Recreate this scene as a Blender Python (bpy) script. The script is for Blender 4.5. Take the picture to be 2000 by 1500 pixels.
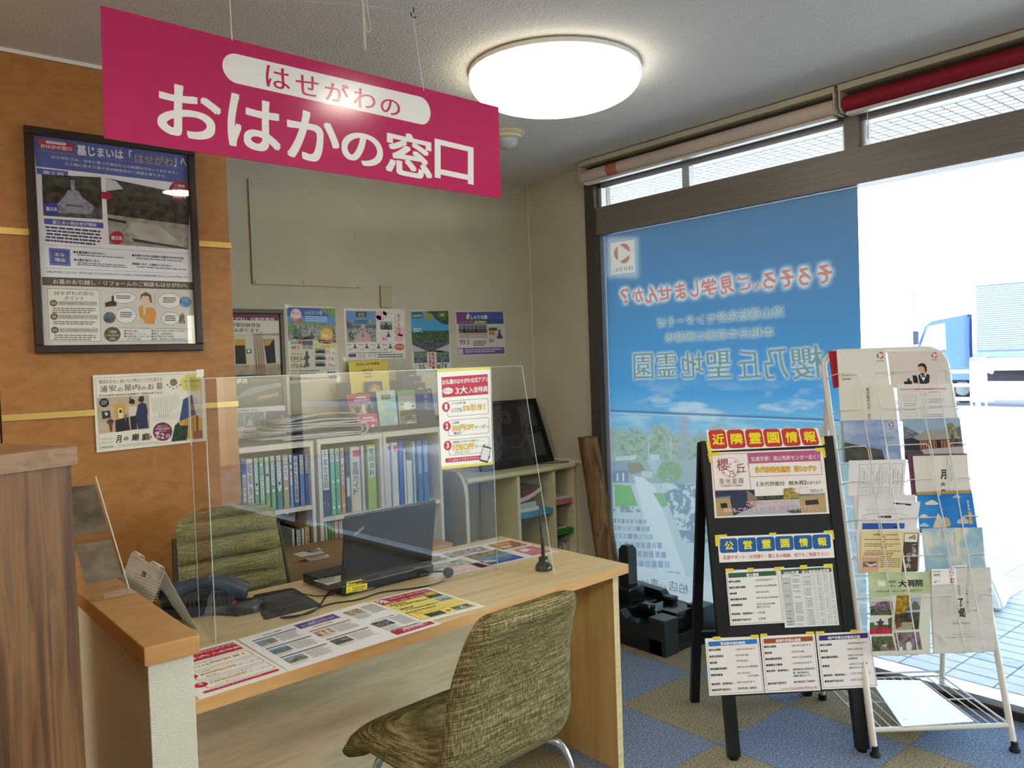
import bpy, bmesh, math, random
from mathutils import Vector, Matrix, noise as mnoise
random.seed(7)
for o in list(bpy.data.objects): bpy.data.objects.remove(o)
SC = bpy.context.scene
COL = SC.collection
# ------------------------------------------------------------------ camera
CAM_YAW, CAM_PITCH, CAM_ROLL, CAM_F = 0.697590760, -0.0282023758, -0.0348928745, 1574.88516
EYE = Vector((0, 0, 1.43))
_f = Vector((math.sin(CAM_YAW)*math.cos(CAM_PITCH), math.cos(CAM_YAW)*math.cos(CAM_PITCH), math.sin(CAM_PITCH)))
_r = Vector((math.cos(CAM_YAW), -math.sin(CAM_YAW), 0)); _u = _r.cross(_f)
_c, _s = math.cos(CAM_ROLL), math.sin(CAM_ROLL)
CR, CU, CF = _c*_r + _s*_u, -_s*_r + _c*_u, _f
cam = bpy.data.cameras.new('camera'); cam.sensor_width = 36; cam.lens = CAM_F/2000*36; cam.clip_start = 0.02; cam.clip_end = 300
camo = bpy.data.objects.new('camera', cam); COL.objects.link(camo)
camo.matrix_world = Matrix(((CR.x, CU.x, -CF.x, EYE.x), (CR.y, CU.y, -CF.y, EYE.y), (CR.z, CU.z, -CF.z, EYE.z), (0, 0, 0, 1)))
SC.camera = camo
# ------------------------------------------------------------------ world, sun, exposure
SC.view_settings.view_transform = 'Standard'; SC.view_settings.look = 'None'
SC.view_settings.gamma = 1.0; SC.view_settings.use_curve_mapping = False
SC.view_settings.exposure = 0.12
SC.cycles.max_bounces = 10; SC.cycles.diffuse_bounces = 5; SC.cycles.glossy_bounces = 5
SC.cycles.transmission_bounces = 8; SC.cycles.transparent_max_bounces = 24
SC.cycles.sample_clamp_indirect = 8.0; SC.cycles.use_denoising = True
SC.cycles.caustics_reflective = False; SC.cycles.caustics_refractive = False
W = bpy.data.worlds.new('sky'); SC.world = W; W.use_nodes = True
nt = W.node_tree; nt.nodes.clear()
sky = nt.nodes.new('ShaderNodeTexSky'); sky.sky_type = 'NISHITA'; sky.sun_disc = False
sky.sun_elevation = math.radians(44); sky.sun_rotation = math.radians(205); sky.air_density = 1.0; sky.dust_density = 1.5
bg = nt.nodes.new('ShaderNodeBackground'); wo = nt.nodes.new('ShaderNodeOutputWorld')
SKY_STRENGTH = 1.9; SUN_STRENGTH = 17.0; LAMP = 5.5; LAMP2 = 36.0
bg.inputs[1].default_value = SKY_STRENGTH
nt.links.new(sky.outputs[0], bg.inputs[0]); nt.links.new(bg.outputs[0], wo.inputs[0])
sun = bpy.data.lights.new('sun', 'SUN'); sun.energy = SUN_STRENGTH; sun.angle = 0.009; sun.color = (1, .95, .87)
suno = bpy.data.objects.new('sun', sun); COL.objects.link(suno)
_to = Vector((-0.42, -0.90, 0.96)).normalized(); suno.rotation_euler = _to.to_track_quat('Z', 'Y').to_euler()
# ------------------------------------------------------------------ measuring helpers (pixel of the 2000x1500 photo -> point on a plane of the room)
def ray(x, y): return (x-1000)/CAM_F*CR - (y-750)/CAM_F*CU + CF
def hit(x, y, p, n):
    d = ray(x, y); t = (Vector(p)-EYE).dot(n)/d.dot(n); return EYE + t*d
def zp(x, y, z): return hit(x, y, (0, 0, z), Vector((0, 0, 1)))
def xp(x, y, v): return hit(x, y, (v, 0, 0), Vector((1, 0, 0)))
def yp(x, y, v): return hit(x, y, (0, v, 0), Vector((0, 1, 0)))
def Zm(ox, oy, s): return lambda u, v: (ox+u/s, oy+v/s)
# ------------------------------------------------------------------ materials
def lin(c):
    if isinstance(c, str):
        c = c.lstrip('#'); c = [int(c[i:i+2], 16)/255 for i in (0, 2, 4)]
        return tuple((v/12.92 if v <= .04045 else ((v+.055)/1.055)**2.4) for v in c)
    return tuple(c)
MC = {}
def newmat(name):
    m = bpy.data.materials.new(name); m.use_nodes = True
    return m, m.node_tree.nodes, m.node_tree.links, m.node_tree.nodes['Principled BSDF']
def setp(b, col=None, rough=.5, spec=.5, metal=0.0):
    if col is not None: b.inputs['Base Color'].default_value = (*lin(col), 1)
    b.inputs['Roughness'].default_value = rough; b.inputs['Metallic'].default_value = metal
    b.inputs['Specular IOR Level'].default_value = spec
def M(col, rough=.55, spec=.4, metal=0.0, coat=0.0):
    k = ('p', str(col), rough, spec, metal, coat)
    if k not in MC:
        m, n, l, b = newmat('plain'); setp(b, col, rough, spec, metal)
        if coat: b.inputs['Coat Weight'].default_value = coat; b.inputs['Coat Roughness'].default_value = .06
        MC[k] = m
    return MC[k]
def noisemat(name, cols, scale=20, detail=6, stretch=(1, 1, 1), rough=.6, spec=.3, bump=0.0, bscale=None, dist=0.0, lo=.3, hi=.7, coat=0.0, rot=(0, 0, 0)):
    k = ('n', name, str(cols), scale, stretch)
    if k in MC: return MC[k]
    m, n, l, b = newmat(name); setp(b, None, rough, spec)
    tc = n.new('ShaderNodeTexCoord'); mp = n.new('ShaderNodeMapping'); mp.inputs['Scale'].default_value = stretch; mp.inputs['Rotation'].default_value = rot
    nz = n.new('ShaderNodeTexNoise'); nz.inputs['Scale'].default_value = scale; nz.inputs['Detail'].default_value = detail; nz.inputs['Distortion'].default_value = dist
    cr = n.new('ShaderNodeValToRGB'); e = cr.color_ramp.elements
    while len(e) < len(cols): e.new(.5)
    for i, c in enumerate(cols):
        e[i].position = lo+(hi-lo)*i/max(1, len(cols)-1); e[i].color = (*lin(c), 1)
    l.new(tc.outputs['Object'], mp.inputs[0]); l.new(mp.outputs[0], nz.inputs['Vector']); l.new(nz.outputs[0], cr.inputs[0]); l.new(cr.outputs[0], b.inputs['Base Color'])
    if coat: b.inputs['Coat Weight'].default_value = coat; b.inputs['Coat Roughness'].default_value = .08
    if bump:
        bp = n.new('ShaderNodeBump'); bp.inputs['Strength'].default_value = bump; bp.inputs['Distance'].default_value = .004
        if bscale:
            n2 = n.new('ShaderNodeTexNoise'); n2.inputs['Scale'].default_value = bscale; n2.inputs['Detail'].default_value = 3
            l.new(mp.outputs[0], n2.inputs['Vector']); l.new(n2.outputs[0], bp.inputs['Height'])
        else: l.new(nz.outputs[0], bp.inputs['Height'])
        l.new(bp.outputs[0], b.inputs['Normal'])
    MC[k] = m; return m
def mot(c1, c2, scale=60, c3=None): return noisemat('print_tone', [c1, c2] + ([c3] if c3 else []), scale=scale, detail=5, rough=.35, lo=.38, hi=.62)
def fabric(name, c1, c2, c3):
    m, n, l, b = newmat(name); setp(b, None, .9, .15)
    tc = n.new('ShaderNodeTexCoord')
    outs = []
    for st in ((420, 420, 14), (14, 14, 420)):
        mp = n.new('ShaderNodeMapping'); mp.inputs['Scale'].default_value = st
        nz = n.new('ShaderNodeTexNoise'); nz.inputs['Scale'].default_value = 1.0; nz.inputs['Detail'].default_value = 3; nz.inputs['Roughness'].default_value = .6
        l.new(tc.outputs['Object'], mp.inputs[0]); l.new(mp.outputs[0], nz.inputs['Vector']); outs.append(nz.outputs[0])
    mx = n.new('ShaderNodeMath'); mx.operation = 'ADD'; l.new(outs[0], mx.inputs[0]); l.new(outs[1], mx.inputs[1])
    hf = n.new('ShaderNodeMath'); hf.operation = 'MULTIPLY'; hf.inputs[1].default_value = .5; l.new(mx.outputs[0], hf.inputs[0])
    cr = n.new('ShaderNodeValToRGB'); e = cr.color_ramp.elements; e.new(.5)
    for i, (p, c) in enumerate(((.38, c1), (.5, c2), (.64, c3))): e[i].position = p; e[i].color = (*lin(c), 1)
    l.new(hf.outputs[0], cr.inputs[0]); l.new(cr.outputs[0], b.inputs['Base Color'])
    bp = n.new('ShaderNodeBump'); bp.inputs['Strength'].default_value = .5; bp.inputs['Distance'].default_value = .002
    l.new(hf.outputs[0], bp.inputs['Height']); l.new(bp.outputs[0], b.inputs['Normal'])
    return m
def glassmat(name, tint=(1, 1, 1), ior=1.6):
    """thin clear sheet: see-through, with a mirror reflection by Fresnel on the face turned to the viewer"""
    m, n, l, b = newmat(name); n.remove(b); out = n['Material Output']
    tr = n.new('ShaderNodeBsdfTransparent'); tr.inputs[0].default_value = (*tint, 1)
    gl = n.new('ShaderNodeBsdfGlossy'); gl.inputs['Roughness'].default_value = 0.0
    fr = n.new('ShaderNodeFresnel'); fr.inputs[0].default_value = ior; ge = n.new('ShaderNodeNewGeometry')
    sb = n.new('ShaderNodeMath'); sb.operation = 'SUBTRACT'; sb.inputs[0].default_value = 1; l.new(ge.outputs['Backfacing'], sb.inputs[1])
    mu = n.new('ShaderNodeMath'); mu.operation = 'MULTIPLY'; l.new(fr.outputs[0], mu.inputs[0]); l.new(sb.outputs[0], mu.inputs[1])
    mx = n.new('ShaderNodeMixShader'); l.new(mu.outputs[0], mx.inputs[0]); l.new(tr.outputs[0], mx.inputs[1]); l.new(gl.outputs[0], mx.inputs[2]); l.new(mx.outputs[0], out.inputs[0])
    return m
def emat(name, col, s):
    m, n, l, b = newmat(name); setp(b, (.8, .8, .78), .4); b.inputs['Emission Color'].default_value = (*lin(col), 1); b.inputs['Emission Strength'].default_value = s
    return m
# ------------------------------------------------------------------ objects
WM = {}
def link(o, parent=None, mat=None):
    COL.objects.link(o); mat = mat or Matrix.Identity(4)
    o.matrix_basis = mat; WM[o.name] = mat
    if parent is not None:
        o.parent = parent; o.matrix_parent_inverse = WM[parent.name].inverted()
    return o
def tag(o, label=None, cat=None, group=None, kind=None):
    if label: o['label'] = label
    if cat: o['category'] = cat
    if group: o['group'] = group
    if kind: o['kind'] = kind
    return o
def thing(name, label, cat, loc=(0, 0, 0), group=None, rz=0.0):
    o = bpy.data.objects.new(name, None); o.empty_display_size = .05
    link(o, None, Matrix.Translation(loc) @ Matrix.Rotation(rz, 4, 'Z')); return tag(o, label, cat, group)
class B:
    """collects shapes into one mesh"""
    def __init__(s): s.v = []; s.f = []; s.mi = []; s.mats = []; s.sm = []
    def mid(s, m):
        if m not in s.mats: s.mats.append(m)
        return s.mats.index(m)
    def add(s, vs, fs, m=None, smooth=False):
        b = len(s.v); s.v += [tuple(v) for v in vs]; i = s.mid(m) if m is not None else 0
        for f in fs: s.f.append([b+k for k in f]); s.mi.append(i); s.sm.append(smooth)
        return s
    def box(s, x0, x1, y0, y1, z0, z1, m=None, mat=None, bev=0.0):
        if bev > 0:
            bm = bmesh.new(); bmesh.ops.create_cube(bm, size=1)
            for v in bm.verts: v.co = Vector(((x0+x1)/2+v.co.x*(x1-x0), (y0+y1)/2+v.co.y*(y1-y0), (z0+z1)/2+v.co.z*(z1-z0)))
            bmesh.ops.bevel(bm, geom=bm.edges[:], offset=bev, segments=2, affect='EDGES', profile=.6)
            bm.verts.index_update(); vs = [v.co.copy() for v in bm.verts]; fs = [[v.index for v in f.verts] for f in bm.faces]; bm.free()
        else:
            vs = [Vector((x, y, z)) for z in (z0, z1) for x, y in ((x0, y0), (x1, y0), (x1, y1), (x0, y1))]
            fs = [[3, 2, 1, 0], [4, 5, 6, 7], [0, 1, 5, 4], [1, 2, 6, 5], [2, 3, 7, 6], [3, 0, 4, 7]]
        if mat is not None: vs = [mat @ v for v in vs]
        return s.add(vs, fs, m)
    def prism(s, bot, top, m=None, smooth=False):
        n = len(bot); fs = [list(range(n))[::-1], list(range(n, 2*n))] + [[i, (i+1) % n, n+(i+1) % n, n+i] for i in range(n)]
        return s.add(list(bot)+list(top), fs, m, smooth)
    def tube(s, pts, r, m=None, seg=8, closed=False, cap=True):
        pts = [Vector(p) for p in pts]; n = len(pts); rs = r if isinstance(r, (list, tuple)) else [r]*n
        vs = []; prev = None
        for i, p in enumerate(pts):
            a = pts[(i-1) % n] if (i or closed) else p; c = pts[(i+1) % n] if (i < n-1 or closed) else p
            t = (c-a).normalized() if (c-a).length > 1e-9 else Vector((0, 0, 1))
            if prev is None: prev = t.orthogonal().normalized()
            u = (prev-t*prev.dot(t)); u = u.normalized() if u.length > 1e-6 else t.orthogonal().normalized(); prev = u; w = t.cross(u)
            for k in range(seg):
                an = 2*math.pi*k/seg; vs.append(p+(u*math.cos(an)+w*math.sin(an))*rs[i])
        fs = []
        for i in range(n if closed else n-1):
            j = (i+1) % n
            for k in range(seg): fs.append([i*seg+k, i*seg+(k+1) % seg, j*seg+(k+1) % seg, j*seg+k])
        if cap and not closed: fs += [list(range(seg))[::-1], [(n-1)*seg+k for k in range(seg)]]
        return s.add(vs, fs, m, True)
    def lathe(s, c, prof, m=None, seg=24, axis='z'):
        c = Vector(c); vs = []
        for r, h in prof:
            for k in range(seg):
                a = 2*math.pi*k/seg; p = (r*math.cos(a), r*math.sin(a), h)
                if axis == 'y': p = (p[0], p[2], p[1])
                if axis == 'x': p = (p[2], p[0], p[1])
                vs.append(c+Vector(p))
        n = len(prof); fs = [[i*seg+k, i*seg+(k+1) % seg, (i+1)*seg+(k+1) % seg, (i+1)*seg+k] for i in range(n-1) for k in range(seg)]
        fs += [list(range(seg))[::-1], [(n-1)*seg+k for k in range(seg)]]
        return s.add(vs, fs, m, True)
    def obj(s, name, m=None, parent=None, mat=None, sharp=True):
        me = bpy.data.meshes.new(name); me.from_pydata(s.v, [], s.f)
        mats = s.mats if s.mats and s.mats != [None] else [m]
        for k in mats: me.materials.append(k or m)
        me.polygons.foreach_set('material_index', s.mi); me.polygons.foreach_set('use_smooth', s.sm)
        bm = bmesh.new(); bm.from_mesh(me); bmesh.ops.recalc_face_normals(bm, faces=bm.faces[:]); bm.to_mesh(me); bm.free()
        if any(s.sm): 
            try: me.set_sharp_from_angle(angle=math.radians(40))
            except Exception: pass
        me.update()
        return link(bpy.data.objects.new(name, me), parent, mat)
def box(name, m, x0, x1, y0, y1, z0, z1, parent=None, bev=0.0, mat=None): return B().box(x0, x1, y0, y1, z0, z1, bev=bev, mat=mat).obj(name, m, parent)
def tube(name, m, pts, r, parent=None, seg=8): return B().tube(pts, r, seg=seg).obj(name, m, parent)
def struct(o): o['kind'] = 'structure'; return o
def bez(pts, n=10):
    """smooth polyline through points"""
    P = [Vector(p) for p in pts]; out = []
    for i in range(len(P)-1):
        p0, p1, p2, p3 = P[max(i-1, 0)], P[i], P[i+1], P[min(i+2, len(P)-1)]
        for k in range(n):
            t = k/n; out.append(.5*((2*p1)+(-p0+p2)*t+(2*p0-5*p1+4*p2-p3)*t*t+(-p0+3*p1-3*p2+p3)*t**3))
    out.append(P[-1]); return out
# ------------------------------------------------------------------ printed sheets
_fc = bpy.data.curves.new('lettering', 'FONT'); _fo = bpy.data.objects.new('lettering', _fc); COL.objects.link(_fo)
TC = {}
def glyphs(t, bold=0, res=2):
    """flat triangles of a line of lettering, scaled to the unit box; bold repeats the strokes with small shifts"""
    k = (t, bold, res)
    if k not in TC:
        _fc.resolution_u = res; _fc.body = t; bpy.context.view_layer.update()
        me = _fo.to_mesh(); vs = [(v.co.x, v.co.y) for v in me.vertices]; fs = [list(p.vertices) for p in me.polygons]; _fo.to_mesh_clear()
        if not vs: vs = [(0, 0), (1, 0), (1, 1)]; fs = []
        n1 = len(vs)
        if bold >= .007:
            n0 = len(vs); v0, f0 = vs, fs; sh = [(1, 0), (-1, 0)] if bold < .018 else [(1, 1), (-1, 1), (1, -1), (-1, -1)] if bold < .04 else [(1, 0), (-1, 0), (0, 1), (0, -1), (.7, .7), (-.7, .7), (.7, -.7), (-.7, -.7)]
            vs = []; fs = []
            for i, (a, c) in enumerate(sh): vs += [(x+a*bold, y+c*bold) for x, y in v0]; fs += [[j+i*n0 for j in q] for q in f0]
        x0 = min(v[0] for v in vs); x1 = max(v[0] for v in vs); y0 = min(v[1] for v in vs); y1 = max(v[1] for v in vs)
        TC[k] = ([((x-x0)/(x1-x0 or 1), (y1-y)/(y1-y0 or 1), i//n1*3e-5) for i, (x, y) in enumerate(vs)], fs)
    return TC[k]
class Sheet:
    """flat printed sheet lying on a plane; everything on it is measured in photo pixels on that plane"""
    def __init__(s, quad, p, n, up=None, lift=0.0, frame=None, dz=.00014):
        s.n = Vector(n).normalized(); s.p = Vector(p)+s.n*lift
        if s.n.dot(EYE-s.p) < 0: s.n = -s.n; s.p = Vector(p)+s.n*lift
        q = [hit(x, y, s.p, s.n) for x, y in quad]; s.q3 = q
        ex = (q[1]-q[0]); ex = (ex-s.n*ex.dot(s.n)).normalized(); ey = s.n.cross(ex)
        s.M = Matrix(((ex.x, ey.x, s.n.x, q[0].x), (ex.y, ey.y, s.n.y, q[0].y), (ex.z, ey.z, s.n.z, q[0].z), (0, 0, 0, 1)))
        s.Mi = s.M.inverted(); s.b = B(); s.dz = dz; s.quad = quad
        s.c = [s.L(*k) for k in quad]; s.t = .0004; s.F = M
    def L(s, x, y):
        v = s.Mi @ hit(x, y, s.p, s.n); return Vector((v.x, v.y))
    def uv(s, u, v):
        a, b_, c, d = s.c; return (a*(1-u)+b_*u)*(1-v)+(d*(1-u)+c*u)*v
    def z(s, l): return s.t+s.dz*l
    def mt(s, c): return c if not isinstance(c, (str, tuple)) else s.F(c)
    def P(s, pts, col, l=1, loc=False):
        pts = [p if loc else s.L(*p) for p in pts]; s.b.add([(p[0], p[1], s.z(l)) for p in pts], [list(range(len(pts)))], s.mt(col)); return s
    def R(s, x0, y0, x1, y1, col, l=1, sl=0.0, ln=0.0):
        """rectangle, sl = rise of the right end in px, ln = shift of the bottom edge to the right"""
        return s.P([(x0, y0), (x1, y0+sl), (x1+ln, y1+sl), (x0+ln, y1)], col, l)
    def UV(s, u0, v0, u1, v1, col, l=1): return s.P([s.uv(u0, v0), s.uv(u1, v0), s.uv(u1, v1), s.uv(u0, v1)], col, l, True)
    def RR(s, pts, col, l=1, r=.25, n=5):
        """rounded rectangle from 4 px corners (TL TR BR BL); r as a part of the short side"""
        a, b_, c, d = [s.L(*p) for p in pts]; w = (b_-a).length; h = (d-a).length; rad = r*min(w, h); out = []
        for (u, v, a0) in ((0, 0, 180), (1, 0, 90), (1, 1, 0), (0, 1, -90)):
            cu = rad/w if u == 0 else 1-rad/w; cv = rad/h if v == 0 else 1-rad/h
            for k in range(n+1):
                an = math.radians(a0-90*k/n); uu = cu+rad/w*math.cos(an); vv = cv-rad/h*math.sin(an)
                out.append((a*(1-uu)+b_*uu)*(1-vv)+(d*(1-uu)+c*uu)*vv)
        return s.P(out, col, l, True)
    def ring(s, pts, col, w=1.2, l=1):
        """outline along px points"""
        q = [s.L(*p) for p in pts]; n = len(q); wl = w*(s.L(pts[0][0]+1, pts[0][1])-q[0]).length
        for i in range(n): s.line(q[i], q[(i+1) % n], wl, col, l)
        return s
    def line(s, a, b_, w, col, l=1):
        d = (b_-a); d = d.normalized()*(w/2) if d.length else Vector((w/2, 0)); p = Vector((-d.y, d.x))
        return s.P([a-d+p, b_+d+p, b_+d-p, a-d-p], col, l, True)
    def ln(s, x0, y0, x1, y1, col, w=1.0, l=1):
        a, b_ = s.L(x0, y0), s.L(x1, y1); sc = (b_-a).length/max(1e-6, math.hypot(x1-x0, y1-y0)); return s.line(a, b_, w*sc, col, l)
    def C(s, x, y, rx, ry, col, l=1, n=24):
        c = s.L(x, y); ax = s.L(x+rx, y)-c; ay = s.L(x, y+ry)-c
        return s.P([c+ax*math.cos(2*math.pi*k/n)+ay*math.sin(2*math.pi*k/n) for k in range(n)], col, l, True)
    def T(s, t, x0, y0, x1, y1, h, col='#111111', bold=0.0, l=5, skew=0.0, res=2):
        a, b_ = s.L(x0, y0), s.L(x1, y1); d = b_-a; pe = Vector((-d.y, d.x)).normalized()
        dn = s.L(x0, y0+h)-a
        if dn.dot(pe) < 0: pe = -pe
        dv = pe*abs(dn.dot(pe)); vs, fs = glyphs(t, bold, res)
        s.b.add([(*(a+d*u+dv*v+d.normalized()*skew*(1-v)*dv.length), s.z(l)+e) for u, v, e in vs], fs, s.mt(col)); return s
    def TV(s, t, x0, y0, x1, y1, w, col='#111111', bold=0.0, l=5):
        """vertical text: centre line from (x0,y0) top to (x1,y1) bottom"""
        n = len(t)
        for i, ch in enumerate(t):
            if ch == ' ': continue
            f0, f1 = (i+.06)/n, (i+.94)/n; ya = y0+(y1-y0)*f0; yb = y0+(y1-y0)*f1; xa = x0+(x1-x0)*(f0+f1)/2
            s.T(ch, xa-w/2, ya, xa+w/2, ya, yb-ya, col, bold, l)
        return s
    def greek(s, x0, y0, x1, y1, dy, rows, h, col='#555555', l=4, gap=.12, lean=0.0):
        """lines too small to read: rows of short dashes"""
        for r in range(rows):
            t = random.uniform(0, .03); end = random.uniform(.75, 1.0) if r == rows-1 else random.uniform(.93, 1.0)
            while t < end:
                w = random.uniform(.03, .13); e = min(t+w, end)
                xa, xb = x0+(x1-x0)*t+lean*r, x0+(x1-x0)*e+lean*r; ya, yb = y0+(y1-y0)*t+dy*r, y0+(y1-y0)*e+dy*r
                s.P([(xa, ya), (xb, yb), (xb, yb+h), (xa, ya+h)], col, l); t = e+gap*w+.004
        return s
    def photo(s, q, bands, extra=(), l=2):
        """printed picture in the px quad q: bands (v0,v1,colour) and polygons in 0..1 picture coordinates"""
        a, b_, c, d = [s.L(*p) for p in q]; f = lambda u, v: (a*(1-u)+b_*u)*(1-v)+(d*(1-u)+c*u)*v
        for v0, v1, m in bands: s.P([f(0, v0), f(1, v0), f(1, v1), f(0, v1)], m, l, True)
        for i, (pts, m) in enumerate(extra): s.P([f(min(1, max(0, u)), min(1, max(0, v))) for u, v in pts], m, l+1+.2*i, True)
        return s
    def paper(s, name, col='#f4f2ea', parent=None, t=.0004, m=None, pts=None):
        s.t = t; c = [s.L(*p) for p in pts] if pts else s.c
        bb = B().prism([(p.x, p.y, 0) for p in c], [(p.x, p.y, t) for p in c])
        s.o = bb.obj(name, m or M(col, .5), parent, s.M); return s.o
    def done(s, name='print', parent=None):
        if s.b.v: return s.b.obj(name, None, parent or s.o, s.M)
    def strip(s, pts, name, m, parent=None, t=.0003, l=0):
        c = [s.L(*p) for p in pts]
        return B().prism([(p.x, p.y, s.z(l)) for p in c], [(p.x, p.y, s.z(l)+t) for p in c]).obj(name, m, parent or s.o, s.M)
def grey_stone(x, y, w, h):   # little gravestone silhouette in picture coordinates
    return [(x-w/2, y), (x-w/2, y-.3*h), (x-w*.3, y-.3*h), (x-w*.3, y-.55*h), (x-w*.16, y-.55*h), (x-w*.16, y-h), (x+w*.16, y-h), (x+w*.16, y-.55*h), (x+w*.3, y-.55*h), (x+w*.3, y-.3*h), (x+w/2, y-.3*h), (x+w/2, y)]
X_, Y_, Z_ = Vector((1, 0, 0)), Vector((0, 1, 0)), Vector((0, 0, 1))
TAPE = M('#e6d24a', .45); CLEAR = M('#f2efe2', .25)
# ================================================================== SETTING
ZC, XW, YB, YO = 2.55, 3.43, 3.87, 3.195
m_ceil = noisemat('ceiling_paper', ['#dedad0', '#e8e4da'], scale=220, detail=3, rough=.9, spec=.1, bump=.9, bscale=95)
m_wall = noisemat('wall_paper', ['#c3bba8', '#ccc5b3'], scale=4, detail=5, rough=.85, spec=.15, bump=.12, bscale=260)
m_tan, m_blue = None, None
def carpet(name, a, b_):
    return noisemat(name, [a, b_], scale=150, detail=7, rough=.95, spec=.05, bump=1.0, bscale=230, lo=.36, hi=.64)
m_tan = carpet('carpet_tan', '#75694f', '#b3a68a'); m_blue = carpet('carpet_blue', '#56647a', '#98a6b9')
m_burl = noisemat('burl_wood', ['#96622f', '#a9723b', '#b37e47'], scale=16, detail=10, stretch=(1, 1, 1.5), rough=.42, spec=.35, dist=.8, lo=.2, hi=.8, bump=.08, bscale=60)
m_gold = M('#d9b56a', .3, .5, .6)
m_steel = noisemat('frame_steel', ['#6b635a', '#7b7268'], scale=3, stretch=(60, 1, 60), rough=.4, spec=.5)
m_dark = M('#4a443c', .45); m_alu = M('#c9ced2', .35, .5, .5)
m_white = M('#e6e3da', .5)
# floor: concrete screed under carpet tiles laid as a chequerboard
fl = struct(box('floor', M('#6b6a66', .9), -4.2, 3.43, -4.2, 3.95, -.06, -.006))
S_ = .48; cx0, cy0 = 2.42-10*S_, 1.785-10*S_
tm = {}
for k, mm in ((0, m_tan), (1, m_blue)):
    o = B().box(.001, S_-.001, .001, S_-.001, -.006, 0, bev=.0015).obj('carpet_tile', mm, fl); tm[k] = o.data; bpy.data.objects.remove(o)
for i in range(-3, 13):
    for j in range(-2, 15):
        x, y = cx0+i*S_, cy0+j*S_
        if x > 3.42 or y > 3.9: continue
        if x+S_ > XW-.005 or y+S_ > 3.87:
            b_ = B().box(0, min(S_, XW-.006-x), 0, min(S_, 3.869-y), -.006, 0); o = b_.obj('carpet_tile', (m_tan, m_blue)[(i+j) % 2], fl, Matrix.Translation((x, y, 0)))
        else:
            o = bpy.data.objects.new('carpet_tile', tm[(i+j) % 2]); link(o, fl, Matrix.Translation((x, y, 0)))
struct(box('ceiling', m_ceil, -4.2, 3.6, -4.2, 4.0, ZC, ZC+.2))
struct(box('wall_back', m_wall, -4.2, 3.6, YB, YB+.14, 0, ZC))
struct(box('wall_left', M('#b9b2a2', .8), -4.2, -4.06, -4.2, YB, 0, ZC))
struct(box('wall_front', M('#b3ab9a', .8), -4.06, 3.43, -4.2, -4.06, 0, ZC))
wr = struct(box('wall_right', m_wall, XW, XW+.16, 3.31, YB, 0, ZC))
struct(B().box(XW-.012, XW, 3.31, YB, .80, .815).obj('trim_1', m_white))
struct(box('trim_2', M('#d8d2c2', .6), XW-.008, XW, YB-.008, YB, 0, ZC))
struct(box('trim_3', M('#cfc9b8', .6), 1.232, XW, YB-.012, YB, ZC-.012, ZC))
# orange burl panelling in front of the back wall
wp = struct(box('wall_inner', M('#6a4a2a', .7), -4.06, 1.222, YO+.02, YB, 0, ZC-.0))

for nm, z0, z1 in (('a', .02, 1.287), ('b', 1.309, 1.920), ('c', 1.942, ZC-.014)):
    for xa, xb in ((.424, 1.232), (-.60, .418), (-1.62, -.606), (-2.64, -1.626), (-4.0, -2.646)):
        box('wood_panel', m_burl, xa, xb, YO, YO+.02, z0, z1, wp, bev=.002)
for z in (1.298, 1.931):
    for xa, xb in ((.424, 1.236), (-4.0, .418)): box('gold_strip', m_gold, xa, xb, YO-.006, YO+.02, z-.011, z+.011, wp)
box('cove_strip', m_white, -4.0, 1.235, YO-.004, YO+.02, ZC-.013, ZC, wp)
# window wall ------------------------------------------------------
m_glass = glassmat('window_glass', (.97, .99, .98))
YN = -3.9
wf = struct(box('window_1', m_steel, XW-.05, XW+.05, YN, 3.31, 2.135, 2.29))
box('frame_jamb', m_dark, XW-.06, XW+.05, 3.235, 3.31, 0, ZC, wf)
box('frame_jamb', M('#8d9aa8', .4), XW-.02, XW+.03, 3.215, 3.235, .06, 2.135, wf)
box('frame_head', M('#8f8a80', .4), XW-.02, XW+.05, YN, 3.235, 2.43, ZC, wf)
box('frame_head', m_alu, XW-.005, XW+.03, YN, 3.235, 2.405, 2.43, wf)
for y in (1.714, .1, -1.6, -3.2): box('frame_mullion', m_steel, XW-.05, XW+.05, y-.03, y+.03, 2.29, 2.43, wf)
for a, b_ in ((3.235, 1.744), (1.684, .13)):
    box('transom_frame', m_alu, XW-.02, XW+.02, a-.022, a, 2.29, 2.405, wf); box('transom_frame', m_alu, XW-.02, XW+.02, b_, b_+.022, 2.29, 2.405, wf)
box('transom_frame', m_alu, XW-.01, XW+.03, 2.60, 2.645, 2.29, 2.405, wf)
for y in (-2.4,): box('frame_mullion', m_steel, XW-.04, XW+.04, y-.03, y+.03, .05, 2.135, wf)
box('sill_track', M('#b6bcc2', .35, .5, .4), XW-.045, XW+.06, YN, 3.235, .03, .055, wf)
box('sill_base', M('#2d2a28', .5), XW-.06, XW+.08, YN, 3.31, -.04, .03, wf)
box('pane', m_glass, XW+.004, XW+.012, YN, 3.225, .05, 2.14, wf)
box('pane', m_glass, XW+.004, XW+.012, YN, 3.225, 2.285, 2.41, wf)
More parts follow.
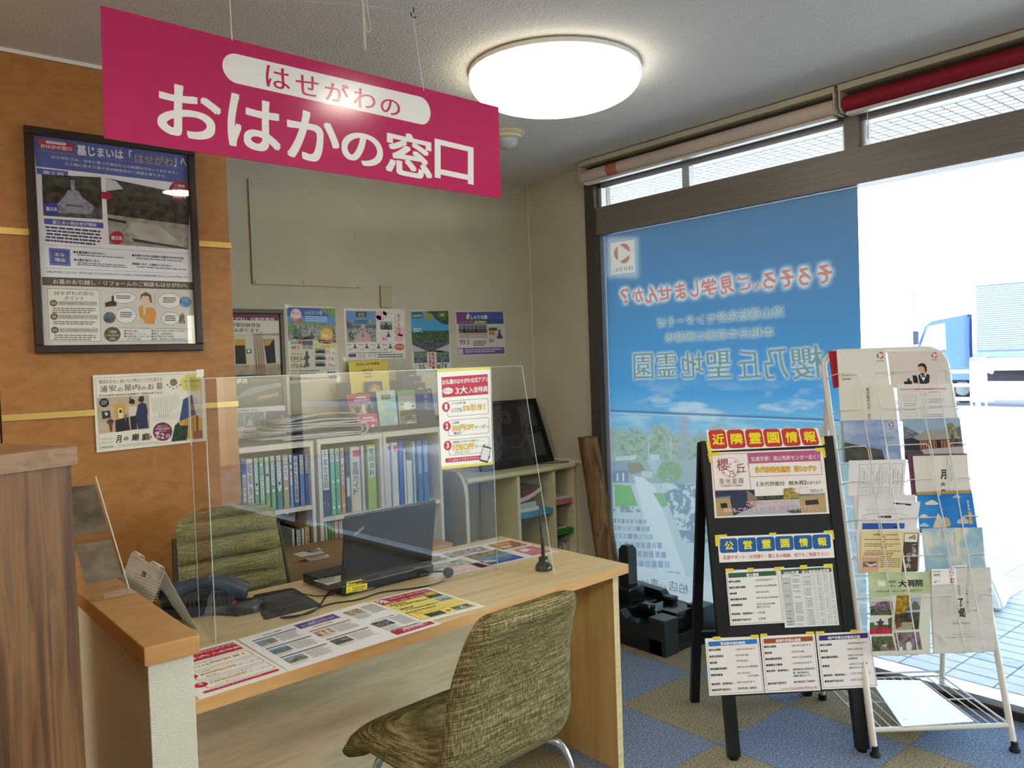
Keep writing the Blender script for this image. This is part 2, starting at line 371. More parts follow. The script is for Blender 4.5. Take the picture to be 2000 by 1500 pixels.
# outside ----------------------------------------------------------
GZ = -.035
m_pave = noisemat('paver', ['#c9cbc9', '#dcdcd8'], scale=3, detail=6, rough=.7, spec=.3, bump=.15, bscale=200)
m_pave2 = noisemat('paver_bluish', ['#9fb0bd', '#cfd6da'], scale=26, detail=6, rough=.6, spec=.3)  # blue-grey mottled variant for some of the pavers near the glass
pv = struct(box('ground_paving', M('#8d8f90', .9), XW+.02, 17.9, -8, 40, GZ-.1, GZ-.008))
pm = [B().box(.004, .096, .004, .196, -.012, 0, bev=.002).obj('paver', mm, pv) for mm in (m_pave, m_pave2)]
pmd = [o.data for o in pm]
for o in pm: bpy.data.objects.remove(o)
cells = []
for i in range(60):
    for j in range(46):
        x, y = 3.53+i*.1, .12+j*.2 - (i % 2)*.0
        if y < .2*x-.3 or y > .66*x+.2: continue
        cells.append((x*x+y*y, x, y))
cells.sort(); rest = B()
rr = random.Random(3)
for n_, (d, x, y) in enumerate(cells):
    k = 1 if rr.random() < .13 and x < 5.5 else 0
    if n_ < 300: link(bpy.data.objects.new('paver', pmd[k]), pv, Matrix.Translation((x, y, GZ+rr.uniform(-.0006, .0006))))
    else: rest.box(x+.004, x+.096, y+.004, y+.196, GZ-.012, GZ)
tag(rest.obj('paver_field', m_pave, pv), kind='stuff')
far = B()
for i in range(90):
    far.box(9.55+i*.09, 9.55+i*.09+.082, -6, 30, GZ-.012, GZ)
for i in range(58): far.box(3.53+i*.1, 3.53+i*.1+.092, -7.5, -.2, GZ-.012, GZ-.0005)
tag(far.obj('paver_rows', m_pave, pv), kind='stuff')
rd = struct(box('road', noisemat('asphalt', ['#5c6673', '#6d7784'], scale=60, rough=.9), 18.0, 27, -30, 60, GZ-.2, GZ-.1))
box('lane_line', M('#e8e8e8', .6), 19.6, 19.75, -30, 60, GZ-.1, GZ-.096, rd); box('kerb', M('#d5d5d2', .7), 17.9, 18.05, -30, 60, GZ-.2, GZ, rd)
struct(box('pavement_far', M('#d8d8d4', .8), 27, 34, -30, 60, GZ-.2, GZ))
# soffit of the overhang with small square tiles, and a rendered pier
sf = struct(box('ceiling_overhang', M('#dcdcd8', .8), XW+.16, 4.69, -6, 6, 2.74, 2.9))
sf2 = box('soffit_bed', M('#3c4044', .9), 4.69, 6.4, -6, 6, 2.75, 2.9, sf)
tl = B()
for i in range(22):
    for j in range(82):
        x, y = 4.70+i*.075, .3+j*.075
        tl.box(x+.010, x+.072, y+.007, y+.071, 2.742, 2.752)
tag(tl.obj('soffit_tiles', M('#e6e6e2', .5), sf), kind='stuff')
struct(box('pillar_outside', noisemat('stucco', ['#bcc4cc', '#d5dade'], scale=160, rough=.9, bump=.6, bscale=200), 3.62, 4.05, 3.76, 4.3, GZ, 2.74))
struct(box('roof_storeys', M('#c8c4ba', .8), -12, 3.6, -14, 12, ZC+.25, 9.2))
struct(box('roof_canopy', M('#d2cfc8', .8), 3.6, 6.4, -14, 12, 2.92, 3.4))
# ================================================================== CEILING THINGS
m_lamp = emat('lamp_diffuser', (1.0, .93, .80), LAMP)
m_lamp2 = emat('lamp_diffuser_fill', (1.0, .92, .80), LAMP2)  # stronger glow for the unseen fill lamps
def ceiling_lamp(x, y, label, m_lamp=m_lamp):
    t = thing('ceiling_lamp', label, 'lamp', (x, y, ZC), 'round ceiling lamps')
    R_, h = .33, .14; prof = [(R_*.97, -.024), (R_, -.036)]
    for k in range(1, 11):
        f = k/10; prof.append((R_*(1-f**2.6)**(1/2.6) if f < 1 else .002, -.03-(h-.03)*f))
    B().lathe((x, y, ZC), prof, seg=48).obj('diffuser', m_lamp, t)
    B().lathe((x, y, ZC), [(.325, -.001), (.332, -.006), (.332, -.022), (.30, -.026), (.1, -.026)], seg=32).obj('base_plate', m_white, t)
    return t
ceiling_lamp(2.18, 2.28, 'large round white ceiling lamp glowing beside the pink hanging sign')
ceiling_lamp(.35, -1.2, 'round white ceiling lamp over the shop floor behind the viewer', m_lamp2)  # this and the next two are unseen lamps added to fill the room
ceiling_lamp(-2.2, -.8, 'round white ceiling lamp far inside the shop', m_lamp2)
ceiling_lamp(-1.9, 1.7, 'round white ceiling lamp beyond the walnut counter', m_lamp2)
m_spot = emat('spot_lens', (1.0, .93, .8), LAMP2*1.2)
for x, y, lb in ((1.69, 1.2, 'recessed ceiling spotlight above the guest chair'), (.2, .93, 'recessed ceiling spotlight in front of the partition')):  # the second spotlight is unseen, added as extra fill
    t = thing('ceiling_spotlight', lb, 'spotlight', (x, y, ZC), 'recessed spotlights')
    B().lathe((x, y, ZC), [(.12, 0), (.125, -.006), (.105, -.008), (.10, -.002)], seg=28).obj('trim_ring', m_white, t); B().lathe((x, y, ZC), [(.10, -.0015), (.10, -.0045), (.02, -.006)], seg=28).obj('lens', m_spot, t)
t = thing('ceiling_sensor', 'small domed motion sensor on the ceiling behind the hanging sign', 'sensor', (2.575, 3.04, ZC))
B().lathe((2.575, 3.04, ZC), [(.085, 0), (.088, -.008), (.075, -.016), (.068, -.018), (.066, -.028), (.052, -.034)], seg=32).obj('base_ring', M('#d9cfae', .45), t)
B().lathe((2.575, 3.04, ZC), [(.05, -.03), (.052, -.042), (.045, -.062), (.028, -.077), (.004, -.083)], seg=32).obj('dome', M('#b6bcc2', .2), t)
# roller blinds along the window head
def roller(name, label, ya, yb, col, matr, group):
    t = thing(name, label, 'blind', (3.33, (ya+yb)/2, 2.54), group)
    box('rail', M('#bdb6a2', .45), 3.285, 3.375, yb, ya, 2.518, 2.545, t, bev=.003)
    box('gap_strip', M('#3a332b', .7), 3.36, 3.372, yb+.01, ya-.01, 2.44, 2.52, t)  # dark strip put in for the dark gap between rail and roll
    B().lathe((3.325, 0, 2.466), [(.006, yb+.012), (.033, yb+.012), (.033, ya-.014), (.006, ya-.014)], axis='y', seg=24).obj('fabric_roll', matr, t)
    box('bottom_bar', M('#d6d4cc', .35), 3.312, 3.352, yb+.02, ya-.02, 2.418, 2.432, t, bev=.003)
    for y in (ya-.008, yb+.002):
        B().prism([(3.288, y, 2.53), (3.372, y, 2.53), (3.372, y, 2.43), (3.31, y, 2.43), (3.29, y, 2.45)], [(3.288, y+.006, 2.53), (3.372, y+.006, 2.53), (3.372, y+.006, 2.43), (3.31, y+.006, 2.43), (3.29, y+.006, 2.45)]).obj('end_bracket', M('#cfc8b4', .5), t)
    return t
t = roller('roller_blind', 'rolled-up off-white roller blind with a small salmon patch over the blue window film', 3.275, 1.735, None, M('#cdbdb2', .7), 'roller blinds')
B().lathe((3.325, 0, 2.466), [(.0334, 2.99), (.0336, 3.0), (.0336, 3.06), (.0334, 3.07)], axis='y', seg=24).obj('printed_band', M('#b9705c', .7), t)
roller('roller_blind', 'rolled-up dark red roller blind over the clear window', 1.72, -1.2, None, M('#8c0f25', .6), 'roller blinds')
t = thing('pull_cord', 'thin white pull cord hanging from the red roller blind', 'cord', (3.36, 1.63, 2.44))
tube('cord', M('#f0f0ee', .5), [(3.36, 1.63, 2.44), (3.362, 1.632, 2.40), (3.36, 1.63, 2.36)], .0015, t); tube('handle', M('#f0f0ee', .5), [(3.36, 1.63, 2.365), (3.36, 1.63, 2.31)], .004, t)
# hanging sign
YS = 2.13
def C_(x, y): return yp(x, y, YS)
s = Sheet([(196, 12), (972, 210), (977, 388), (203, 270)], (0, YS, 0), Y_)
PK, WH = '#b9265c', '#ece9e4'
s.F = lambda c: M(c, .19, .5)
s.paper('hanging_sign', parent=None, t=.005, m=M(PK, .16, .5))
tag(s.o, 'large magenta hanging sign with white lettering over the desk', 'sign')
a = [(432, 100), (838, 194), (840, 248), (434, 158)]
s.RR(a, WH, 1, .5, 10)
for ch, (x0, y0, x1, y1, h) in zip('はせがわの', ((517, 127, 564, 138, 42), (575, 143, 620, 153, 40), (632, 157, 679, 168, 38), (688, 170, 731, 180, 38), (741, 191, 779, 199, 30))):
    s.T(ch, x0, y0, x1, y1, h, PK, .010, 4, 0, 6)
for ch, (x0, y0, x1, y1, h) in zip('おはかの窓口', ((307, 157, 431, 187, 102), (444, 180, 548, 206, 104), (559, 208, 662, 234, 98), (665, 252, 746, 270, 64), (751, 251, 842, 272, 86), (847, 271, 923, 289, 76))):
    s.T(ch, x0, y0, x1, y1, h, WH, .020, 4, 0, 8)
s.done('lettering')
for nm, p0, p1 in (('string', (452, 84), None), ('string', (826, 181), None)):
    q = C_(*p0); q.y -= .001
    B().tube([(q.x, q.y, q.z-.004), (q.x, q.y-.004, q.z+.006), (q.x-(.03 if p0[0] > 600 else .0), q.y+.004, ZC)], .0011, seg=6).obj('string', M('#e8e6e0', .6), s.o)
hk = zp(806, 14, ZC)
t = thing('ceiling_hook', 'small dark wire hook in the ceiling holding the right string of the sign', 'hook', hk)
tube('hook', M('#2b2622', .4, .5, .7), bez([hk, hk+Vector((.004, 0, -.012)), hk+Vector((-.008, 0, -.022)), hk+Vector((.002, 0, -.032)), hk+Vector((.012, 0, -.026))], 6), .0018, t)
tube('spare_string', M('#e8e6e0', .6), [hk+Vector((0, 0, -.02)), hk+Vector((-.12, .06, -.006)), hk+Vector((-.3, .16, 0))], .0009, t)
q = yp(711, 98, 1.95)
t = thing('loose_string', 'looped white string hanging loose from the ceiling above the sign', 'string', (q.x, 1.95, ZC))
mS = M('#e4e0d6', .6)
B().tube(bez([(q.x, 1.95, ZC), (q.x+.001, 1.95, q.z+.08), (q.x+.002, 1.95, q.z)], 6), .001, seg=6).tube(bez([(q.x+.003, 1.95, ZC), (q.x+.005, 1.95, q.z+.09), (q.x+.006, 1.95, q.z+.002)], 6), .001, seg=6)\
  .tube(bez([(q.x+.006, 1.95, ZC), (q.x+.018, 1.952, q.z+.11), (q.x+.026, 1.953, q.z+.07), (q.x+.014, 1.953, q.z+.055), (q.x+.004, 1.95, q.z+.1)], 6), .001, seg=6).obj('strands', mS, t)
# ================================================================== BACK WALL FITTINGS
t = thing('wall_board', 'plain white covering board screwed to the back wall behind the sign', 'board', (1.9, YB, 1.855))
box('board', m_wall, 1.594, 2.205, YB-.012, YB, 1.855, 2.37, t, bev=.002)
for p in ((493, 356), (500, 549), (594, 551), (608, 555), (701, 559), (695, 457), (597, 334), (490, 420)):
    w = yp(*p, YB-.012)
    if 1.6 < w.x < 2.2 and 1.86 < w.z < 2.365: B().lathe((w.x, YB-.012, w.z), [(.009, 0), (.009, -.003), (.006, -.005), (.001, -.0055)], axis='y', seg=14).obj('screw', M('#c9c1aa', .4), t)
box_ = thing('cover_plate', 'blank beige switch cover plate on the back wall above the posters', 'plate', (2.352, YB, 1.81))
box('plate', M('#b9b092', .5), 2.316, 2.388, YB-.012, YB, 1.75, 1.871, box_, bev=.004)
B().box(2.318, 2.386, YB-.0135, YB-.012, 1.862, 1.864).obj('seam', M('#8f8870', .6), box_)
# ================================================================== BOOKCASES
YF = 3.57
m_case = noisemat('white_board', ['#d8d4c8', '#e0dcd1'], scale=6, rough=.45)
def bookcase(label, x0, x1, top, shelves):
    t = thing('bookcase', label, 'bookcase', ((x0+x1)/2, 3.72, 0), 'white bookcases behind the desk')
    th = .018
    box('side_panel', m_case, x0, x0+th, YF, YB-.005, 0, top, t); box('side_panel', m_case, x1-th, x1, YF, YB-.005, 0, top, t)
    box('top_panel', m_case, x0+th, x1-th, YF, YB-.005, top-.026, top, t)
    box('back_panel', M('#b9b5a8', .6), x0+th, x1-th, YB-.012, YB-.005, .02, top-.026, t)
    for z in shelves: box('shelf', m_case, x0+th, x1-th, YF+.004, YB-.012, z-.02, z, t)
    return t
bookcase('white bookcase of green and blue binders beside the orange wall', 1.20, 1.738, 1.083, (.775, .42, .06))
bookcase('white middle bookcase holding the navy lever-arch file', 1.758, 2.118, 1.087, (.705, .37, .05))
bookcase('white bookcase of white and blue files behind the laptop', 2.122, 2.482, 1.091, (.70, .36, .05))
HOLE = M('#e9efe9', .5)
def binder(x0, x1, ytop, zbot, col, label, name='binder', cat='binder', group='binders in the white bookcases', lab=None, lc='#e4e8e6', holes=(), ring=None, txt=None, band=None, xf=3.597, dp=.22, tcol='#222222', tb=.01, extra=None, gl=.45):
    """x0,x1 px of the spine half way down; ytop px of its top; lab (y0,y1) px of the label"""
    xa, xb = yp(x0, 940, xf).x+.0012, yp(x1, 940, xf).x-.0012; zt = yp((x0+x1)/2, ytop, xf).z
    t = thing(name, label, cat, ((xa+xb)/2, xf, zbot), group)
    w = xb-xa
    B().box(xa, xb, xf, xf+dp, zbot+.0005, zt, bev=min(.003, w*.2)).obj('cover', M(col, gl), t)
    zz = lambda y: yp((x0+x1)/2, y, xf).z
    def face(nm, u0, u1, za, zb, m, d=.0006): return B().box(xa+w*u0, xa+w*u1, xf-d, xf+.0002, min(za, zb), max(za, zb)).obj(nm, m, t)
    if band: face('spine_band', .0, 1.0, zz(band[0]), zz(band[1]), M(band[2], .45))
    if lab:
        lo = face('spine_label', .14, .86, zz(lab[0]), zz(lab[1]), M(lc, .5), .0009)
        if txt:
            P_ = Sheet([(0, 0), (1, 0), (1, 1), (0, 1)], (0, xf-.0012, 0), Y_)
            cx = (xa+xb)/2; n = len(txt); z0, z1 = zz(lab[0]), zz(lab[1]); hh = (z0-z1)/(n+.3); ww = min(hh*.9, w*.55)
            g = B()
            for i, ch in enumerate(txt):
                if ch == ' ': continue
                vs, fs = glyphs(ch, tb)
                if ch == 'ー': vs = [(1-v, u, e) for u, v, e in vs]
                zc = z0-hh*(i+.65)
                g.add([(cx-ww/2+u*ww, xf-.0012-e, zc+hh*.43-v*hh*.86) for u, v, e in vs], fs, M(tcol, .5))
            g.obj('label_text', None, t)
    for y in holes: B().lathe(((xa+xb)/2, xf, zz(y)), [(.0065, .0005), (.0065, -.0009), (.0005, -.0011)], axis='y', seg=12).obj('finger_hole', HOLE, t)
    if ring:
        c = Vector(((xa+xb)/2, xf-.001, zz(ring))); r_ = w*.26
        B().tube([c+Vector((r_*math.cos(a*math.pi/10), 0, r_*math.sin(a*math.pi/10))) for a in range(20)], .003, seg=6, closed=True).obj('finger_ring', M('#c9cccf', .25, .5, .9), t)
        B().lathe(c, [(r_, .0006), (.0005, .0004)], axis='y', seg=20).obj('ring_hole', M('#4b4f55', .6), t)
    return t
z1 = .775
GRN = '#7fb083'
BIN = [
 (467, 471.5, 899, '#d9dce0', 'thin white folder first on the upper left shelf against the orange wall', dict(xf=3.61)),
 (473, 481, 897, '#dfe2e4', 'white binder with a deep blue upper spine beside the thin first folder', dict(band=(898, 927, '#3e57a0'), lab=(930, 990), txt='霊園契約書')),
 (482, 495, 896, '#d8cfd6', 'wide pinkish white binder with a printed spine left of the green binders', dict(lab=(900, 998), lc='#ddd4da', txt='昭和浄苑', tcol='#555566')),
 (496.5, 505.5, 894, GRN, 'green binder with a long label, first of the green row', dict(lab=(896, 956), holes=(963,), txt='墓石メモリアルパーク')),
 (507, 516.5, 893, '#86b78c', 'green binder whose label sits low under its top hole', dict(lab=(929, 976), holes=(907,), txt='佐倉ふれあいの里')),
 (518, 527, 892, GRN, 'green binder with the longest label in the middle of the green row', dict(lab=(893, 957), holes=(960,), txt='メモリアルガーデン八千代')),
 (529, 538, 890, '#7bb07a', 'green binder with a label of medium length, last light green one', dict(lab=(890, 947), holes=(958,), txt='メモリアルスクエア')),
 (540, 551, 889, '#4f7d7b', 'dark teal binder between the green binders and the tan one', dict(lab=(890, 954), holes=(957,), txt='昭和メモリアルロード')),
 (553, 564.5, 888, '#ad9d78', 'tan binder with a big white label and two holes', dict(lab=(895, 937), holes=(954, 1003), txt='GM東松戸')),
 (566, 572, 888, '#6f93c6', 'narrow blue binder with a label right of the tan binder', dict(lab=(889, 947), txt='サニーパーク鎌ヶ谷')),
 (573, 584, 887, '#2f5fb0', 'blue binder with a tall grey spine card', dict(lab=(891, 981), lc='#cfd0d2', txt='みやこうち霊園')),
 (585.5, 595, 887, '#6e8ec8', 'periwinkle blue binder with a short high label', dict(lab=(888, 925), txt='松戸市営霊園')),
 (597, 606.5, 886, '#4a56b8', 'crinkled violet blue binder at the end of the upper left shelf', dict(lab=(887, 923), txt='市川市霊園', gl=.25)),
]
for x0, x1, yt, c, lb, kw in BIN: binder(x0, x1, yt, z1, c, lb, **kw)
z2 = .705
BIN = [
 (628, 645, 877, '#2b3a66', 'navy lever-arch file with a tall white label and finger ring', dict(lab=(878, 957), lc='#e6e6e2', ring=983, txt='千葉北霊園')),
 (646, 655, 876, '#7cc29b', 'mint green binder next to the navy lever-arch file', dict(lab=(877, 901), holes=(941, 992), txt='北総')),
 (656, 665, 875, '#6fae82', 'green binder left of the orange binder', dict(lab=(876, 900), holes=(939, 990), txt='成田')),
 (666, 674, 874, '#d69a43', 'orange binder with a long white label', dict(lab=(875, 945), holes=(988,), txt='船橋 昭和浄苑', lc='#e6e2d6')),
 (676, 684, 879, '#4d5358', 'dark grey folder between the orange and the thick beige binder', dict(lab=(932, 970), lc='#e0e4e8', xf=3.605)),
 (685, 705, 872, '#d8d2c6', 'thick beige binder with a red square on its spine', dict(lab=(874, 994), lc='#dcd6cb', band=None, txt='  霊園ガイド  ')),
 (707, 713, 870, '#d6d2d8', 'thin white folder right of the thick beige binder', dict()),
 (718, 736, 868, '#a9cc4c', 'lime green binder with a pale upper label', dict(lab=(872, 932), lc='#e3e9de', txt='霊園資料')),
]
for x0, x1, yt, c, lb, kw in BIN:
    o = binder(x0, x1, yt, z2, c, lb, **kw)
    if 'red square' in lb:
        a, b_ = yp(688, 880, 3.5955), yp(701, 891, 3.5955); box('red_square', M('#c94a57', .5), a.x+.004, b_.x+.004, 3.5952, 3.5965, b_.z, a.z, o)
z3 = .70
BIN = [
 (756, 764, 866, '#dfe1e4', 'white file with a blue triangle mark on its spine', dict(lab=(869, 984), lc='#e3e5e8')),
 (766, 779, 864, '#e0e0e2', 'white file with a red square mark on its spine', dict(lab=(866, 981), lc='#e3e3e5')),
 (781, 789, 862, '#3f61c4', 'bright blue file right of the two white files', dict()),
 (790, 794, 878, '#e8e8e4', 'loose white papers standing beside the bright blue file', dict(name='paper_stack', cat='papers')),
 (795, 806, 899, '#e0e2e2', 'short wad of white papers in the right bookcase', dict(name='paper_stack', cat='papers')),
 (808, 813, 862, '#a9c4c8', 'thin pale green clear file in the right bookcase', dict(gl=.2)),
 (817, 826, 860, '#3d6fb4', 'left one of the twin sky blue catalogues', dict(lab=(872, 925), lc='#7fa6d4')),
 (828, 838, 859, '#3f74ba', 'right one of the twin sky blue catalogues', dict(lab=(870, 922), lc='#7fa6d4')),
]
for x0, x1, yt, c, lb, kw in BIN:
    o = binder(x0, x1, yt, z3, c, lb, **kw)
    if 'mark' in lb:
        a, b_ = yp(x0+2, 870, 3.5955), yp(x1-1, 880, 3.5955); mcol = '#2f5fa8' if 'blue' in lb else '#c2475a'
        B().add([(a.x, 3.5955, a.z), (b_.x, 3.5955, a.z), (b_.x, 3.5955, b_.z), (a.x, 3.5955, b_.z)] if 'red' in lb else [(a.x, 3.5955, a.z), (b_.x, 3.5955, (a.z+b_.z)/2), (a.x, 3.5955, b_.z)], [[0, 1, 2, 3]] if 'red' in lb else [[0, 1, 2]]).obj('spine_mark', M(mcol, .5), o)
LOW = [(564, 569, 1034, '#cfd4d2', 'white folder on the lower left shelf beside the chair', .42), (571, 582, 1032, '#1f4a36', 'dark green binder on the lower left shelf', .42), (583, 588, 1033, '#d9d6c4', 'slim white binder on the lower left shelf', .42),
 (589, 599, 1029, '#d6a23c', 'yellow binder on the lower left shelf', .42), (600, 610, 1028, '#b78a35', 'dark yellow binder at the end of the lower left shelf', .42),
 (629, 634, 1021, '#c6d3b4', 'pale green folder first on the lower middle shelf', .37), (635, 641, 1020, '#6f8f5a', 'moss green folder on the lower middle shelf', .37), (642, 646, 1020, '#93b36b', 'slim light green folder on the lower middle shelf', .37),
 (647, 655, 1017, '#c95a35', 'orange red binder, left one of two', .37), (656, 664, 1016, '#cf6440', 'orange red binder, right one of two', .37), (666, 672, 1019, '#4d7a72', 'dark teal folder on the lower middle shelf', .37), (674, 684, 1014, '#c23a58', 'crimson binder on the lower middle shelf', .37)]
for x0, x1, yt, c, lb, zb in LOW:
    x0 += 2; x1 += 2
    binder(x0, x1, yt, zb, c, lb, lab=(yt+4, yt+34) if x1-x0 > 6 and 'teal' not in lb and 'crimson' not in lb else None, lc='#e8e4d6', txt='霊園名簿' if x1-x0 > 7 else None)
# ------------------------------------------------------------------ cream low bookcase by the window
m_cream = M('#d9d2ae', .5)
t = thing('low_bookcase', 'cream low bookcase with a rounded left side in the corner by the window', 'bookcase', (3.0, 3.69, 0))
def arch(x0, x1):
    pts = [(3.50, 0), (3.50, .70)]
    for k in range(7):
        a = math.radians(180-90*k/6); pts.append((3.60+.10*math.cos(a), .70+.135*math.sin(a)))
    pts += [(YB-.005, .835), (YB-.005, 0)]
    return B().prism([(x0, y, z) for y, z in pts], [(x1, y, z) for y, z in pts], None)
arch(2.575, 2.60).obj('side_panel', m_cream, t)
arch(2.572, 2.578).obj('side_trim', M('#8e8560', .5), t)
B().box(2.60, 3.42, 3.515, YB-.005, .77, .80).tube([(2.60, 3.515, .785), (3.42, 3.515, .785)], .015, seg=10).obj('top_panel', m_cream, t)
for x in (2.957, 3.235): box('divider', m_cream, x, x+.022, 3.515, YB-.01, 0, .77, t)
box('side_panel', m_cream, 3.40, 3.42, 3.515, YB-.01, 0, .77, t)
box('back_panel', M('#a8a080', .7), 2.60, 3.40, YB-.012, YB-.005, 0, .77, t)
box('base', m_cream, 2.60, 3.40, 3.52, YB-.012, 0, .05, t)
for nm, x0, x1, px, col in (('shelf', 2.98, 3.235, (1018, 1004), '#3f9cc0'), ('shelf', 3.257, 3.40, (1090, 977), '#c07a8c'), ('shelf', 3.257, 3.40, (1092, 1036), '#2f7d3a')):
    z = yp(*px, 3.52).z; box(nm, M(col, .45), x0, x1, 3.52, YB-.012, z-.03, z, t)
zb_, zp_, zg_ = yp(1018, 1004, 3.52).z, yp(1090, 977, 3.52).z, yp(1092, 1036, 3.52).z
# leaning files in its left compartment
rr = random.Random(5)
ORD = ['first', 'second', 'third', 'fourth', 'fifth', 'sixth', 'seventh', 'eighth', 'ninth', 'tenth', 'eleventh', 'twelfth', 'thirteenth', 'last']
FOLD = ['steel blue', 'white', 'petrol blue', 'teal', 'sage', 'mustard', 'dark blue', 'grey green', 'beige', 'slate', 'ice blue', 'olive', 'pale grey', 'off-white']
cols = ['#7fa0b8', '#dfe3e2', '#4d7f9a', '#2f6f6a', '#a9c2b0', '#c9b26a', '#3f5f8a', '#9fb7a4', '#d8d2c0', '#2a4f5f', '#b8c9d2', '#7a8f5a', '#cfd8dc', '#e6e8ea']
for i, c in enumerate(cols):
    x = 2.612+.0155*i; an = math.radians(-13); L_ = rr.uniform(.28, .36); Mx = Matrix.Translation((x, 3.54, .052)) @ Matrix.Rotation(-an, 4, 'Y')
    o = B().box(0, .010, 0, .22, 0, L_, mat=Mx).obj('leaning_folder', M(c, .4))
    tag(o, FOLD[i]+' folder leaning in the left bay of the cream low bookcase, '+ORD[i]+' from the left', 'folder', 'leaning folders in the cream bookcase')
def mag(x0, x1, y0, z, h, col, edge, label, n=1, rz=0):
    Mx = Matrix.Translation((x0, y0, z)) @ Matrix.Rotation(rz, 4, 'Z')
    o = B().box(0, x1-x0, 0, .24, .0004, h, edge and M(edge, .7)).box(.001, x1-x0-.001, .001, .239, h, h+.0012, M(col, .35)).obj('magazine', None, None, Mx)
    tag(o, label, 'magazine', 'magazines in the cream bookcase'); return o
mag(2.985, 3.145, 3.545, zb_, .022, '#cfd8da', '#dfe3e2', 'lowest magazine on the blue shelf of the cream bookcase')
mag(2.985, 3.130, 3.55, zb_+.0235, .028, '#9fb4b8', '#b9c8ca', 'grey blue magazine in the middle of the pile on the blue shelf')
# curved topmost magazine
vs = []; N_ = 12
for k in range(N_+1):
    u = k/N_; z = zb_+.058+.055*u*u
    for dz in (0, .026): vs.append((2.984+.19*u, 3.548, z+dz)); vs.append((2.984+.19*u, 3.76, z+dz))
fs = []
for k in range(N_):
    a = k*4; b_ = a+4; fs += [[a, b_, b_+2, a+2], [a+2, b_+2, b_+3, a+3], [a+3, b_+3, b_+1, a+1], [a+1, b_+1, b_, a]]
fs += [[0, 2, 3, 1], [N_*4, N_*4+1, N_*4+3, N_*4+2]]
bb = B(); bb.add(vs, fs, M('#d9c6c8', .6)); bb.mid(M('#8a4a52', .35)); bb.mi = [1 if i % 4 == 1 and i < N_*4 else 0 for i in range(len(bb.f))]
tag(bb.obj('magazine'), 'pink edged magazine curling up on top of the pile on the blue shelf', 'magazine', 'magazines in the cream bookcase')
mag(3.262, 3.395, 3.545, zp_, .012, '#a8bcc0', '#e6e0dc', 'thin magazine lying on the pink shelf of the cream bookcase')
mag(3.262, 3.375, 3.555, zg_, .010, '#8a7560', '#ddd6c4', 'brown covered magazine lying on the green shelf of the cream bookcase')
for i in range(9):
    o = box('standing_paper', M(rr.choice(['#cfcdc6', '#b8b6b0', '#dddbd4', '#9a9894']), .6), 3.262+.0145*i, 3.262+.0145*i+.012, 3.56, 3.80, .0505, zg_-.10+rr.uniform(-.01, .01))
    tag(o, 'grey paper folder standing under the green shelf of the cream bookcase', 'folder', 'folders standing under the green shelf')
for x0, x1, z, c, lb in ((2.985, 3.20, .052, '#77828a', 'grey carton in the middle bay of the cream bookcase'),):
    tag(box('carton', M(c, .6), x0, x1, 3.56, 3.82, z, z+.24, None, .004), lb, 'box')
# black sample board leaning on the low bookcase
P0, P1 = Vector((2.80, 3.64, .805)), Vector((3.365, 3.64, .805)); a = Vector((0, .155, .385))
nrm = (P1-P0).cross(a).normalized()
t = thing('sample_board', 'black framed display board with engraved samples leaning in the corner on the cream bookcase', 'board', P0)
def onb(u, v, d): return P0+(P1-P0)*u+a*v-nrm*d if False else P0+(P1-P0)*u+a*v+nrm*d
if nrm.y > 0: nrm = -nrm
B().prism([onb(0, 0, -.012), onb(1, 0, -.012), onb(1, 1, -.012), onb(0, 1, -.012)], [onb(0, 0, 0), onb(1, 0, 0), onb(1, 1, 0), onb(0, 1, 0)]).obj('panel', M('#101114', .35), t)
for u0, v0, u1, v1 in ((0, 0, 1, .045), (0, .955, 1, 1), (0, .045, .03, .955), (.97, .045, 1, .955)):
    B().prism([onb(u0, v0, 0), onb(u1, v0, 0), onb(u1, v1, 0), onb(u0, v1, 0)], [onb(u0, v0, .008), onb(u1, v0, .008), onb(u1, v1, .008), onb(u0, v1, .008)]).obj('frame_bar', M('#0b0b0c', .4), t)
for u0, v0, u1, v1, c in ((.70, .58, .92, .90, '#33373c'), (.72, .12, .93, .46, '#3a3d40'), (.36, .12, .62, .46, '#24262b'), (.06, .12, .3, .46, '#2a2d33')):
    B().prism([onb(u0, v0, 0), onb(u1, v0, 0), onb(u1, v1, 0), onb(u0, v1, 0)], [onb(u0, v0, .003), onb(u1, v0, .003), onb(u1, v1, .003), onb(u0, v1, .003)]).obj('sample_plate', M(c, .3), t)
g = B(); mr = M('#5a5d63', .4)
for r_, n_ in ((.04, 9), (.028, 7), (.015, 5)):   # engraved rose: rings of petal arcs
    for k in range(n_):
        a0 = 2*math.pi*k/n_; g.tube([onb(.5+(r_*math.cos(a0+q*.25)*(1+.15*math.sin(q*2)))/.56, .75+(r_*math.sin(a0+q*.25)*(1+.15*math.sin(q*2)))/.42, .0012) for q in range(5)], .0012, seg=4)
g.obj('engraved_rose', mr, t)
g = B()
for k in range(3): g.tube([onb(.76+.05*k+.012*math.sin(q*.9), .64+.035*q, .004) for q in range(7)], .0009, seg=4)
g.obj('engraved_figure', mr, t)
tube('cable', M('#6d6f72', .5), bez([onb(.45, .32, .004), onb(.55, .28, .006), onb(.66, .36, .006), onb(.78, .62, .006)], 8), .0014, t)
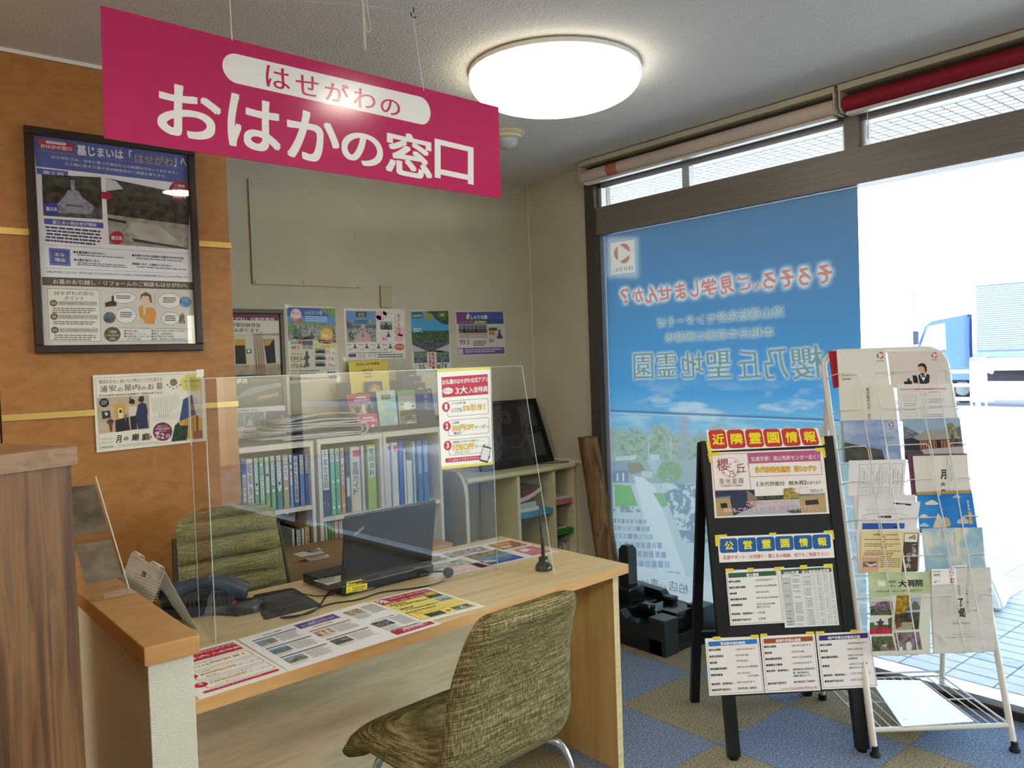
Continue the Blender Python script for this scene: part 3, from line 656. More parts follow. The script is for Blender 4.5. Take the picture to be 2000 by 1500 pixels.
# log post
bb = B(); top, bot = Vector((3.325, 3.30, .975)), Vector((3.335, 3.135, 0)); N_ = 26; K_ = 22; vs = []; fs = []
for i in range(N_+1):
    f = i/N_; c = bot.lerp(top, f)
    for k in range(K_):
        an = 2*math.pi*k/K_; r_ = .060*(1+.07*mnoise.noise(Vector((math.cos(an)*1.6, math.sin(an)*1.6, f*5)))+.03*mnoise.noise(Vector((math.cos(an)*6, math.sin(an)*6, f*2))))*(1.06-.1*f)
        vs.append(c+Vector((r_*math.cos(an), r_*math.sin(an), .006*mnoise.noise(Vector((an, 0, 0))) if i == N_ else 0)))
for i in range(N_):
    for k in range(K_): fs.append([i*K_+k, i*K_+(k+1) % K_, (i+1)*K_+(k+1) % K_, (i+1)*K_+k])
bb.add(vs, fs, None, True); bb.add([vs[N_*K_+k] for k in range(K_)], [list(range(K_))]); bb.add([vs[k] for k in range(K_)], [list(range(K_))[::-1]])
m_bark = noisemat('log_wood', ['#4a3420', '#74583c', '#927658', '#64492f'], scale=14, stretch=(1.6, 1.6, .16), rough=.85, spec=.1, bump=.8, dist=.6, lo=.3, hi=.72)
lg = tag(bb.obj('log_post', m_bark), 'rough brown timber log post leaning in the corner beside the window film', 'log')
B().lathe((0, 0, 0), [(.012, -.004), (.013, .002), (.006, .004), (.001, .003)], m_bark, 12).obj('knot', M('#3a2210', .8), lg, Matrix.Translation((3.27, 3.19, .44)) @ Matrix.Rotation(-1.5, 4, 'Y'))
# ================================================================== DESK
ZD = .72
m_desk = noisemat('desk_laminate', ['#cbb27f', '#d8c291', '#dfcb9c'], scale=5, detail=8, stretch=(.5, 9, 9), rough=.4, spec=.4, dist=.4)
m_deskp = noisemat('desk_panel', ['#b8a37e', '#cab592', '#d6c3a0'], scale=4, detail=8, stretch=(.7, 3, 6), rough=.5, spec=.3, dist=1.5, lo=.25, hi=.75)
m_edge = noisemat('edge_band', ['#c9955a', '#d3a56b'], scale=8, stretch=(1, 8, 8), rough=.45)
m_side = noisemat('side_laminate', ['#c09a5c', '#cfab6e', '#d7b67b'], scale=4, detail=7, stretch=(6, 6, .5), rough=.45, dist=.6)
t = thing('desk', 'light wood consultation desk with papers, laptop and clear screen on it', 'desk', (1.3, 2.15, 0))
dt = [(.545, 1.775), (2.056, 1.866), (2.048, 2.545), (.545, 2.52)]
B().prism([(x, y, ZD-.03) for x, y in dt], [(x, y, ZD) for x, y in dt], m_desk).obj('desktop', m_desk, t)
def seg(p, q, d): # thin band in front of an edge
    p, q = Vector(p), Vector(q); n = Vector((q.y-p.y, p.x-q.x)).normalized()*d
    return [(p.x, p.y), (q.x, q.y), (q.x+n.x, q.y+n.y), (p.x+n.x, p.y+n.y)]
for a, b_ in ((dt[0], dt[1]), (dt[1], dt[2])):
    g = seg(a, b_, .0012); B().prism([(x, y, ZD-.030) for x, y in g], [(x, y, ZD-.0006) for x, y in g]).obj('edge_band', m_edge, t)
g = [(2.018, 1.905), (2.043, 1.905), (2.036, 2.52), (2.011, 2.52)]
B().prism([(x, y, 0) for x, y in g], [(x, y, ZD-.03) for x, y in g]).obj('side_panel', m_side, t)
B().prism([(2.017, 1.9035, 0), (2.044, 1.9035, 0), (2.044, 1.905, 0), (2.017, 1.905, 0)], [(2.017, 1.9035, ZD-.03), (2.044, 1.9035, ZD-.03), (2.044, 1.905, ZD-.03), (2.017, 1.905, ZD-.03)]).obj('edge_band', m_desk, t)
B().prism([(.60, 2.155, .10), (2.013, 2.19, .10), (2.013, 2.208, .10), (.60, 2.173, .10)], [(.60, 2.155, ZD-.03), (2.013, 2.19, ZD-.03), (2.013, 2.208, ZD-.03), (.60, 2.173, ZD-.03)]).obj('front_panel', m_deskp, t)
box('side_panel', m_side, .56, .585, 1.90, 2.50, 0, ZD-.03, t)
box('bracket', M('#222222', .5), 1.95, 2.005, 1.905, 1.925, ZD-.045, ZD-.03, t)
# low partition wall with a burl cap
t = thing('partition', 'low cream partition wall with an orange burl cap at the left end of the desk', 'partition', (.487, 2.4, 0))
m_part = noisemat('ribbed_paper', ['#dcd5bd', '#eae4d0'], scale=5, detail=6, stretch=(30, 30, 190), rough=.8, bump=.6)
box('body', m_part, .443, .531, 1.668, YO, 0, .862, t, bev=.002)
m_cap = noisemat('burl_cap', ['#b5834a', '#c4925a', '#cf9f68'], scale=16, detail=10, stretch=(1, 1, 1.5), rough=.4, dist=.8, lo=.2, hi=.8)
box('cap', m_cap, .434, .540, 1.655, YO, .862, .90, t, bev=.003)
# walnut counter in the left foreground
m_wal = noisemat('walnut', ['#38240f', '#57391c', '#7d5832', '#48301a'], scale=5, detail=8, stretch=(9, 9, .45), rough=.42, spec=.25, dist=.5, lo=.25, hi=.75)
m_wal2 = noisemat('walnut_top', ['#6a4c30', '#8f6c4a', '#7a5a3c'], scale=5, detail=8, stretch=(.8, 8, 8), rough=.35, dist=.5)
cz = 1.321; c0 = Vector((.284, 1.40)); d1 = (Vector(zp(0, 889, cz)[:2])-c0).normalized(); d2 = (Vector(zp(0, 866, cz)[:2])-c0).normalized()
t = thing('walnut_counter', 'tall dark walnut counter in the left foreground', 'counter', (-.2, 1.5, 0))
q = [c0, c0+d2*.75, c0+d2*.75+d1*1.3, c0+d1*1.3]
def poly(name, pts, z0, z1, m, par): return B().prism([(p.x, p.y, z0) for p in pts], [(p.x, p.y, z1) for p in pts]).obj(name, m, par)
poly('top_slab', q, cz-.028, cz, m_wal2, t)
ins = [c0+d1*.008+d2*.006, c0+d2*.74+d1*.008, c0+d2*.74+d1*1.29, c0+d1*1.29+d2*.006]
poly('body', ins, 0, cz-.028, m_wal, t)
# ------------------------------------------------------------------ guest chair (fabric shell on chrome legs)
m_olive = fabric('olive_tweed', '#3f351c', '#72663e', '#b8ab80')
def shell(prof, halfw, th, name, parent, m, nx=14, round_=.35):
    """upholstered pad swept along prof [(y,z)], rounded in plan at both ends"""
    P = [Vector((0, y, z)) for y, z in prof]; n = len(P); bm = bmesh.new(); grid = []
    L_ = [0]
    for i in range(1, n): L_.append(L_[-1]+(P[i]-P[i-1]).length)
    T_ = L_[-1]
    for side in (1, -1):
        rows = []
        for i in range(n):
            a, b_ = P[max(i-1, 0)], P[min(i+1, n-1)]; tg = (b_-a).normalized(); nr = Vector((0, -tg.z, tg.y))
            hw = halfw(L_[i]/T_); e = min(L_[i], T_-L_[i]); c_ = .055
            if e < c_: hw *= 1-.22*(1-math.sqrt(max(0, 1-(1-e/c_)**2)))
            row = []
            for k in range(nx+1):
                u = -1+2*k/nx; edge = max(abs(u)**6, (1-min(1, e/.02))**2)
                row.append(bm.verts.new(P[i]+Vector((u*hw, 0, 0))+nr*side*th*(1-edge)*.5+nr*0*abs(u)))
            rows.append(row)
        grid.append(rows)
    for s_ in range(2):
        for i in range(n-1):
            for k in range(nx): bm.faces.new([grid[s_][i][k], grid[s_][i][k+1], grid[s_][i+1][k+1], grid[s_][i+1][k]])
    bmesh.ops.remove_doubles(bm, verts=bm.verts, dist=.0006)
    bmesh.ops.recalc_face_normals(bm, faces=bm.faces)
    me = bpy.data.meshes.new(name); bm.to_mesh(me); bm.free(); me.materials.append(m)
    me.polygons.foreach_set('use_smooth', [True]*len(me.polygons))
    return me
GC = Matrix.Translation((1.245, 1.70, 0)) @ Matrix.Rotation(math.radians(4), 4, 'Z')
t = thing('guest_chair', 'olive tweed guest chair with chrome legs drawn up to the desk', 'chair', (1.245, 1.70, 0), rz=math.radians(4))
WM[t.name] = GC
prof = [(.262, .372)]; prof += [(.258, .405), (.225, .432), (.16, .446), (.05, .447), (-.05, .44), (-.12, .438)]
seat_me = shell([(p[0], p[1]) for p in bez([Vector((0, y, z)) for y, z in prof], 4) and [(v.y, v.z) for v in bez([Vector((0, y, z)) for y, z in prof], 4)]], lambda f: .24, .078, 'seat', t, m_olive)
link(bpy.data.objects.new('seat', seat_me), t, GC)
bp_ = [(-.05, .43), (-.10, .432), (-.13, .455), (-.148, .52), (-.158, .60), (-.178, .70), (-.215, .80), (-.232, .842)]
back_me = shell([(v.y, v.z) for v in bez([Vector((0, y, z)) for y, z in bp_], 5)], lambda f: .235 if f < .25 else .235-.05*(f-.25)/.75, .055, 'backrest', t, m_olive)
link(bpy.data.objects.new('backrest', back_me), t, GC)
CH = M('#d5d8da', .12, .5, 1.0)
for sx in (-1, 1):
    for y0, y1 in ((.13, .20), (-.10, -.22)):
        B().tube(bez([(sx*.16, y0, .415), (sx*.20, (y0+y1)/2, .36), (sx*.225, y1, 0.005)], 8), .0105, seg=10).obj('leg', CH, t, GC)
B().tube([(-.16, .13, .413), (.16, .13, .413)], .010).obj('cross_bar', CH, t, GC); B().tube([(-.16, -.10, .413), (.16, -.10, .413)], .010).obj('cross_bar', CH, t, GC)
# ------------------------------------------------------------------ office chair behind the desk (ribbed back)
m_olive2 = fabric('olive_cord', '#575133', '#857d54', '#ada478')
t = thing('office_chair', 'olive office chair with a horizontally ribbed back behind the desk', 'chair', (1.06, 2.80, 0))
NX, NZ = 14, 72; vs = []; fs = []
for side in (0, 1):
    for j in range(NZ+1):
        f = j/NZ; z = .42+.52*f; rib = abs(math.sin(math.pi*f*7.5))**.45
        hw = .205-.028*f; e = min(f, 1-f)
        if 1-f < .09: hw -= .07*(1-math.sqrt(max(0, 1-(1-(1-f)/.09)**2)))
        for k in range(NX+1):
            u = -1+2*k/NX; ed = 1-abs(u)**5; y = 2.81+.10*f+.028*u*u*(-1)
            vs.append((1.055+u*hw, y-(.004+.032*rib)*ed if side == 0 else y+.03*ed, z))
o_ = (NX+1)*(NZ+1)
for sgn in (0, 1):
    for j in range(NZ):
        for k in range(NX):
            a = sgn*o_+j*(NX+1)+k; fs.append([a, a+1, a+NX+2, a+NX+1])
for j in range(NZ):
    for k in (0, NX): a = j*(NX+1)+k; fs.append([a, a+NX+1, a+NX+1+o_, a+o_])
for k in range(NX):
    a = NZ*(NX+1)+k; fs.append([a, a+1, a+1+o_, a+o_]); fs.append([k, k+1, k+1+o_, k+o_])
B().add(vs, fs, m_olive2, True).obj('backrest', m_olive2, t)
for sx in (-1, 1): B().tube(bez([(1.055+sx*.205, 2.80, .45), (1.055+sx*.203, 2.83, .62), (1.055+sx*.186, 2.875, .86)], 8), .009, seg=8).obj('back_frame', M('#3c3823', .6), t)
box('seat', m_olive2, .85, 1.27, 2.56, 2.86, .40, .47, t, bev=.02)
B().lathe((1.06, 2.72, 0), [(.03, .08), (.03, .40)]).obj('gas_column', M('#222222', .4), t)
for k in range(5):
    a = 2*math.pi*k/5+.3; B().tube([(1.06, 2.72, .10), (1.06+.27*math.cos(a), 2.72+.27*math.sin(a), .07)], .018).obj('base_arm', M('#252525', .4), t)
    B().lathe((1.06+.27*math.cos(a), 2.72+.27*math.sin(a), .028), [(.0005, -.012), (.027, -.011), (.027, .011), (.0005, .012)], axis='y', seg=14).obj('caster', M('#1c1c1c', .5), t)
# carton on the floor behind the desk and a stool
t = thing('cardboard_box', 'brown cardboard box with white labels behind the desk', 'box', (1.75, 3.35, .0))
m_card = noisemat('cardboard', ['#8f7150', '#a08260'], scale=6, stretch=(1, 30, 1), rough=.85)
B().box(1.37, 1.94, 3.06, 3.45, 0, .60, m_card).obj('carton', m_card, t)
B().box(1.355, 1.955, 3.045, 3.465, .55, .62, m_card).obj('lid', m_card, t)
s = Sheet([(572, 1082), (624, 1070), (634, 1080), (588, 1088)], (0, 0, .6202), Z_); s.paper('label', '#dcdad2', t); s.T('祥月', 591, 1077, 612, 1072, 9, '#222222', .02); s.done()
s = Sheet([(598, 1091), (640, 1082), (644, 1088), (606, 1095)], (0, 0, .6202), Z_); s.paper('label', '#d2d2cc', t); s.greek(604, 1090.5, 636, 1084, 2.2, 2, 1.2)
s.done()
s = Sheet([(575, 1098), (597, 1093), (600, 1099), (578, 1103)], (0, 0, .6202), Z_); s.t = 0; s.ring([(576, 1097), (597, 1092), (598, 1098), (577, 1101)], '#4a3422', .9); s.T('印鑑', 579, 1096.5, 595, 1093, 5, '#3c2a1a', .02); s.done('stamp_print', t)
t = thing('wooden_stool', 'light wooden stool top just behind the laptop', 'stool', (2.28, 3.30, 0))
m_st = noisemat('stool_wood', ['#b98a52', '#cc9d63'], scale=7, stretch=(1, 8, 8), rough=.5)
q = zp(880, 1058, .56)
box('seat', m_st, q.x-.30, q.x, q.y-.02, q.y+.26, .53, .56, t, bev=.006)
for x in (q.x-.27, q.x-.03):
    for y in (q.y+.01, q.y+.23): box('leg', m_st, x-.015, x+.015, y-.015, y+.015, 0, .53, t)
# ================================================================== ON THE DESK
# laptop
BL_ = Matrix.Translation((1.163, 2.236, ZD)) @ Matrix.Rotation(math.radians(3), 4, 'Z')
t = thing('laptop', 'black laptop seen from behind with yellow stickers on its back edge', 'laptop', (1.163, 2.236, ZD), rz=math.radians(3)); WM[t.name] = BL_
lb = M('#141416', .35, .4)
B().box(0, .355, 0, .245, .006, .036, bev=.004).obj('base', lb, t, BL_)
for x in (.02, .30):
    for y in (.02, .20): B().box(x, x+.03, y, y+.02, 0, .0065).obj('rubber_foot', M('#0c0c0c', .8), t, BL_)
kb = B()
for r_ in range(5):
    for c_ in range(13): kb.box(.02+c_*.0245, .041+c_*.0245, .04+r_*.021, .058+r_*.021, .036, .0385)
tag(kb.obj('keyboard', M('#1d1d1f', .5), t, BL_), kind='stuff')
LT = Matrix.Translation((0, .006, .034)) @ Matrix.Rotation(math.radians(10), 4, 'X')
LIDM = BL_ @ LT
B().box(.004, .351, 0, .009, .0, .225, bev=.003).obj('lid', M('#1b1b1e', .28, .5), t, LIDM)
B().box(.016, .339, .009, .0094, .014, .212).obj('screen', M('#08090b', .12), t, LIDM)
for x in (.05, .27): B().lathe((x, .004, .037), [(.0005, 0), (.006, 0), (.006, .035), (.0005, .035)], axis='x', seg=12).obj('hinge', M('#3b3b3d', .35, .5, .7), t, BL_)
nl = (LIDM.to_3x3() @ Vector((0, -1, 0))); pl_ = LIDM @ Vector((.1, 0, .1))
s = Sheet([(690, 1050), (712, 1028), (714, 1034), (692, 1056)], pl_, nl, lift=.0002); s.t = 0
s.T('ThinkPad', 690, 1043, 709, 1027, 6.5, '#b9bcc0', .015); s.done('lettering', t)
nb = (BL_.to_3x3() @ Vector((0, -1, 0))); pb = BL_ @ Vector((.1, 0, .02))
for q_, txt in (([(677, 1137), (707, 1131), (706.5, 1139), (676.5, 1145.5)], 'TEN044-041'), ([(676.5, 1146.5), (717, 1138.5), (717, 1150), (676, 1160)], None)):
    s = Sheet(q_, pb, nb, lift=.0003); s.paper('sticker', '#ecd72b', t, t=.0003)
    if txt: s.T(txt, 679, 1138, 705, 1132.6, 5.2, '#1a1a1a', .03)
    else: s.T('品名', 678, 1150.5, 684, 1149.2, 3.4, '#333322'); s.greek(688, 1147.2, 714, 1142, 3.2, 3, 1.5, '#333322'); s.T('管理番号', 678, 1156.5, 689, 1154, 3.2, '#333322')
    s.done()
for x0, x1 in ((.055, .115), (.30, .34)): B().box(x0, x1, -.0012, .0005, .0075, .0095).obj('trim_bar', M('#aeb0b4', .3, .5, .8), t, BL_)
# paper lying on the keyboard
s = Sheet([(612, 1134), (668, 1123), (668, 1135), (640, 1143)], (0, 0, ZD+.040), Z_); s.paper('note_paper', '#d6d6d2'); tag(s.o, 'white note lying on the laptop keyboard', 'paper'); s.greek(618, 1134, 655, 1127, 3.4, 3, 1.2); s.done()
# mouse pad, mouse and cables
s = Sheet([(493, 1164), (572, 1149), (629, 1183), (516, 1212)], (0, 0, ZD), Z_); cs = [s.L(*p) for p in s.quad]
def rc(c, r_=.02, n=5):
    out = []
    for i in range(4):
        p, a, b_ = c[i], c[i-1], c[(i+1) % 4]; u = (a-p).normalized()*r_; v = (b_-p).normalized()*r_
        for k in range(n+1): f = k/n; out.append(p+u*(1-f)**2+v*f**2)
    return out
r_ = rc(cs); o = B().prism([(p.x, p.y, .0002) for p in r_], [(p.x, p.y, .003) for p in r_]).obj('mouse_pad', noisemat('pad', ['#1b1d20', '#2a2d31'], scale=14, rough=.6), None, s.M); tag(o, 'black mouse pad on the desk left of the laptop', 'mouse pad')
mp_ = zp(478, 1196, ZD)
MM = Matrix.Translation((mp_.x, mp_.y, ZD+.0032)) @ Matrix.Rotation(math.radians(78), 4, 'Z')
t = thing('mouse', 'black computer mouse with a red wheel on the mouse pad edge', 'mouse', MM.translation); WM[t.name] = Matrix.Translation(MM.translation)
vs = []; fs = []; n1, n2 = 14, 10
for i in range(n2+1):
    ph = math.pi/2*i/n2
    for k in range(n1*2):
        a = math.pi*k/n1; vs.append((.030*math.cos(a)*math.cos(ph)**.7*(1+.08*math.cos(a*2)), .052*math.sin(a)*math.cos(ph)**.7, .036*math.sin(ph)**.85*(1-.18*math.sin(a)*math.cos(ph))))
for i in range(n2):
    for k in range(n1*2): fs.append([i*2*n1+k, i*2*n1+(k+1) % (2*n1), (i+1)*2*n1+(k+1) % (2*n1), (i+1)*2*n1+k])
fs.append(list(range(2*n1))[::-1])
B().add(vs, fs, None, True).obj('body', M('#17181a', .35), t, MM)
B().lathe((0, .026, .027), [(.0005, -.004), (.008, -.004), (.008, .004), (.0005, .004)], axis='x', seg=14).obj('wheel', M('#d3364a', .5), t, MM)
def cable(label, pts, r=.0022, col='#131313', nm='cable'):
    P = [zp(x, y, ZD+r+dz)+Vector((0, 0, 0)) for x, y, dz in pts]
    o = tube(nm, M(col, .5), bez(P, 8), r); tag(o, label, 'cable'); return o
cable('black mouse cable running from the mouse over the pad to the laptop', [(505, 1183, .006), (545, 1192, .005), (572, 1166, .006), (590, 1160, .003), (615, 1164, 0), (640, 1163, .0), (652, 1160, .0)], .0016)
cable('black cable looping around the mouse pad to the small round puck', [(655, 1150, .002), (640, 1160, .001), (622, 1186, .0), (605, 1197, 0), (575, 1203, 0), (548, 1206, .0), (580, 1204, .004), (640, 1181, .0), (700, 1171, .0), (745, 1157, .0), (800, 1150, .001), (845, 1142, .0), (868, 1134, .0)], .0024)
cable('black cable lying on the desk between the phone and the mouse', [(352, 1201, 0), (385, 1199, 0), (425, 1200, 0), (465, 1203, .0)], .002)
k_ = zp(876, 1128, ZD)
t = thing('cable_puck', 'small black round puck standing on the desk right of the laptop', 'puck', k_)
B().lathe((k_.x, k_.y, ZD+.017), [(.0005, -.009), (.015, -.009), (.0165, -.005), (.0165, .005), (.015, .009), (.0005, .009)], axis='y', seg=22).obj('disc', M('#1c1d1f', .45), t)
B().tube(bez([(k_.x, k_.y+.01, ZD+.018), (k_.x-.03, k_.y+.03, ZD+.02), (k_.x-.09, k_.y+.05, ZD+.02)], 6), .003).obj('lead', M('#1c1d1f', .5), t)
# pen on a stand
pp = zp(1062, 1113, ZD)
t = thing('desk_pen', 'black tapering pen standing in a round black holder on the desk corner', 'pen', (pp.x, pp.y, ZD))
B().lathe((pp.x, pp.y, ZD), [(.028, 0), (.030, .006), (.029, .014), (.021, .024), (.0165, .030), (.0165, .043), (.012, .045), (.001, .040)], seg=28).obj('holder', M('#15120f', .12, .6), t)
B().tube([(pp.x, pp.y, ZD+.030), (pp.x-.001, pp.y, ZD+.09), (pp.x-.006, pp.y+.002, ZD+.165), (pp.x-.009, pp.y+.003, ZD+.205)], [.0068, .0062, .0036, .0009], seg=12).obj('pen', M('#1a1713', .3), t)
# desk telephone
t = thing('desk_phone', 'dark blue grey desk telephone with its handset behind the calendar', 'telephone', (.80, 2.47, ZD))
m_ph = M('#3f4a57', .3); m_ph2 = M('#2b323b', .35)
PHM = Matrix.Translation((.83, 2.46, ZD)) @ Matrix.Rotation(math.radians(-25), 4, 'Z')
B().prism([(-.12, -.10, .001), (.10, -.10, .001), (.10, .11, .001), (-.12, .11, .001)], [(-.115, -.09, .030), (.09, -.09, .022), (.09, .10, .045), (-.115, .10, .055)]).obj('body', m_ph2, t, PHM)
hs = []; hr = []
for i in range(17):
    f = -1+i/8; hs.append((.115*f, -.055, .050+.038*(1-f*f))); hr.append(.025-.008*(1-abs(f))+.004*(abs(f) > .6))
B().tube(hs, hr, seg=14).obj('handset', m_ph, t, PHM)
for sx in (-1, 1): B().lathe((sx*.098, -.055, .030), [(.018, 0), (.024, .006), (.024, .03), (.015, .036)], seg=18).obj('handset_cup', m_ph, t, PHM)
kp = B()
for i in range(3):
    for j in range(4): kp.box(-.02+i*.03, .003+i*.03, -.01+j*.025, .009+j*.025, .034+.002*j, .044+.003*j)
tag(kp.obj('keypad', M('#4a5058', .5), t, PHM), kind='stuff')
cc = [(-.06+.16*k/149, -.075+.010*math.cos(k*.55), .030+.010*math.sin(k*.55)) for k in range(150)]
B().tube(cc, .0022, seg=5).obj('coiled_cord', M('#15171a', .5), t, PHM)
cc = [(.10+.07*k/79, -.06+.010*math.cos(k*.6), .016+.010*math.sin(k*.6)) for k in range(80)]
B().tube(cc, .0024, seg=5).obj('coiled_cord', M('#15171a', .5), t, PHM)
B().box(-.11, -.03, .04, .09, .044, .054).obj('display', M('#b9b49a', .3), t, PHM)
# tent calendar
R0, R1 = xp(322, 1117, .655), xp(258, 1094, .655)
bk = Vector((.735, R0.y+.01, ZD)); F0 = Vector((.575, R0.y, ZD+.0)); F1 = Vector((.575, R1.y, ZD)); K1 = Vector((.735, R1.y, ZD))
t = thing('desk_calendar', 'white tent desk calendar with wire rings behind the partition cap', 'calendar', ((F0+K1)/2))
R0 = Vector((.655, R0.y, R0.z)); R1 = Vector((.655, R1.y, R0.z))
def slab(a, b_, c, d, n, m, th=.0012):
    nn = (b_-a).cross(d-a).normalized()*th; return B().prism([a, b_, c, d], [a+nn, b_+nn, c+nn, d+nn]).obj(n, m, t)
m_thin, n_, l_, b_ = newmat('thin_card'); setp(b_, '#d9d5cc', .6); tl_ = n_.new('ShaderNodeBsdfTranslucent'); tl_.inputs[0].default_value = (.75, .73, .68, 1); mx_ = n_.new('ShaderNodeMixShader'); mx_.inputs[0].default_value = .4
l_.new(b_.outputs[0], mx_.inputs[1]); l_.new(tl_.outputs[0], mx_.inputs[2]); l_.new(mx_.outputs[0], n_['Material Output'].inputs[0])
slab(F1, F0, R0, R1, 'page', m_thin); slab(bk, K1, R1, R0, 'back_card', m_thin)
pn = (F0-F1).cross(R1-F1).normalized(); 
s = Sheet([(258, 1095), (322, 1118), (306, 1186), (246, 1150)], F0, pn, lift=.0016); s.t = 0
s.T('10', 280, 1114, 287, 1117.5, 13, '#2a2622', .03); s.greek(289, 1121, 296, 1124, 2.4, 3, 1, '#777777')
for k in range(7): s.ln(262-k*2.2+2, 1120+k*5.2, 316-k*1.6, 1141+k*5.6, '#aaa39a', .5, 2); s.T('3', 282-k*1.0, 1134+k*5.4, 283.6-k*1.0, 1134.6+k*5.4, 2.6, '#555555', .03)
s.done('printed_dates', t)
for f0 in (.10, .66):
    g = B()
    for k in range(6):
        c = R1.lerp(R0, f0+.045*k); g.tube([c+Vector((.009*math.cos(a*math.pi/6), .002*math.sin(a), .009*math.sin(a*math.pi/6)+.001)) for a in range(12)], .0009, seg=5, closed=True)
    g.obj('wire_binding', M('#d9d5c8', .3, .5, .6), t)
# clear acrylic screen with two side wings
m_acr = glassmat('acrylic', (.965, .975, .97), 1.7); m_acre = M('#cfd8d6', .2)
def zt(v): return zp(*v, ZD)
A0, A1, A2 = zt((422, 1257)), zt((972, 1113)), zt((1083, 1124)); A3 = zt((390, 1217)); ZT = 1.413
t = thing('acrylic_screen', 'tall clear acrylic sneeze screen with folded wings standing on the desk', 'screen', ((A0+A1)/2))
def aslab(pts, name, th=.004, m=None):
    pts = [Vector(p) for p in pts]; n = (pts[1]-pts[0]).cross(pts[-1]-pts[0]).normalized()*th
    return B().prism(pts, [p+n for p in pts]).obj(name, m or m_acr, t)
up = lambda p, z: Vector((p.x, p.y, z))
S0, S1 = zt((621, 1204)), zt((836, 1148)); zs = ZD+.068
def onA(p): f = (p-A0).dot(A1-A0)/(A1-A0).length_squared; return A0.lerp(A1, f)
S0, S1 = onA(S0), onA(S1); e = .0006
aslab([up(A0, ZD+e), up(S0, ZD+e), up(S0, zs-.014), up(S0.lerp(S1, .06), zs), up(S0.lerp(S1, .94), zs), up(S1, zs-.014), up(S1, ZD+e), up(A1, ZD+e), up(A1, ZT), up(A0, ZT)], 'front_panel')
W1 = A1+(A2-A1)*.56
aslab([up(A1, ZD+e), up(A2, ZD+e), up(W1, ZT), up(A1, ZT)], 'side_wing'); aslab([up(A3, ZD+e), up(A0, ZD+e), up(A0, ZT), up(A3, ZT)], 'side_wing')
for a, b_ in ((up(A0, ZD+e), up(A0, ZT)), (up(A1, ZD+e), up(A1, ZT)), (up(A2, ZD+e), up(W1, ZT)), (up(A3, ZD+e), up(A3, ZT)), (up(A0, ZT), up(A1, ZT)), (up(A1, ZT), up(W1, ZT))):
    B().tube([a, b_], .0011, seg=6).obj('polished_edge', m_acre, t)
SCR_P, SCR_N = A0.copy(), (A1-A0).cross(Z_).normalized()
# card holder of clear acrylic leaning back on the partition cap
H0, H1 = zp(246, 1151, .9004), Vector((.436, 2.13, .9004)); H0 = Vector((.533, 2.136, .9004))
t = thing('card_holder', 'clear acrylic stand with photo cards leaning back on the partition cap', 'stand', (.485, 2.13, .90))
hv = None; best = 1e9
for k in range(10, 60):
    an = math.radians(k); d = Vector((0, math.sin(an), math.cos(an)))
    for L_ in (.26, .28, .30, .32, .34, .36, .38):
        w = H0+d*L_; rel = w-EYE; zz = rel.dot(CF); px = 1000+CAM_F*rel.dot(CR)/zz; py = 750-CAM_F*rel.dot(CU)/zz; e_ = (px-152)**2+(py-925)**2
        if e_ < best: best = e_; hv = d*L_
t2 = H1-H0
B().prism([H0, H1, H1+hv, H0+hv], [p+Vector((0, .003, 0)) for p in (H0, H1, H1+hv, H0+hv)]).obj('back_sheet', m_acr, t)
B().prism([H0, H1, H1+Vector((0, -.06, 0)), H0+Vector((0, -.06, 0))], [p+Vector((0, 0, .003)) for p in (H0, H1, H1+Vector((0, -.06, 0)), H0+Vector((0, -.06, 0)))]).obj('foot_sheet', m_acr, t)
def oh(u, v): return H0+t2*u+hv*v
for v0, v1, c in ((.50, .93, mot('#51463a', '#6d6050', 20)), (.10, .42, mot('#65594a', '#7f7260', 20))):
    B().prism([oh(.08, v0)-Vector((0, .002, 0)), oh(.94, v0)-Vector((0, .002, 0)), oh(.94, v1)-Vector((0, .002, 0)), oh(.08, v1)-Vector((0, .002, 0))], [oh(.08, v0), oh(.94, v0), oh(.94, v1), oh(.08, v1)]).obj('photo_card', c, t)
B().tube([H0, H0+hv], .0016, seg=6).obj('polished_edge', m_acre, t)
# ================================================================== BLACK GRANITE TOMBSTONE MODEL
m_gr = noisemat('black_granite', ['#12181a', '#1d2628'], scale=300, detail=2, rough=.16, spec=.6)
m_gr2 = noisemat('grey_granite', ['#1e2627', '#2b3636'], scale=300, detail=2, rough=.3, spec=.5)
t = thing('tombstone_model', 'small black granite tombstone model with steps beside the desk under the film', 'tombstone', (3.12, 2.72, 0))
x0, x1, y0, y1 = 2.948, 3.345, 2.457, 3.02
def gb(n, a, b_, c, d, e, f, m=m_gr, bev=.003): return box(n, m, a, b_, c, d, e, f, t, bev)
gb('plinth', x0, x1, y0+.02, y1, 0, .075); gb('floor_slab', x0+.06, x1-.06, y0+.12, y1, .075, .09, m_gr2)
gb('gate_post', x0, x0+.10, y0, y0+.10, 0, .175, m_gr2); gb('gate_post', x1-.10, x1, y0, y0+.10, 0, .175, m_gr2)
for k in range(3): gb('step', x0+.10, x1-.10, y0+.01+.035*k, y0+.13, .028*k, .028*(k+1), m_gr2)
def curb(xa, xb):
    pr = [(y0+.10, .07), (y0+.10, .125), (y0+.25, .135), (y0+.29, .17), (y1, .18), (y1, .07)]
    return B().prism([(xa, y, z) for y, z in pr], [(xb, y, z) for y, z in pr]).obj('side_curb', m_gr, t)
curb(x0+.003, x0+.055); 
pr = [(y0+.10, .07), (y0+.10, .14), (y0+.27, .15), (y0+.31, .19), (y1, .20), (y1, .07)]
B().prism([(x1-.055, y, z) for y, z in pr], [(x1-.003, y, z) for y, z in pr]).obj('side_curb', m_gr, t)
px_, py_ = 3.085, 2.86
pt = yp(1225, 1064, py_); px_ = pt.x
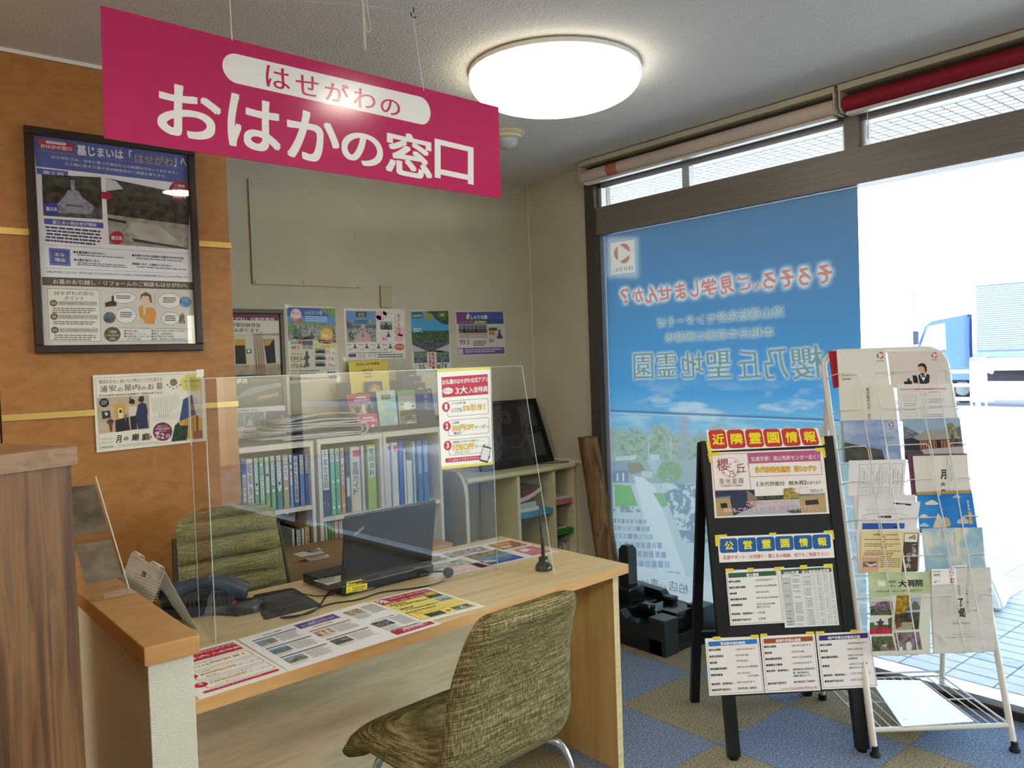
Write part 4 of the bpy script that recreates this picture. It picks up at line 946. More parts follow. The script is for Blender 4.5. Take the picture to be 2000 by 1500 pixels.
gb('lower_block', px_-.105, px_+.105, py_-.105, py_+.105, .09, .155, m_gr, .006); gb('middle_block', px_-.062, px_+.062, py_-.062, py_+.062, .155, .235, m_gr, .010)
w = .033
B().prism([(px_-w, py_-w, .235), (px_+w, py_-w, .235), (px_+w, py_+w, .235), (px_-w, py_+w, .235)], [(px_-w, py_-w, pt.z-.022), (px_+w, py_-w, pt.z-.022), (px_+w, py_+w, pt.z-.022), (px_-w, py_+w, pt.z-.022)])\
   .prism([(px_-w, py_-w, pt.z-.022), (px_+w, py_-w, pt.z-.022), (px_+w, py_+w, pt.z-.022), (px_-w, py_+w, pt.z-.022)], [(px_-w*.6, py_-w*.6, pt.z), (px_+w*.6, py_-w*.6, pt.z), (px_+w*.6, py_+w*.6, pt.z), (px_-w*.6, py_+w*.6, pt.z)]).obj('main_stone', m_gr, t)
gb('offering_block', px_-.08, px_+.10, py_-.25, py_-.145, .09, .16, m_gr, .01); gb('flower_holder', px_+.07, px_+.125, py_-.23, py_-.165, .16, .195, m_gr, .01); gb('flower_holder', px_-.11, px_-.055, py_-.23, py_-.165, .16, .195, m_gr, .01)
gb('incense_stand', px_-.03, px_+.10, py_-.34, py_-.262, .09, .14, m_gr, .008); gb('incense_stand', px_-.04, px_+.11, py_-.345, py_-.258, .14, .165, m_gr, .004)
# ================================================================== EASEL BOARD
EL, ER = Vector((2.343, 1.679, 0)), Vector((2.748, 1.374, 0)); eu = (ER-EL).normalized(); en = Vector((-eu.y, eu.x, 0)); EW = (ER-EL).length
if en.dot(EYE-EL) > 0: en = -en          # en points away from the camera
TOPL = EL+en*.235+Z_*1.105
ev = (TOPL-EL); EH = ev.length; evn = ev.normalized(); EN = eu.cross(evn).normalized()
if EN.dot(EYE-EL) < 0: EN = -EN
def eo(u, v, d=0): return EL+eu*u+evn*v+EN*d
t = thing('easel_board', 'black A-frame notice board covered with taped paper notices beside the brochure rack', 'notice board', (EL+ER)/2+en*.24)
BK = M('#0e0e10', .4)
def ebar(n, u0, u1, v0, v1, d0, d1, m=BK):
    return B().prism([eo(u0, v0, d0), eo(u1, v0, d0), eo(u1, v1, d0), eo(u0, v1, d0)], [eo(u0, v0, d1), eo(u1, v0, d1), eo(u1, v1, d1), eo(u0, v1, d1)]).obj(n, m, t)
ebar('front_leg', 0, .042, .012, EH, -.03, 0); ebar('front_leg', EW-.042, EW, .012, EH, -.03, 0)
ebar('top_rail', .042, EW-.042, EH-.045, EH, -.03, 0); ebar('bottom_rail', .042, EW-.042, .215, .27, -.03, 0)
ebar('board_panel', .042, EW-.042, .27, EH-.045, -.014, -.004, M('#131417', .55))
for u in (.021, EW-.021): B().lathe(eo(u, .004, -.015), [(.016, -.002), (.016, .008)], seg=14).obj('rubber_foot', M('#050505', .7), t)
RL, RR_ = EL+en*.486, ER+en*.486; TR0 = TOPL+en*.03
for base in (RL, RR_):
    off = (base-RL); a, b_ = base, TOPL+off+en*.028-Z_*.01; sd = eu*(.034 if base is RL else -.034); dp = en*.03
    B().prism([a, a+sd, a+sd+dp, a+dp], [b_, b_+sd, b_+sd+dp, b_+dp]).obj('rear_leg', BK, t)
    B().lathe(a+sd*.5+dp*.5, [(.017, 0.0), (.017, .006)], seg=14).obj('rubber_foot', M('#050505', .7), t)
def rear(f): return RL.lerp(TOPL+en*.028, f)
a = rear(.235); B().prism([a, a+eu*EW, a+eu*EW+en*.025, a+en*.025], [p+Z_*.05 for p in (a, a+eu*EW, a+eu*EW+en*.025, a+en*.025)]).obj('rear_rail', BK, t)
B().tube([eo(.05, .30, -.03), rear(.26)+eu*.05], .006).obj('spreader', BK, t)
B().tube([eo(EW-.05, .30, -.03), rear(.26)+eu*(EW-.05)], .006).obj('spreader', BK, t)
EP = eo(0, 0, 0)
def esheet(q, lift=.0015): return Sheet(q, EP, EN, lift=lift)
def tapes(s, lst):
    for q in lst: s.strip(q, 'tape', TAPE, l=.5)
def tp(x, y, w=16, h=9): return [(x, y), (x+w, y-w*.05), (x+w+.6, y+h-w*.05), (x+.6, y+h)]
# 1 heading
s = esheet([(1379, 840), (1597, 836), (1607, 870), (1385, 881)], .004); s.paper('notice', '#f1ebe2'); tag(s.o, 'strip of six red blocks with yellow characters topping the notice board', 'notice', 'notices on the easel board')
Zz = Zm(1340, 820, 6.667)
for i, (ch, (xa, ya), (xb, yb), (xc, yc), (xd, yd)) in enumerate((('近', (283, 135), (505, 128), (545, 372), (318, 385)), ('隣', (522, 130), (742, 125), (783, 363), (556, 373)), ('霊', (760, 125), (980, 120), (1022, 353), (795, 363)), ('園', (995, 120), (1215, 115), (1262, 345), (1035, 354)), ('情', (1232, 116), (1450, 110), (1500, 336), (1275, 345)), ('報', (1468, 112), (1680, 108), (1742, 325), (1520, 335)))):
    s.RR([Zz(xa, ya), Zz(xb, yb), Zz(xc, yc), Zz(xd, yd)], '#c5302b', 1, .2)
    mx, my = (xa+xb+xc+xd)/4, (ya+yb+yc+yd)/4; p = Zz(mx-78, my-70); q = Zz(mx+78, my-76)
    s.T(ch, *p, *q, 21.5, '#f2dd1e', .03)
s.done(); tapes(s, [[(1379, 862), (1386, 861), (1390, 884), (1383, 885)], [(1603, 853), (1609, 852), (1611, 868), (1605, 869)]])
# 2 main poster
s = esheet([(1387, 884), (1607, 876), (1620, 1003), (1396, 1012)]); s.paper('notice', '#efe6e0'); tag(s.o, 'pink bordered cemetery notice with a gate photo in the upper half of the notice board', 'notice', 'notices on the easel board')
PKK = '#b4587e'
s.P([Zz(800, 432), Zz(1745, 392), Zz(1752, 528), Zz(815, 565)], PKK, 2)
s.T('交通至便！流山免許センター近く！', *Zz(840, 480), *Zz(1720, 448), 9.6, '#f6ecec', .012)
s.ring([Zz(805, 568), Zz(1750, 530), Zz(1772, 708), Zz(830, 742)], PKK, 1)
s.T('永代供養付墓所', *Zz(890, 608), *Zz(1358, 600), 12.6, '#b02a20', .055, 4); s.T('永代供養付墓所', *Zz(894, 612), *Zz(1354, 604), 11.4, '#f2dc28', .01, 6)
s.T('残りわずか', *Zz(1398, 598), *Zz(1698, 588), 12.2, '#b02a20', .055, 4); s.T('残りわずか', *Zz(1402, 602), *Zz(1694, 592), 11, '#f2dc28', .01, 6)
s.ring([Zz(333, 452), Zz(797, 434), Zz(842, 905), Zz(372, 918)], PKK, 1)
s.C(*Zz(580, 620), 20, 20, '#e6bcc4', 2); s.C(*Zz(580, 615), 17.5, 17.5, '#efe6e0', 3)
for u, v in ((575, 575), (640, 545), (488, 690), (560, 615)): s.C(*Zz(u, v), 3, 2.4, '#d59aa8', 3.5, 10)
s.T('櫻', *Zz(388, 508), *Zz(545, 500), 24, '#8e1f3c', .008, 5); s.T('乃', *Zz(545, 668), *Zz(630, 660), 13, '#4a2530', .004); s.T('丘', *Zz(635, 575), *Zz(770, 565), 17, '#6a2236', .006)
for i, ch in enumerate('聖地霊園'): s.T(ch, *Zz(430+83*i, 768-2*i), *Zz(492+83*i, 766-2*i), 10, '#6b5058', .0)
s.T('日本庭園式の公園墓地', *Zz(452, 846), *Zz(728, 840), 4, '#8e4a5c', .01)
s.T('【', *Zz(915, 810), *Zz(935, 808), 8.6, '#23402e', .01); s.T('永代供養付', *Zz(953, 806), *Zz(1278, 796), 9, '#23402e', .01); s.T('樹木葬】', *Zz(1330, 794), *Zz(1556, 786), 9, '#23402e', .012); s.T('もあります', *Zz(1570, 800), *Zz(1755, 792), 6.4, '#333333', .008)
tr = mot('#20261c', '#56603e', 90)
s.photo([Zz(372, 925), Zz(1800, 860), Zz(1830, 1205), Zz(400, 1258)], [(0, .28, '#efe6e0'), (.28, .45, tr), (.45, 1, '#c9c3c2')],
  [([(0, 0), (.36, .02), (.36, .3), (.30, .98), (0, 1)], '#25344f'), ([(.29, .02), (.38, .34), (.38, .62), (.33, .7), (.29, .7)], '#8a7668'), ([(.62, .04), (.70, .0), (.78, .16), (.76, .4), (.62, .44)], mot('#8a7a3a', '#c0a860', 90)),
   ([(.15, 1), (.32, .72), (.72, .66), (.80, .98)], '#a9b4c4'), ([(.62, .86), (.78, .8), (.8, .98), (.68, .98)], '#3d5a40'), ([(0, .3), (.13, .28), (.15, .98), (0, 1)], '#b29a66'), ([(.04, .5), (.10, .49), (.105, .68), (.045, .69)], '#1e1a18'),
   ([(0, .25), (.14, .22), (.14, .29), (0, .32)], '#6a7a96'), ([(.755, .36), (1, .30), (1, .98), (.77, .98)], '#b39a68'), ([(.75, .33), (1, .26), (1, .33), (.75, .38)], '#8e8a84'), ([(.81, .52), (.93, .50), (.935, .68), (.815, .7)], '#2e2626')])
s.T('48.5', *Zz(1398, 882), *Zz(1590, 874), 12.5, '#f4e8e4', .045, 7); s.T('48.5', *Zz(1400, 884), *Zz(1588, 876), 12, '#c22a2a', .015, 8); s.T('万円より', *Zz(1608, 908), *Zz(1775, 900), 7, '#2c2c26', .01, 8)
s.T('ご相談はスタッフまで♪', *Zz(775, 1056), *Zz(1408, 1040), 9.6, '#a85868', .05, 7); s.T('ご相談はスタッフまで♪', *Zz(778, 1058), *Zz(1405, 1042), 9, '#f6dfe2', .005, 9)
s.T('資料もございます。お気軽にお声かけ下さい。', *Zz(478, 1146), *Zz(1722, 1112), 10, '#a85868', .05, 7); s.T('資料もございます。お気軽にお声かけ下さい。', *Zz(482, 1148), *Zz(1718, 1114), 9.4, '#f6eaea', .006, 9)
s.done(); tapes(s, [tp(1383, 884, 24, 7), [(1382, 886), (1387, 886), (1391, 904), (1386, 904)], tp(1592, 875, 18, 7), [(1605, 876), (1611, 876), (1613, 894), (1607, 894)]])
# 3 public cemeteries heading
Zz = Zm(1380, 1030, 6.25)
s = esheet([(1401, 1048), (1625, 1040), (1630, 1089), (1405, 1099)]); s.paper('notice', '#f1ece6'); tag(s.o, 'strip of six blue blocks with yellow characters in the middle of the notice board', 'notice', 'notices on the easel board')
for i, ch in enumerate('公営霊園情報'):
    a, b_ = 150+227*i, 373+227*i; y = 140-9.8*i
    s.RR([Zz(a, y), Zz(b_, y-9), Zz(b_+12, y+165), Zz(a+14, y+175)], '#145a9e', 1, .17)
    m_ = (a+b_)/2+8; s.T(ch, *Zz(m_-54, y+32), *Zz(m_+54, y+27), 17, '#f0e13c', .028)
s.T('応募サポート・お見積り・墓じまい相談、何でもご相談下さい！', *Zz(200, 344), *Zz(1488, 296), 8.2, '#c03a3e', .012)
s.done(); tapes(s, [[Zz(100, 95), Zz(245, 85), Zz(248, 108), Zz(160, 118), Zz(165, 225), Zz(110, 230)], [Zz(762, 68), Zz(848, 62), Zz(850, 92), Zz(765, 98)], [Zz(1425, 42), Zz(1545, 33), Zz(1560, 148), Zz(1535, 150), Zz(1528, 85), Zz(1430, 62)]])
# 4 metropolitan cemeteries, two sheets
s = esheet([Zz(230, 525), Zz(905, 492), Zz(950, 1165), Zz(290, 1200)]); s.paper('notice', '#efeae6'); tag(s.o, 'schedule notice with a dark green heading, left one of the middle pair on the board', 'notice', 'notices on the easel board')
GD = '#2f5c46'
s.P([Zz(262, 560), Zz(845, 528), Zz(852, 585), Zz(268, 618)], GD, 2); s.T('都立霊園', *Zz(482, 563), *Zz(632, 555), 6.4, '#f0ece6', .03)
s.ring([Zz(246, 580), Zz(868, 548), Zz(928, 1150), Zz(303, 1183)], '#555555', .6)
def rows(s, Zz, L, h=4.4):
    for (u, v, a, w, uu, vv, b_, ww) in L:
        s.T('■'+a, *Zz(u, v), *Zz(u+w, v-w*.055), h, '#222222', .022)
        if b_: s.T(b_, *Zz(uu, vv), *Zz(uu+ww, vv-ww*.055), h, '#222222', .012)
rows(s, Zz, [(270, 650, '申込期間', 140, 580, 636, '~7月4日(月)まで', 230), (277, 724, '受付番号通知', 198, 590, 706, '8月9日(火)以降発送', 266), (283, 795, '抽選', 84, 598, 780, '8月18日(木)', 164), (290, 868, '抽選結果通知', 198, 606, 850, '9月2日(金)以降発送', 266), (297, 938, '書類審査', 140, 611, 926, '9月21日(水)以降', 226), (306, 1046, '使用料・管理料納入', 272, 617, 1030, '11月頃', 92), (313, 1120, '使用許可証交付', 228, 632, 1102, '12月頃', 90)])
s.T('指定された日', *Zz(611, 960), *Zz(770, 952), 4.2, '#222222', .012); s.done(); tapes(s, [tp(*Zz(228, 505), 16, 7), tp(*Zz(497, 495), 12, 7), tp(*Zz(826, 485), 19, 8)])
s = esheet([Zz(905, 500), Zz(1535, 468), Zz(1620, 1193), Zz(957, 1226)], .0026); s.paper('notice', '#eaeae4'); tag(s.o, 'table of lottery odds with a green heading, right one of the middle pair on the board', 'notice', 'notices on the easel board')
s.P([Zz(905, 518), Zz(1520, 482), Zz(1525, 542), Zz(912, 575)], GD, 2); s.T('2022年度', *Zz(934, 538), *Zz(1124, 528), 6, '#f0ece6', .025); s.T('都立霊園抽選倍率', *Zz(1156, 530), *Zz(1494, 506), 6, '#f0ece6', .025)
c4 = [Zz(915, 588), Zz(1524, 556), Zz(1598, 1175), Zz(982, 1205)]
def qd(u, v): a = [c4[0][k]*(1-u)+c4[1][k]*u for k in (0, 1)]; b_ = [c4[3][k]*(1-u)+c4[2][k]*u for k in (0, 1)]; return tuple(a[k]*(1-v)+b_[k]*v for k in (0, 1))
NR = 26
for i in range(NR+1): s.ln(*qd(.16 if i % 4 else 0, i/NR), *qd(1, i/NR), '#777777', .35, 2)
for u in (0, .16, .42, .63, .77, .89, 1): s.ln(*qd(u, 0), *qd(u, 1), '#777777', .4, 2)
for v0, v1 in ((.04, .27), (.27, .54), (.54, .6), (.6, .82), (.82, .88), (.88, .94), (.94, 1)):
    s.P([qd(0, v0), qd(.16, v0), qd(.16, v1), qd(0, v1)], '#c4c8c6', 1.5); p = qd(.02, (v0+v1)/2-.006); q = qd(.13, (v0+v1)/2-.006); s.greek(*p, *q, 2, 1, 1.3, '#555555')
for i in range(NR):
    for u0, u1 in ((.2, .36), (.44, .58), (.70, .75), (.83, .87), (.95, .99)):
        if random.random() < .8: p = qd(u0, (i+.3)/NR); q = qd(u1, (i+.3)/NR); s.greek(*p, *q, 2, 1, 1.1, '#777777')
s.done(); tapes(s, [tp(*Zz(1138, 462), 14, 8), tp(*Zz(1425, 448), 18, 8)])
# 5 three municipal schedules
Zz = Zm(1370, 1220, 5.556)
def sched(q, head, txt, hq, tx, L, label, tps, frame, red=None, bord='#555577'):
    s = esheet([Zz(*p) for p in q], .003); s.paper('notice', '#f0e9e5'); tag(s.o, label, 'notice', 'notices on the easel board')
    s.ring([Zz(*p) for p in frame], bord, .6); s.P([Zz(*p) for p in hq], head, 2); s.T(txt, *Zz(*tx[0]), *Zz(*tx[1]), 6, '#f0e9e5', .03)
    rows(s, Zz, L, 4.6)
    if red: s.T(red[0], *Zz(*red[1]), *Zz(*red[2]), 3.4, '#c04444', .01)
    s.done(); tapes(s, [[Zz(a, b_), Zz(a+c, b_-c*.05), Zz(a+c+2, b_+36-c*.05), Zz(a+3, b_+36)] for a, b_, c in tps])
    return s
sched([(38, 150), (622, 125), (685, 743), (85, 772)], '#1f74c2', '習志野市海浜霊園', [(72, 186), (598, 155), (602, 206), (80, 238)], [(204, 190), (470, 178)],
 [(80, 264, '申込期間', 126, 362, 258, '~6月22日(水)まで', 218), (86, 335, '受付表発送', 152, 366, 322, '6月24日(金)', 146), (91, 402, '抽選', 76, 372, 384, '7月3日(日)', 128), (96, 470, '抽選結果通知', 178, 377, 450, '7月6日(水)以降発送', 236), (102, 536, '資格審査', 128, 384, 518, '7月13日(水)', 142), (110, 634, '使用料・管理料納入', 240, 384, 616, '8月23日(火)まで', 196), (116, 698, '使用許可証交付', 204, 396, 680, '使用料納入後順次', 206)],
 'schedule notice with a bright blue heading, left of the bottom three', [(122, 132, 84), (532, 112, 86)], [(62, 205), (612, 178), (672, 727), (100, 752)])
s = sched([(636, 124), (1228, 98), (1293, 712), (692, 742)], '#a04a1e', '船橋市営馬込霊園', [(672, 155), (1204, 124), (1208, 175), (678, 207)], [(804, 158), (1074, 146)],
 [(680, 229, '申込期間', 126, 966, 218, '~9月30日(金)まで', 220), (686, 295, '抽選', 76, 974, 284, '10月7日(金)', 142), (693, 362, '抽選結果通知', 180, 980, 344, '10月21日(金)発送', 216), (700, 428, '書類及び審査', 176, 986, 408, '11月30日(水)まで', 210), (706, 492, '使用料・管理料納入', 242, 990, 476, '書類審査(2週間程度)', 242), (718, 628, '使用許可証交付', 204, 1000, 610, '納付確認完了後順次', 232)],
 'schedule notice with a rust brown heading, middle of the bottom three', [(636, 100, 76), (1130, 78, 90)], [(660, 178), (1216, 150), (1278, 690), (712, 722)], ('90cm以上の区画は抽選で随時申込可能', (862, 686), (1252, 666)), '#8a5040')
s2 = esheet([Zz(990, 500), Zz(1240, 490), Zz(1240, 560), Zz(990, 570)], .0046); s2.t = 0; s2.T('後、納付書送付。', *Zz(992, 512), *Zz(1170, 503), 4.2, '#222222', .014); s2.T('記載の期日までに。', *Zz(996, 545), *Zz(1196, 535), 4.2, '#222222', .014); s2.done('print', s.o)
s = sched([(1240, 97), (1815, 70), (1915, 675), (1308, 704)], '#38286e', '松戸市営白井聖地公園', [(1272, 120), (1800, 88), (1806, 143), (1278, 175)], [(1368, 128), (1716, 112)],
 [(1284, 210, '申込期間', 126, 1572, 192, '~9月30日(金)まで', 218), (1292, 274, '抽選', 76, 1580, 256, '10月13日(木)', 166), (1300, 344, '抽選結果通知', 178, 1590, 322, '10月14日(金)', 164), (1312, 438, '審査', 76, 1602, 418, '10月31日(月)頃', 196), (1324, 540, '使用料・管理料納入', 246, 1617, 518, '11月17日(木)まで', 214), (1336, 604, '使用許可証交付', 204, 1617, 588, '12月1日(木)', 150)],
 'schedule notice with a purple heading, right of the bottom three', [(1236, 74, 96), (1614, 56, 80)], [(1264, 148), (1822, 112), (1900, 655), (1326, 685)])
s2 = esheet([Zz(1590, 350), Zz(1750, 345), Zz(1750, 480), Zz(1590, 490)], .0046); s2.t = 0; s2.T('以降発送', *Zz(1590, 358), *Zz(1694, 352), 4.2, '#222222', .014); s2.T('指定された日', *Zz(1602, 458), *Zz(1750, 450), 4.2, '#222222', .014); s2.done('print', s.o)
s2 = esheet([Zz(490, 540), Zz(620, 535), Zz(620, 570), Zz(490, 570)], .0046); s2.t = 0; s2.T('~29日(金)', *Zz(494, 546), *Zz(620, 538), 4.2, '#222222', .014); s2.done('print', bpy.data.objects[[o.name for o in bpy.data.objects if o.get('label') == 'schedule notice with a bright blue heading, left of the bottom three'][0]])
# ================================================================== BROCHURE RACK
KL, KR = Vector((2.736, 1.35, 0)), Vector((3.113, 1.036, 0)); ku = (KR-KL).normalized(); kn = Vector((.64, .77, 0)).normalized(); KW = (KR-KL).length
kt = Vector((3.050, 1.688, 1.419)); kv = (kt-KL); kvn = kv.normalized(); KN = ku.cross(kvn).normalized()
if KN.dot(EYE-KL) < 0: KN = -KN
def ko(u, v, d=0): return KL+ku*u+kvn*v+KN*d
t = thing('brochure_rack', 'white wire brochure rack leaning back beside the window, full of leaflets', 'rack', (KL+KR)/2+kn*.24)
WT = M('#dcd8cc', .35, .5)
top_ = 1.495; rr_ = .07
fr = [ko(0, .03)] + [ko(0, v) for v in (.4, .8, top_-rr_)]
fr += [ko(rr_-rr_*math.cos(a), top_-rr_+rr_*math.sin(a)) for a in [math.pi/2*k/6 for k in range(1, 7)]]
fr += [ko(KW-rr_+rr_*math.sin(a), top_-rr_+rr_*math.cos(a)) for a in [math.pi/2*k/6 for k in range(0, 7)]]
fr += [ko(KW, v) for v in (.8, .4, .03)]
B().tube(fr, .0115, seg=12).obj('front_frame', WT, t)
for u in (0, KW):
    B().lathe(ko(u, 0)-Z_*ko(u, 0).z, [(.018, .0), (.018, .008), (.012, .016), (.0115, .034)], seg=14).obj('rubber_foot', M('#151515', .6), t)
    r0 = KL+ku*u+kn*.475; B().tube([r0+Z_*.02, ko(u, 1.30, -.012)], .0105, seg=10).obj('rear_leg', WT, t)
    B().lathe(r0, [(.016, 0), (.016, .022)], seg=12).obj('rubber_foot', M('#151515', .6), t)
B().tube([ko(KW/2, .34, -.008), ko(KW/2, top_-.02, -.008)], .004, seg=8).obj('centre_rod', WT, t)
B().tube([KL+kn*.475+Z_*.10, KR+kn*.475+Z_*.10], .004).obj('rear_rod', WT, t)
ROWS = (1.384, 1.236, 1.092, .958, .815, .678, .533)
for v in ROWS:
    g = B(); D = .070
    for pts in ([(0, v, 0), (.012, v-.002, D*.6), (.04, v, D), (.165, v, D), (.172, v-.008, D), (.172, v-.155, D), (.172, v-.16, D-.01), (.172, v-.16, 0)],):
        g.tube([ko(*p) for p in pts], .0021, seg=6)
    # left inverted L, middle U, right L as in a two-column rack
    g = B()
    def w(pts): g.tube([ko(*p) for p in pts], .0021, seg=6)
    vb = v-.195
    w([(0, v, 0), (.015, v, D*.7), (.035, v, D), (.088, v, D), (.098, v-.01, D), (.108, vb, D), (.108, vb-.004, D-.012), (.108, vb-.004, 0)])
    w([(.172, vb-.004, 0), (.172, vb-.004, D-.012), (.172, vb, D), (.168, v-.01, D), (.176, v, D), (.322, v, D), (.332, v-.01, D), (.342, vb, D), (.342, vb-.004, D-.012), (.342, vb-.004, 0)])
    w([(.408, vb-.004, 0), (.408, vb-.004, D-.012), (.408, vb, D), (.408, v-.01, D), (.418, v, D), (.465, v, D), (.488, v, D*.6), (KW, v, 0)])
    w([(.245, v, D), (.245, v, 0)]); w([(0, vb-.004, .0), (KW, vb-.004, 0)])
    g.obj('pocket_wire', WT, t)
# bottom wire shelf
sh = .085; fz = ko(0, sh).z
q0, q1 = ko(0, sh), ko(KW, sh); r0, r1 = KL+kn*.475+Z_*fz, KR+kn*.475+Z_*fz
g = B(); g.tube([q0, q1], .009, seg=10); g.obj('shelf_front_bar', WT, t)
g = B()
g.tube([q0, r0], .004).tube([q1, r1], .004).tube([r0, r1], .004).tube([q0.lerp(r0, .5), q1.lerp(r1, .5)], .003)
for k in range(1, 14): f = k/14; g.tube([q0.lerp(q1, f)+Z_*.006, r0.lerp(r1, f)+Z_*.004], .0023, seg=6)
g.obj('shelf_wires', WT, t)
s = Sheet([(1700, 1329), (1797, 1330), (1902, 1410), (1762, 1420)], (0, 0, fz+.010), Z_); s.paper('flyer_sheet', '#eceef0', t=.003, m=M('#eceef0', .35)); tag(s.o, 'blank white flyers lying on the bottom wire shelf of the brochure rack', 'flyer')
s.T('ご案内', 1762, 1406, 1773, 1405, 3, '#c9a5a8', .01); s.done()
# --- logo of three leaves
def logo(s, x, y, r, col='#a8444a', word=None, wcol='#8a5a5a', l=6):
    for k in range(3):
        a = math.radians(-70+120*k); pts = []
        for i in range(9):
            f = i/8; th = a+math.radians(75)*(f-.5)*1.5; w_ = .30*math.sin(math.pi*f)**.8
            pts.append((x+r*math.cos(th)*(1-w_), y+r*math.sin(th)*(1-w_)))
        for i in range(8, -1, -1):
            f = i/8; th = a+math.radians(75)*(f-.5)*1.5; w_ = .16*math.sin(math.pi*f); pts.append((x+r*math.cos(th)*(1+w_), y+r*math.sin(th)*(1+w_)))
        s.P(pts, col, l)
    if word: s.T(word, x-r*1.25, y+r*1.55, x+r*1.25, y+r*1.5, r*.55, wcol, .02, l)
def bro(row, q, name, label, col, lift=None, th=.002, cat='brochure', m=None):
    v = ROWS[row]; d = (lift if lift is not None else .030+.0)-.0; 
    p = ko(0, v-.18, d); n = (KN+kn*.0).normalized()
    tilt = Matrix.Rotation(math.radians(-5.0), 3, ku); n2 = tilt @ KN
    if abs(n2.z) > abs(KN.z): n2 = Matrix.Rotation(math.radians(5.0), 3, ku) @ KN
    s = Sheet(q, p, n2); s.paper(name, col, t=th, m=m); tag(s.o, label, cat, 'brochures in the white rack'); return s
# row 0
Za = Zm(1590, 660, 6.667)
o = bro(0, [Za(185, 178), Za(290, 170), Za(330, 640), Za(250, 660)], 'brochure', 'dark red folder edge sticking out behind the white top left brochure', '#a3182c', .022, .004); 
s = bro(0, [Za(290, 180), Za(925, 158), Za(985, 640), Za(325, 650)], 'brochure', 'white brochure with a leaf emblem in the top left pocket of the rack', '#e2dcd4', .030, .003)
s.R(*Za(268, 180), *Za(290, 650), '#a3182c', 1, 0, 5); logo(s, *Za(858, 230), 6, word='はせがわ'); s.T('株式会社はせがわ', *Za(360, 486), *Za(540, 478), 2.6, '#6b6660', .01); s.T('総合案内', *Za(362, 530), *Za(480, 524), 3.2, '#6b6660', .02); s.done()
s = bro(0, [Za(950, 182), Za(1665, 180), Za(1720, 640), Za(1005, 650)], 'brochure', 'pale pink brochure with a woman in a dark vest in the top right pocket', '#decfc6', .030, .003)
logo(s, *Za(1562, 228), 5, word='はせがわ'); SK = '#d9a888'
s.C(*Za(1405, 400), 7.6, 9.6, SK, 3); s.P([Za(1345, 400), Za(1350, 350), Za(1390, 330), Za(1440, 340), Za(1462, 385), Za(1462, 440), Za(1445, 460), Za(1430, 390), Za(1395, 368), Za(1352, 378)], '#241a18', 4)
s.P([Za(1385, 440), Za(1425, 440), Za(1430, 490), Za(1395, 495)], SK, 3.2); s.P([Za(1352, 490), Za(1390, 462), Za(1445, 462), Za(1500, 485), Za(1495, 585), Za(1455, 600), Za(1350, 600)], '#23222c', 3.4)
s.P([Za(1380, 470), Za(1408, 500), Za(1440, 465), Za(1460, 470), Za(1420, 570), Za(1380, 500)], '#f2efea', 3.6); s.P([Za(1395, 492), Za(1440, 488), Za(1438, 520), Za(1415, 508), Za(1398, 522)], '#3a3450', 3.8)
s.P([Za(1165, 568), Za(1210, 566), Za(1210, 530), Za(1240, 528), Za(1242, 560), Za(1268, 560), Za(1270, 605), Za(1168, 605)], '#1d1a18', 3); s.P([Za(1275, 490), Za(1340, 492), Za(1350, 590), Za(1290, 590)], '#191718', 3); s.done()
# row 1
s = bro(1, [Za(315, 632), Za(1025, 605), Za(1085, 1090), Za(345, 1100)], 'brochure', 'cream brochure with one column of black vertical characters, second row left', '#dfd9cc', .032, .004)
s.TV('東京藝術大学 お仏壇', *Za(688, 650), *Za(722, 1130), 6.2, '#3a342e', .004); s.done()
s = bro(1, [Za(1070, 605), Za(1765, 600), Za(1830, 1080), Za(1110, 1090)], 'brochure', 'white form with a pink title bar, second row right', '#e6e0dc', .032, .002)
s.P([Za(1112, 662), Za(1714, 650), Za(1716, 672), Za(1115, 684)], '#d9a0a8', 2); s.T('お位牌の文字入れ申込書', *Za(1310, 664), *Za(1540, 659), 2.2, '#8e3a4a', .02)
s.ring([Za(1118, 705), Za(1368, 700), Za(1395, 1060), Za(1135, 1068)], '#9a9490', .4); s.ring([Za(1150, 740), Za(1335, 735), Za(1340, 820), Za(1156, 826)], '#b09aa0', .4)
for i in range(8): s.ln(*Za(1152, 750+10*i), *Za(1336, 745+10*i), '#b7a9ae', .3)
for i, (y, n_) in enumerate(((735, 1), (828, 3), (918, 2))):
    c = Za(1438+4*i, y); s.ring([(c[0]+4*math.cos(a*math.pi/8), c[1]+4*math.sin(a*math.pi/8)) for a in range(16)], '#c58a92', .4); s.T(str(i+1), c[0]-1, c[1]-1.2, c[0]+1, c[1]-1.3, 3, '#c58a92', .01); s.greek(*Za(1480+4*i, y-30), *Za(1690, y-36), 3.4, n_, 1, '#777777')
s.greek(*Za(1165, 855), *Za(1335, 850), 4, 4, 1, '#777777'); s.ring([Za(1165, 985), Za(1345, 978), Za(1350, 1020), Za(1170, 1024)], '#777777', .4); s.greek(*Za(1405, 1000), *Za(1690, 992), 3.5, 2, 1, '#555555'); s.done()
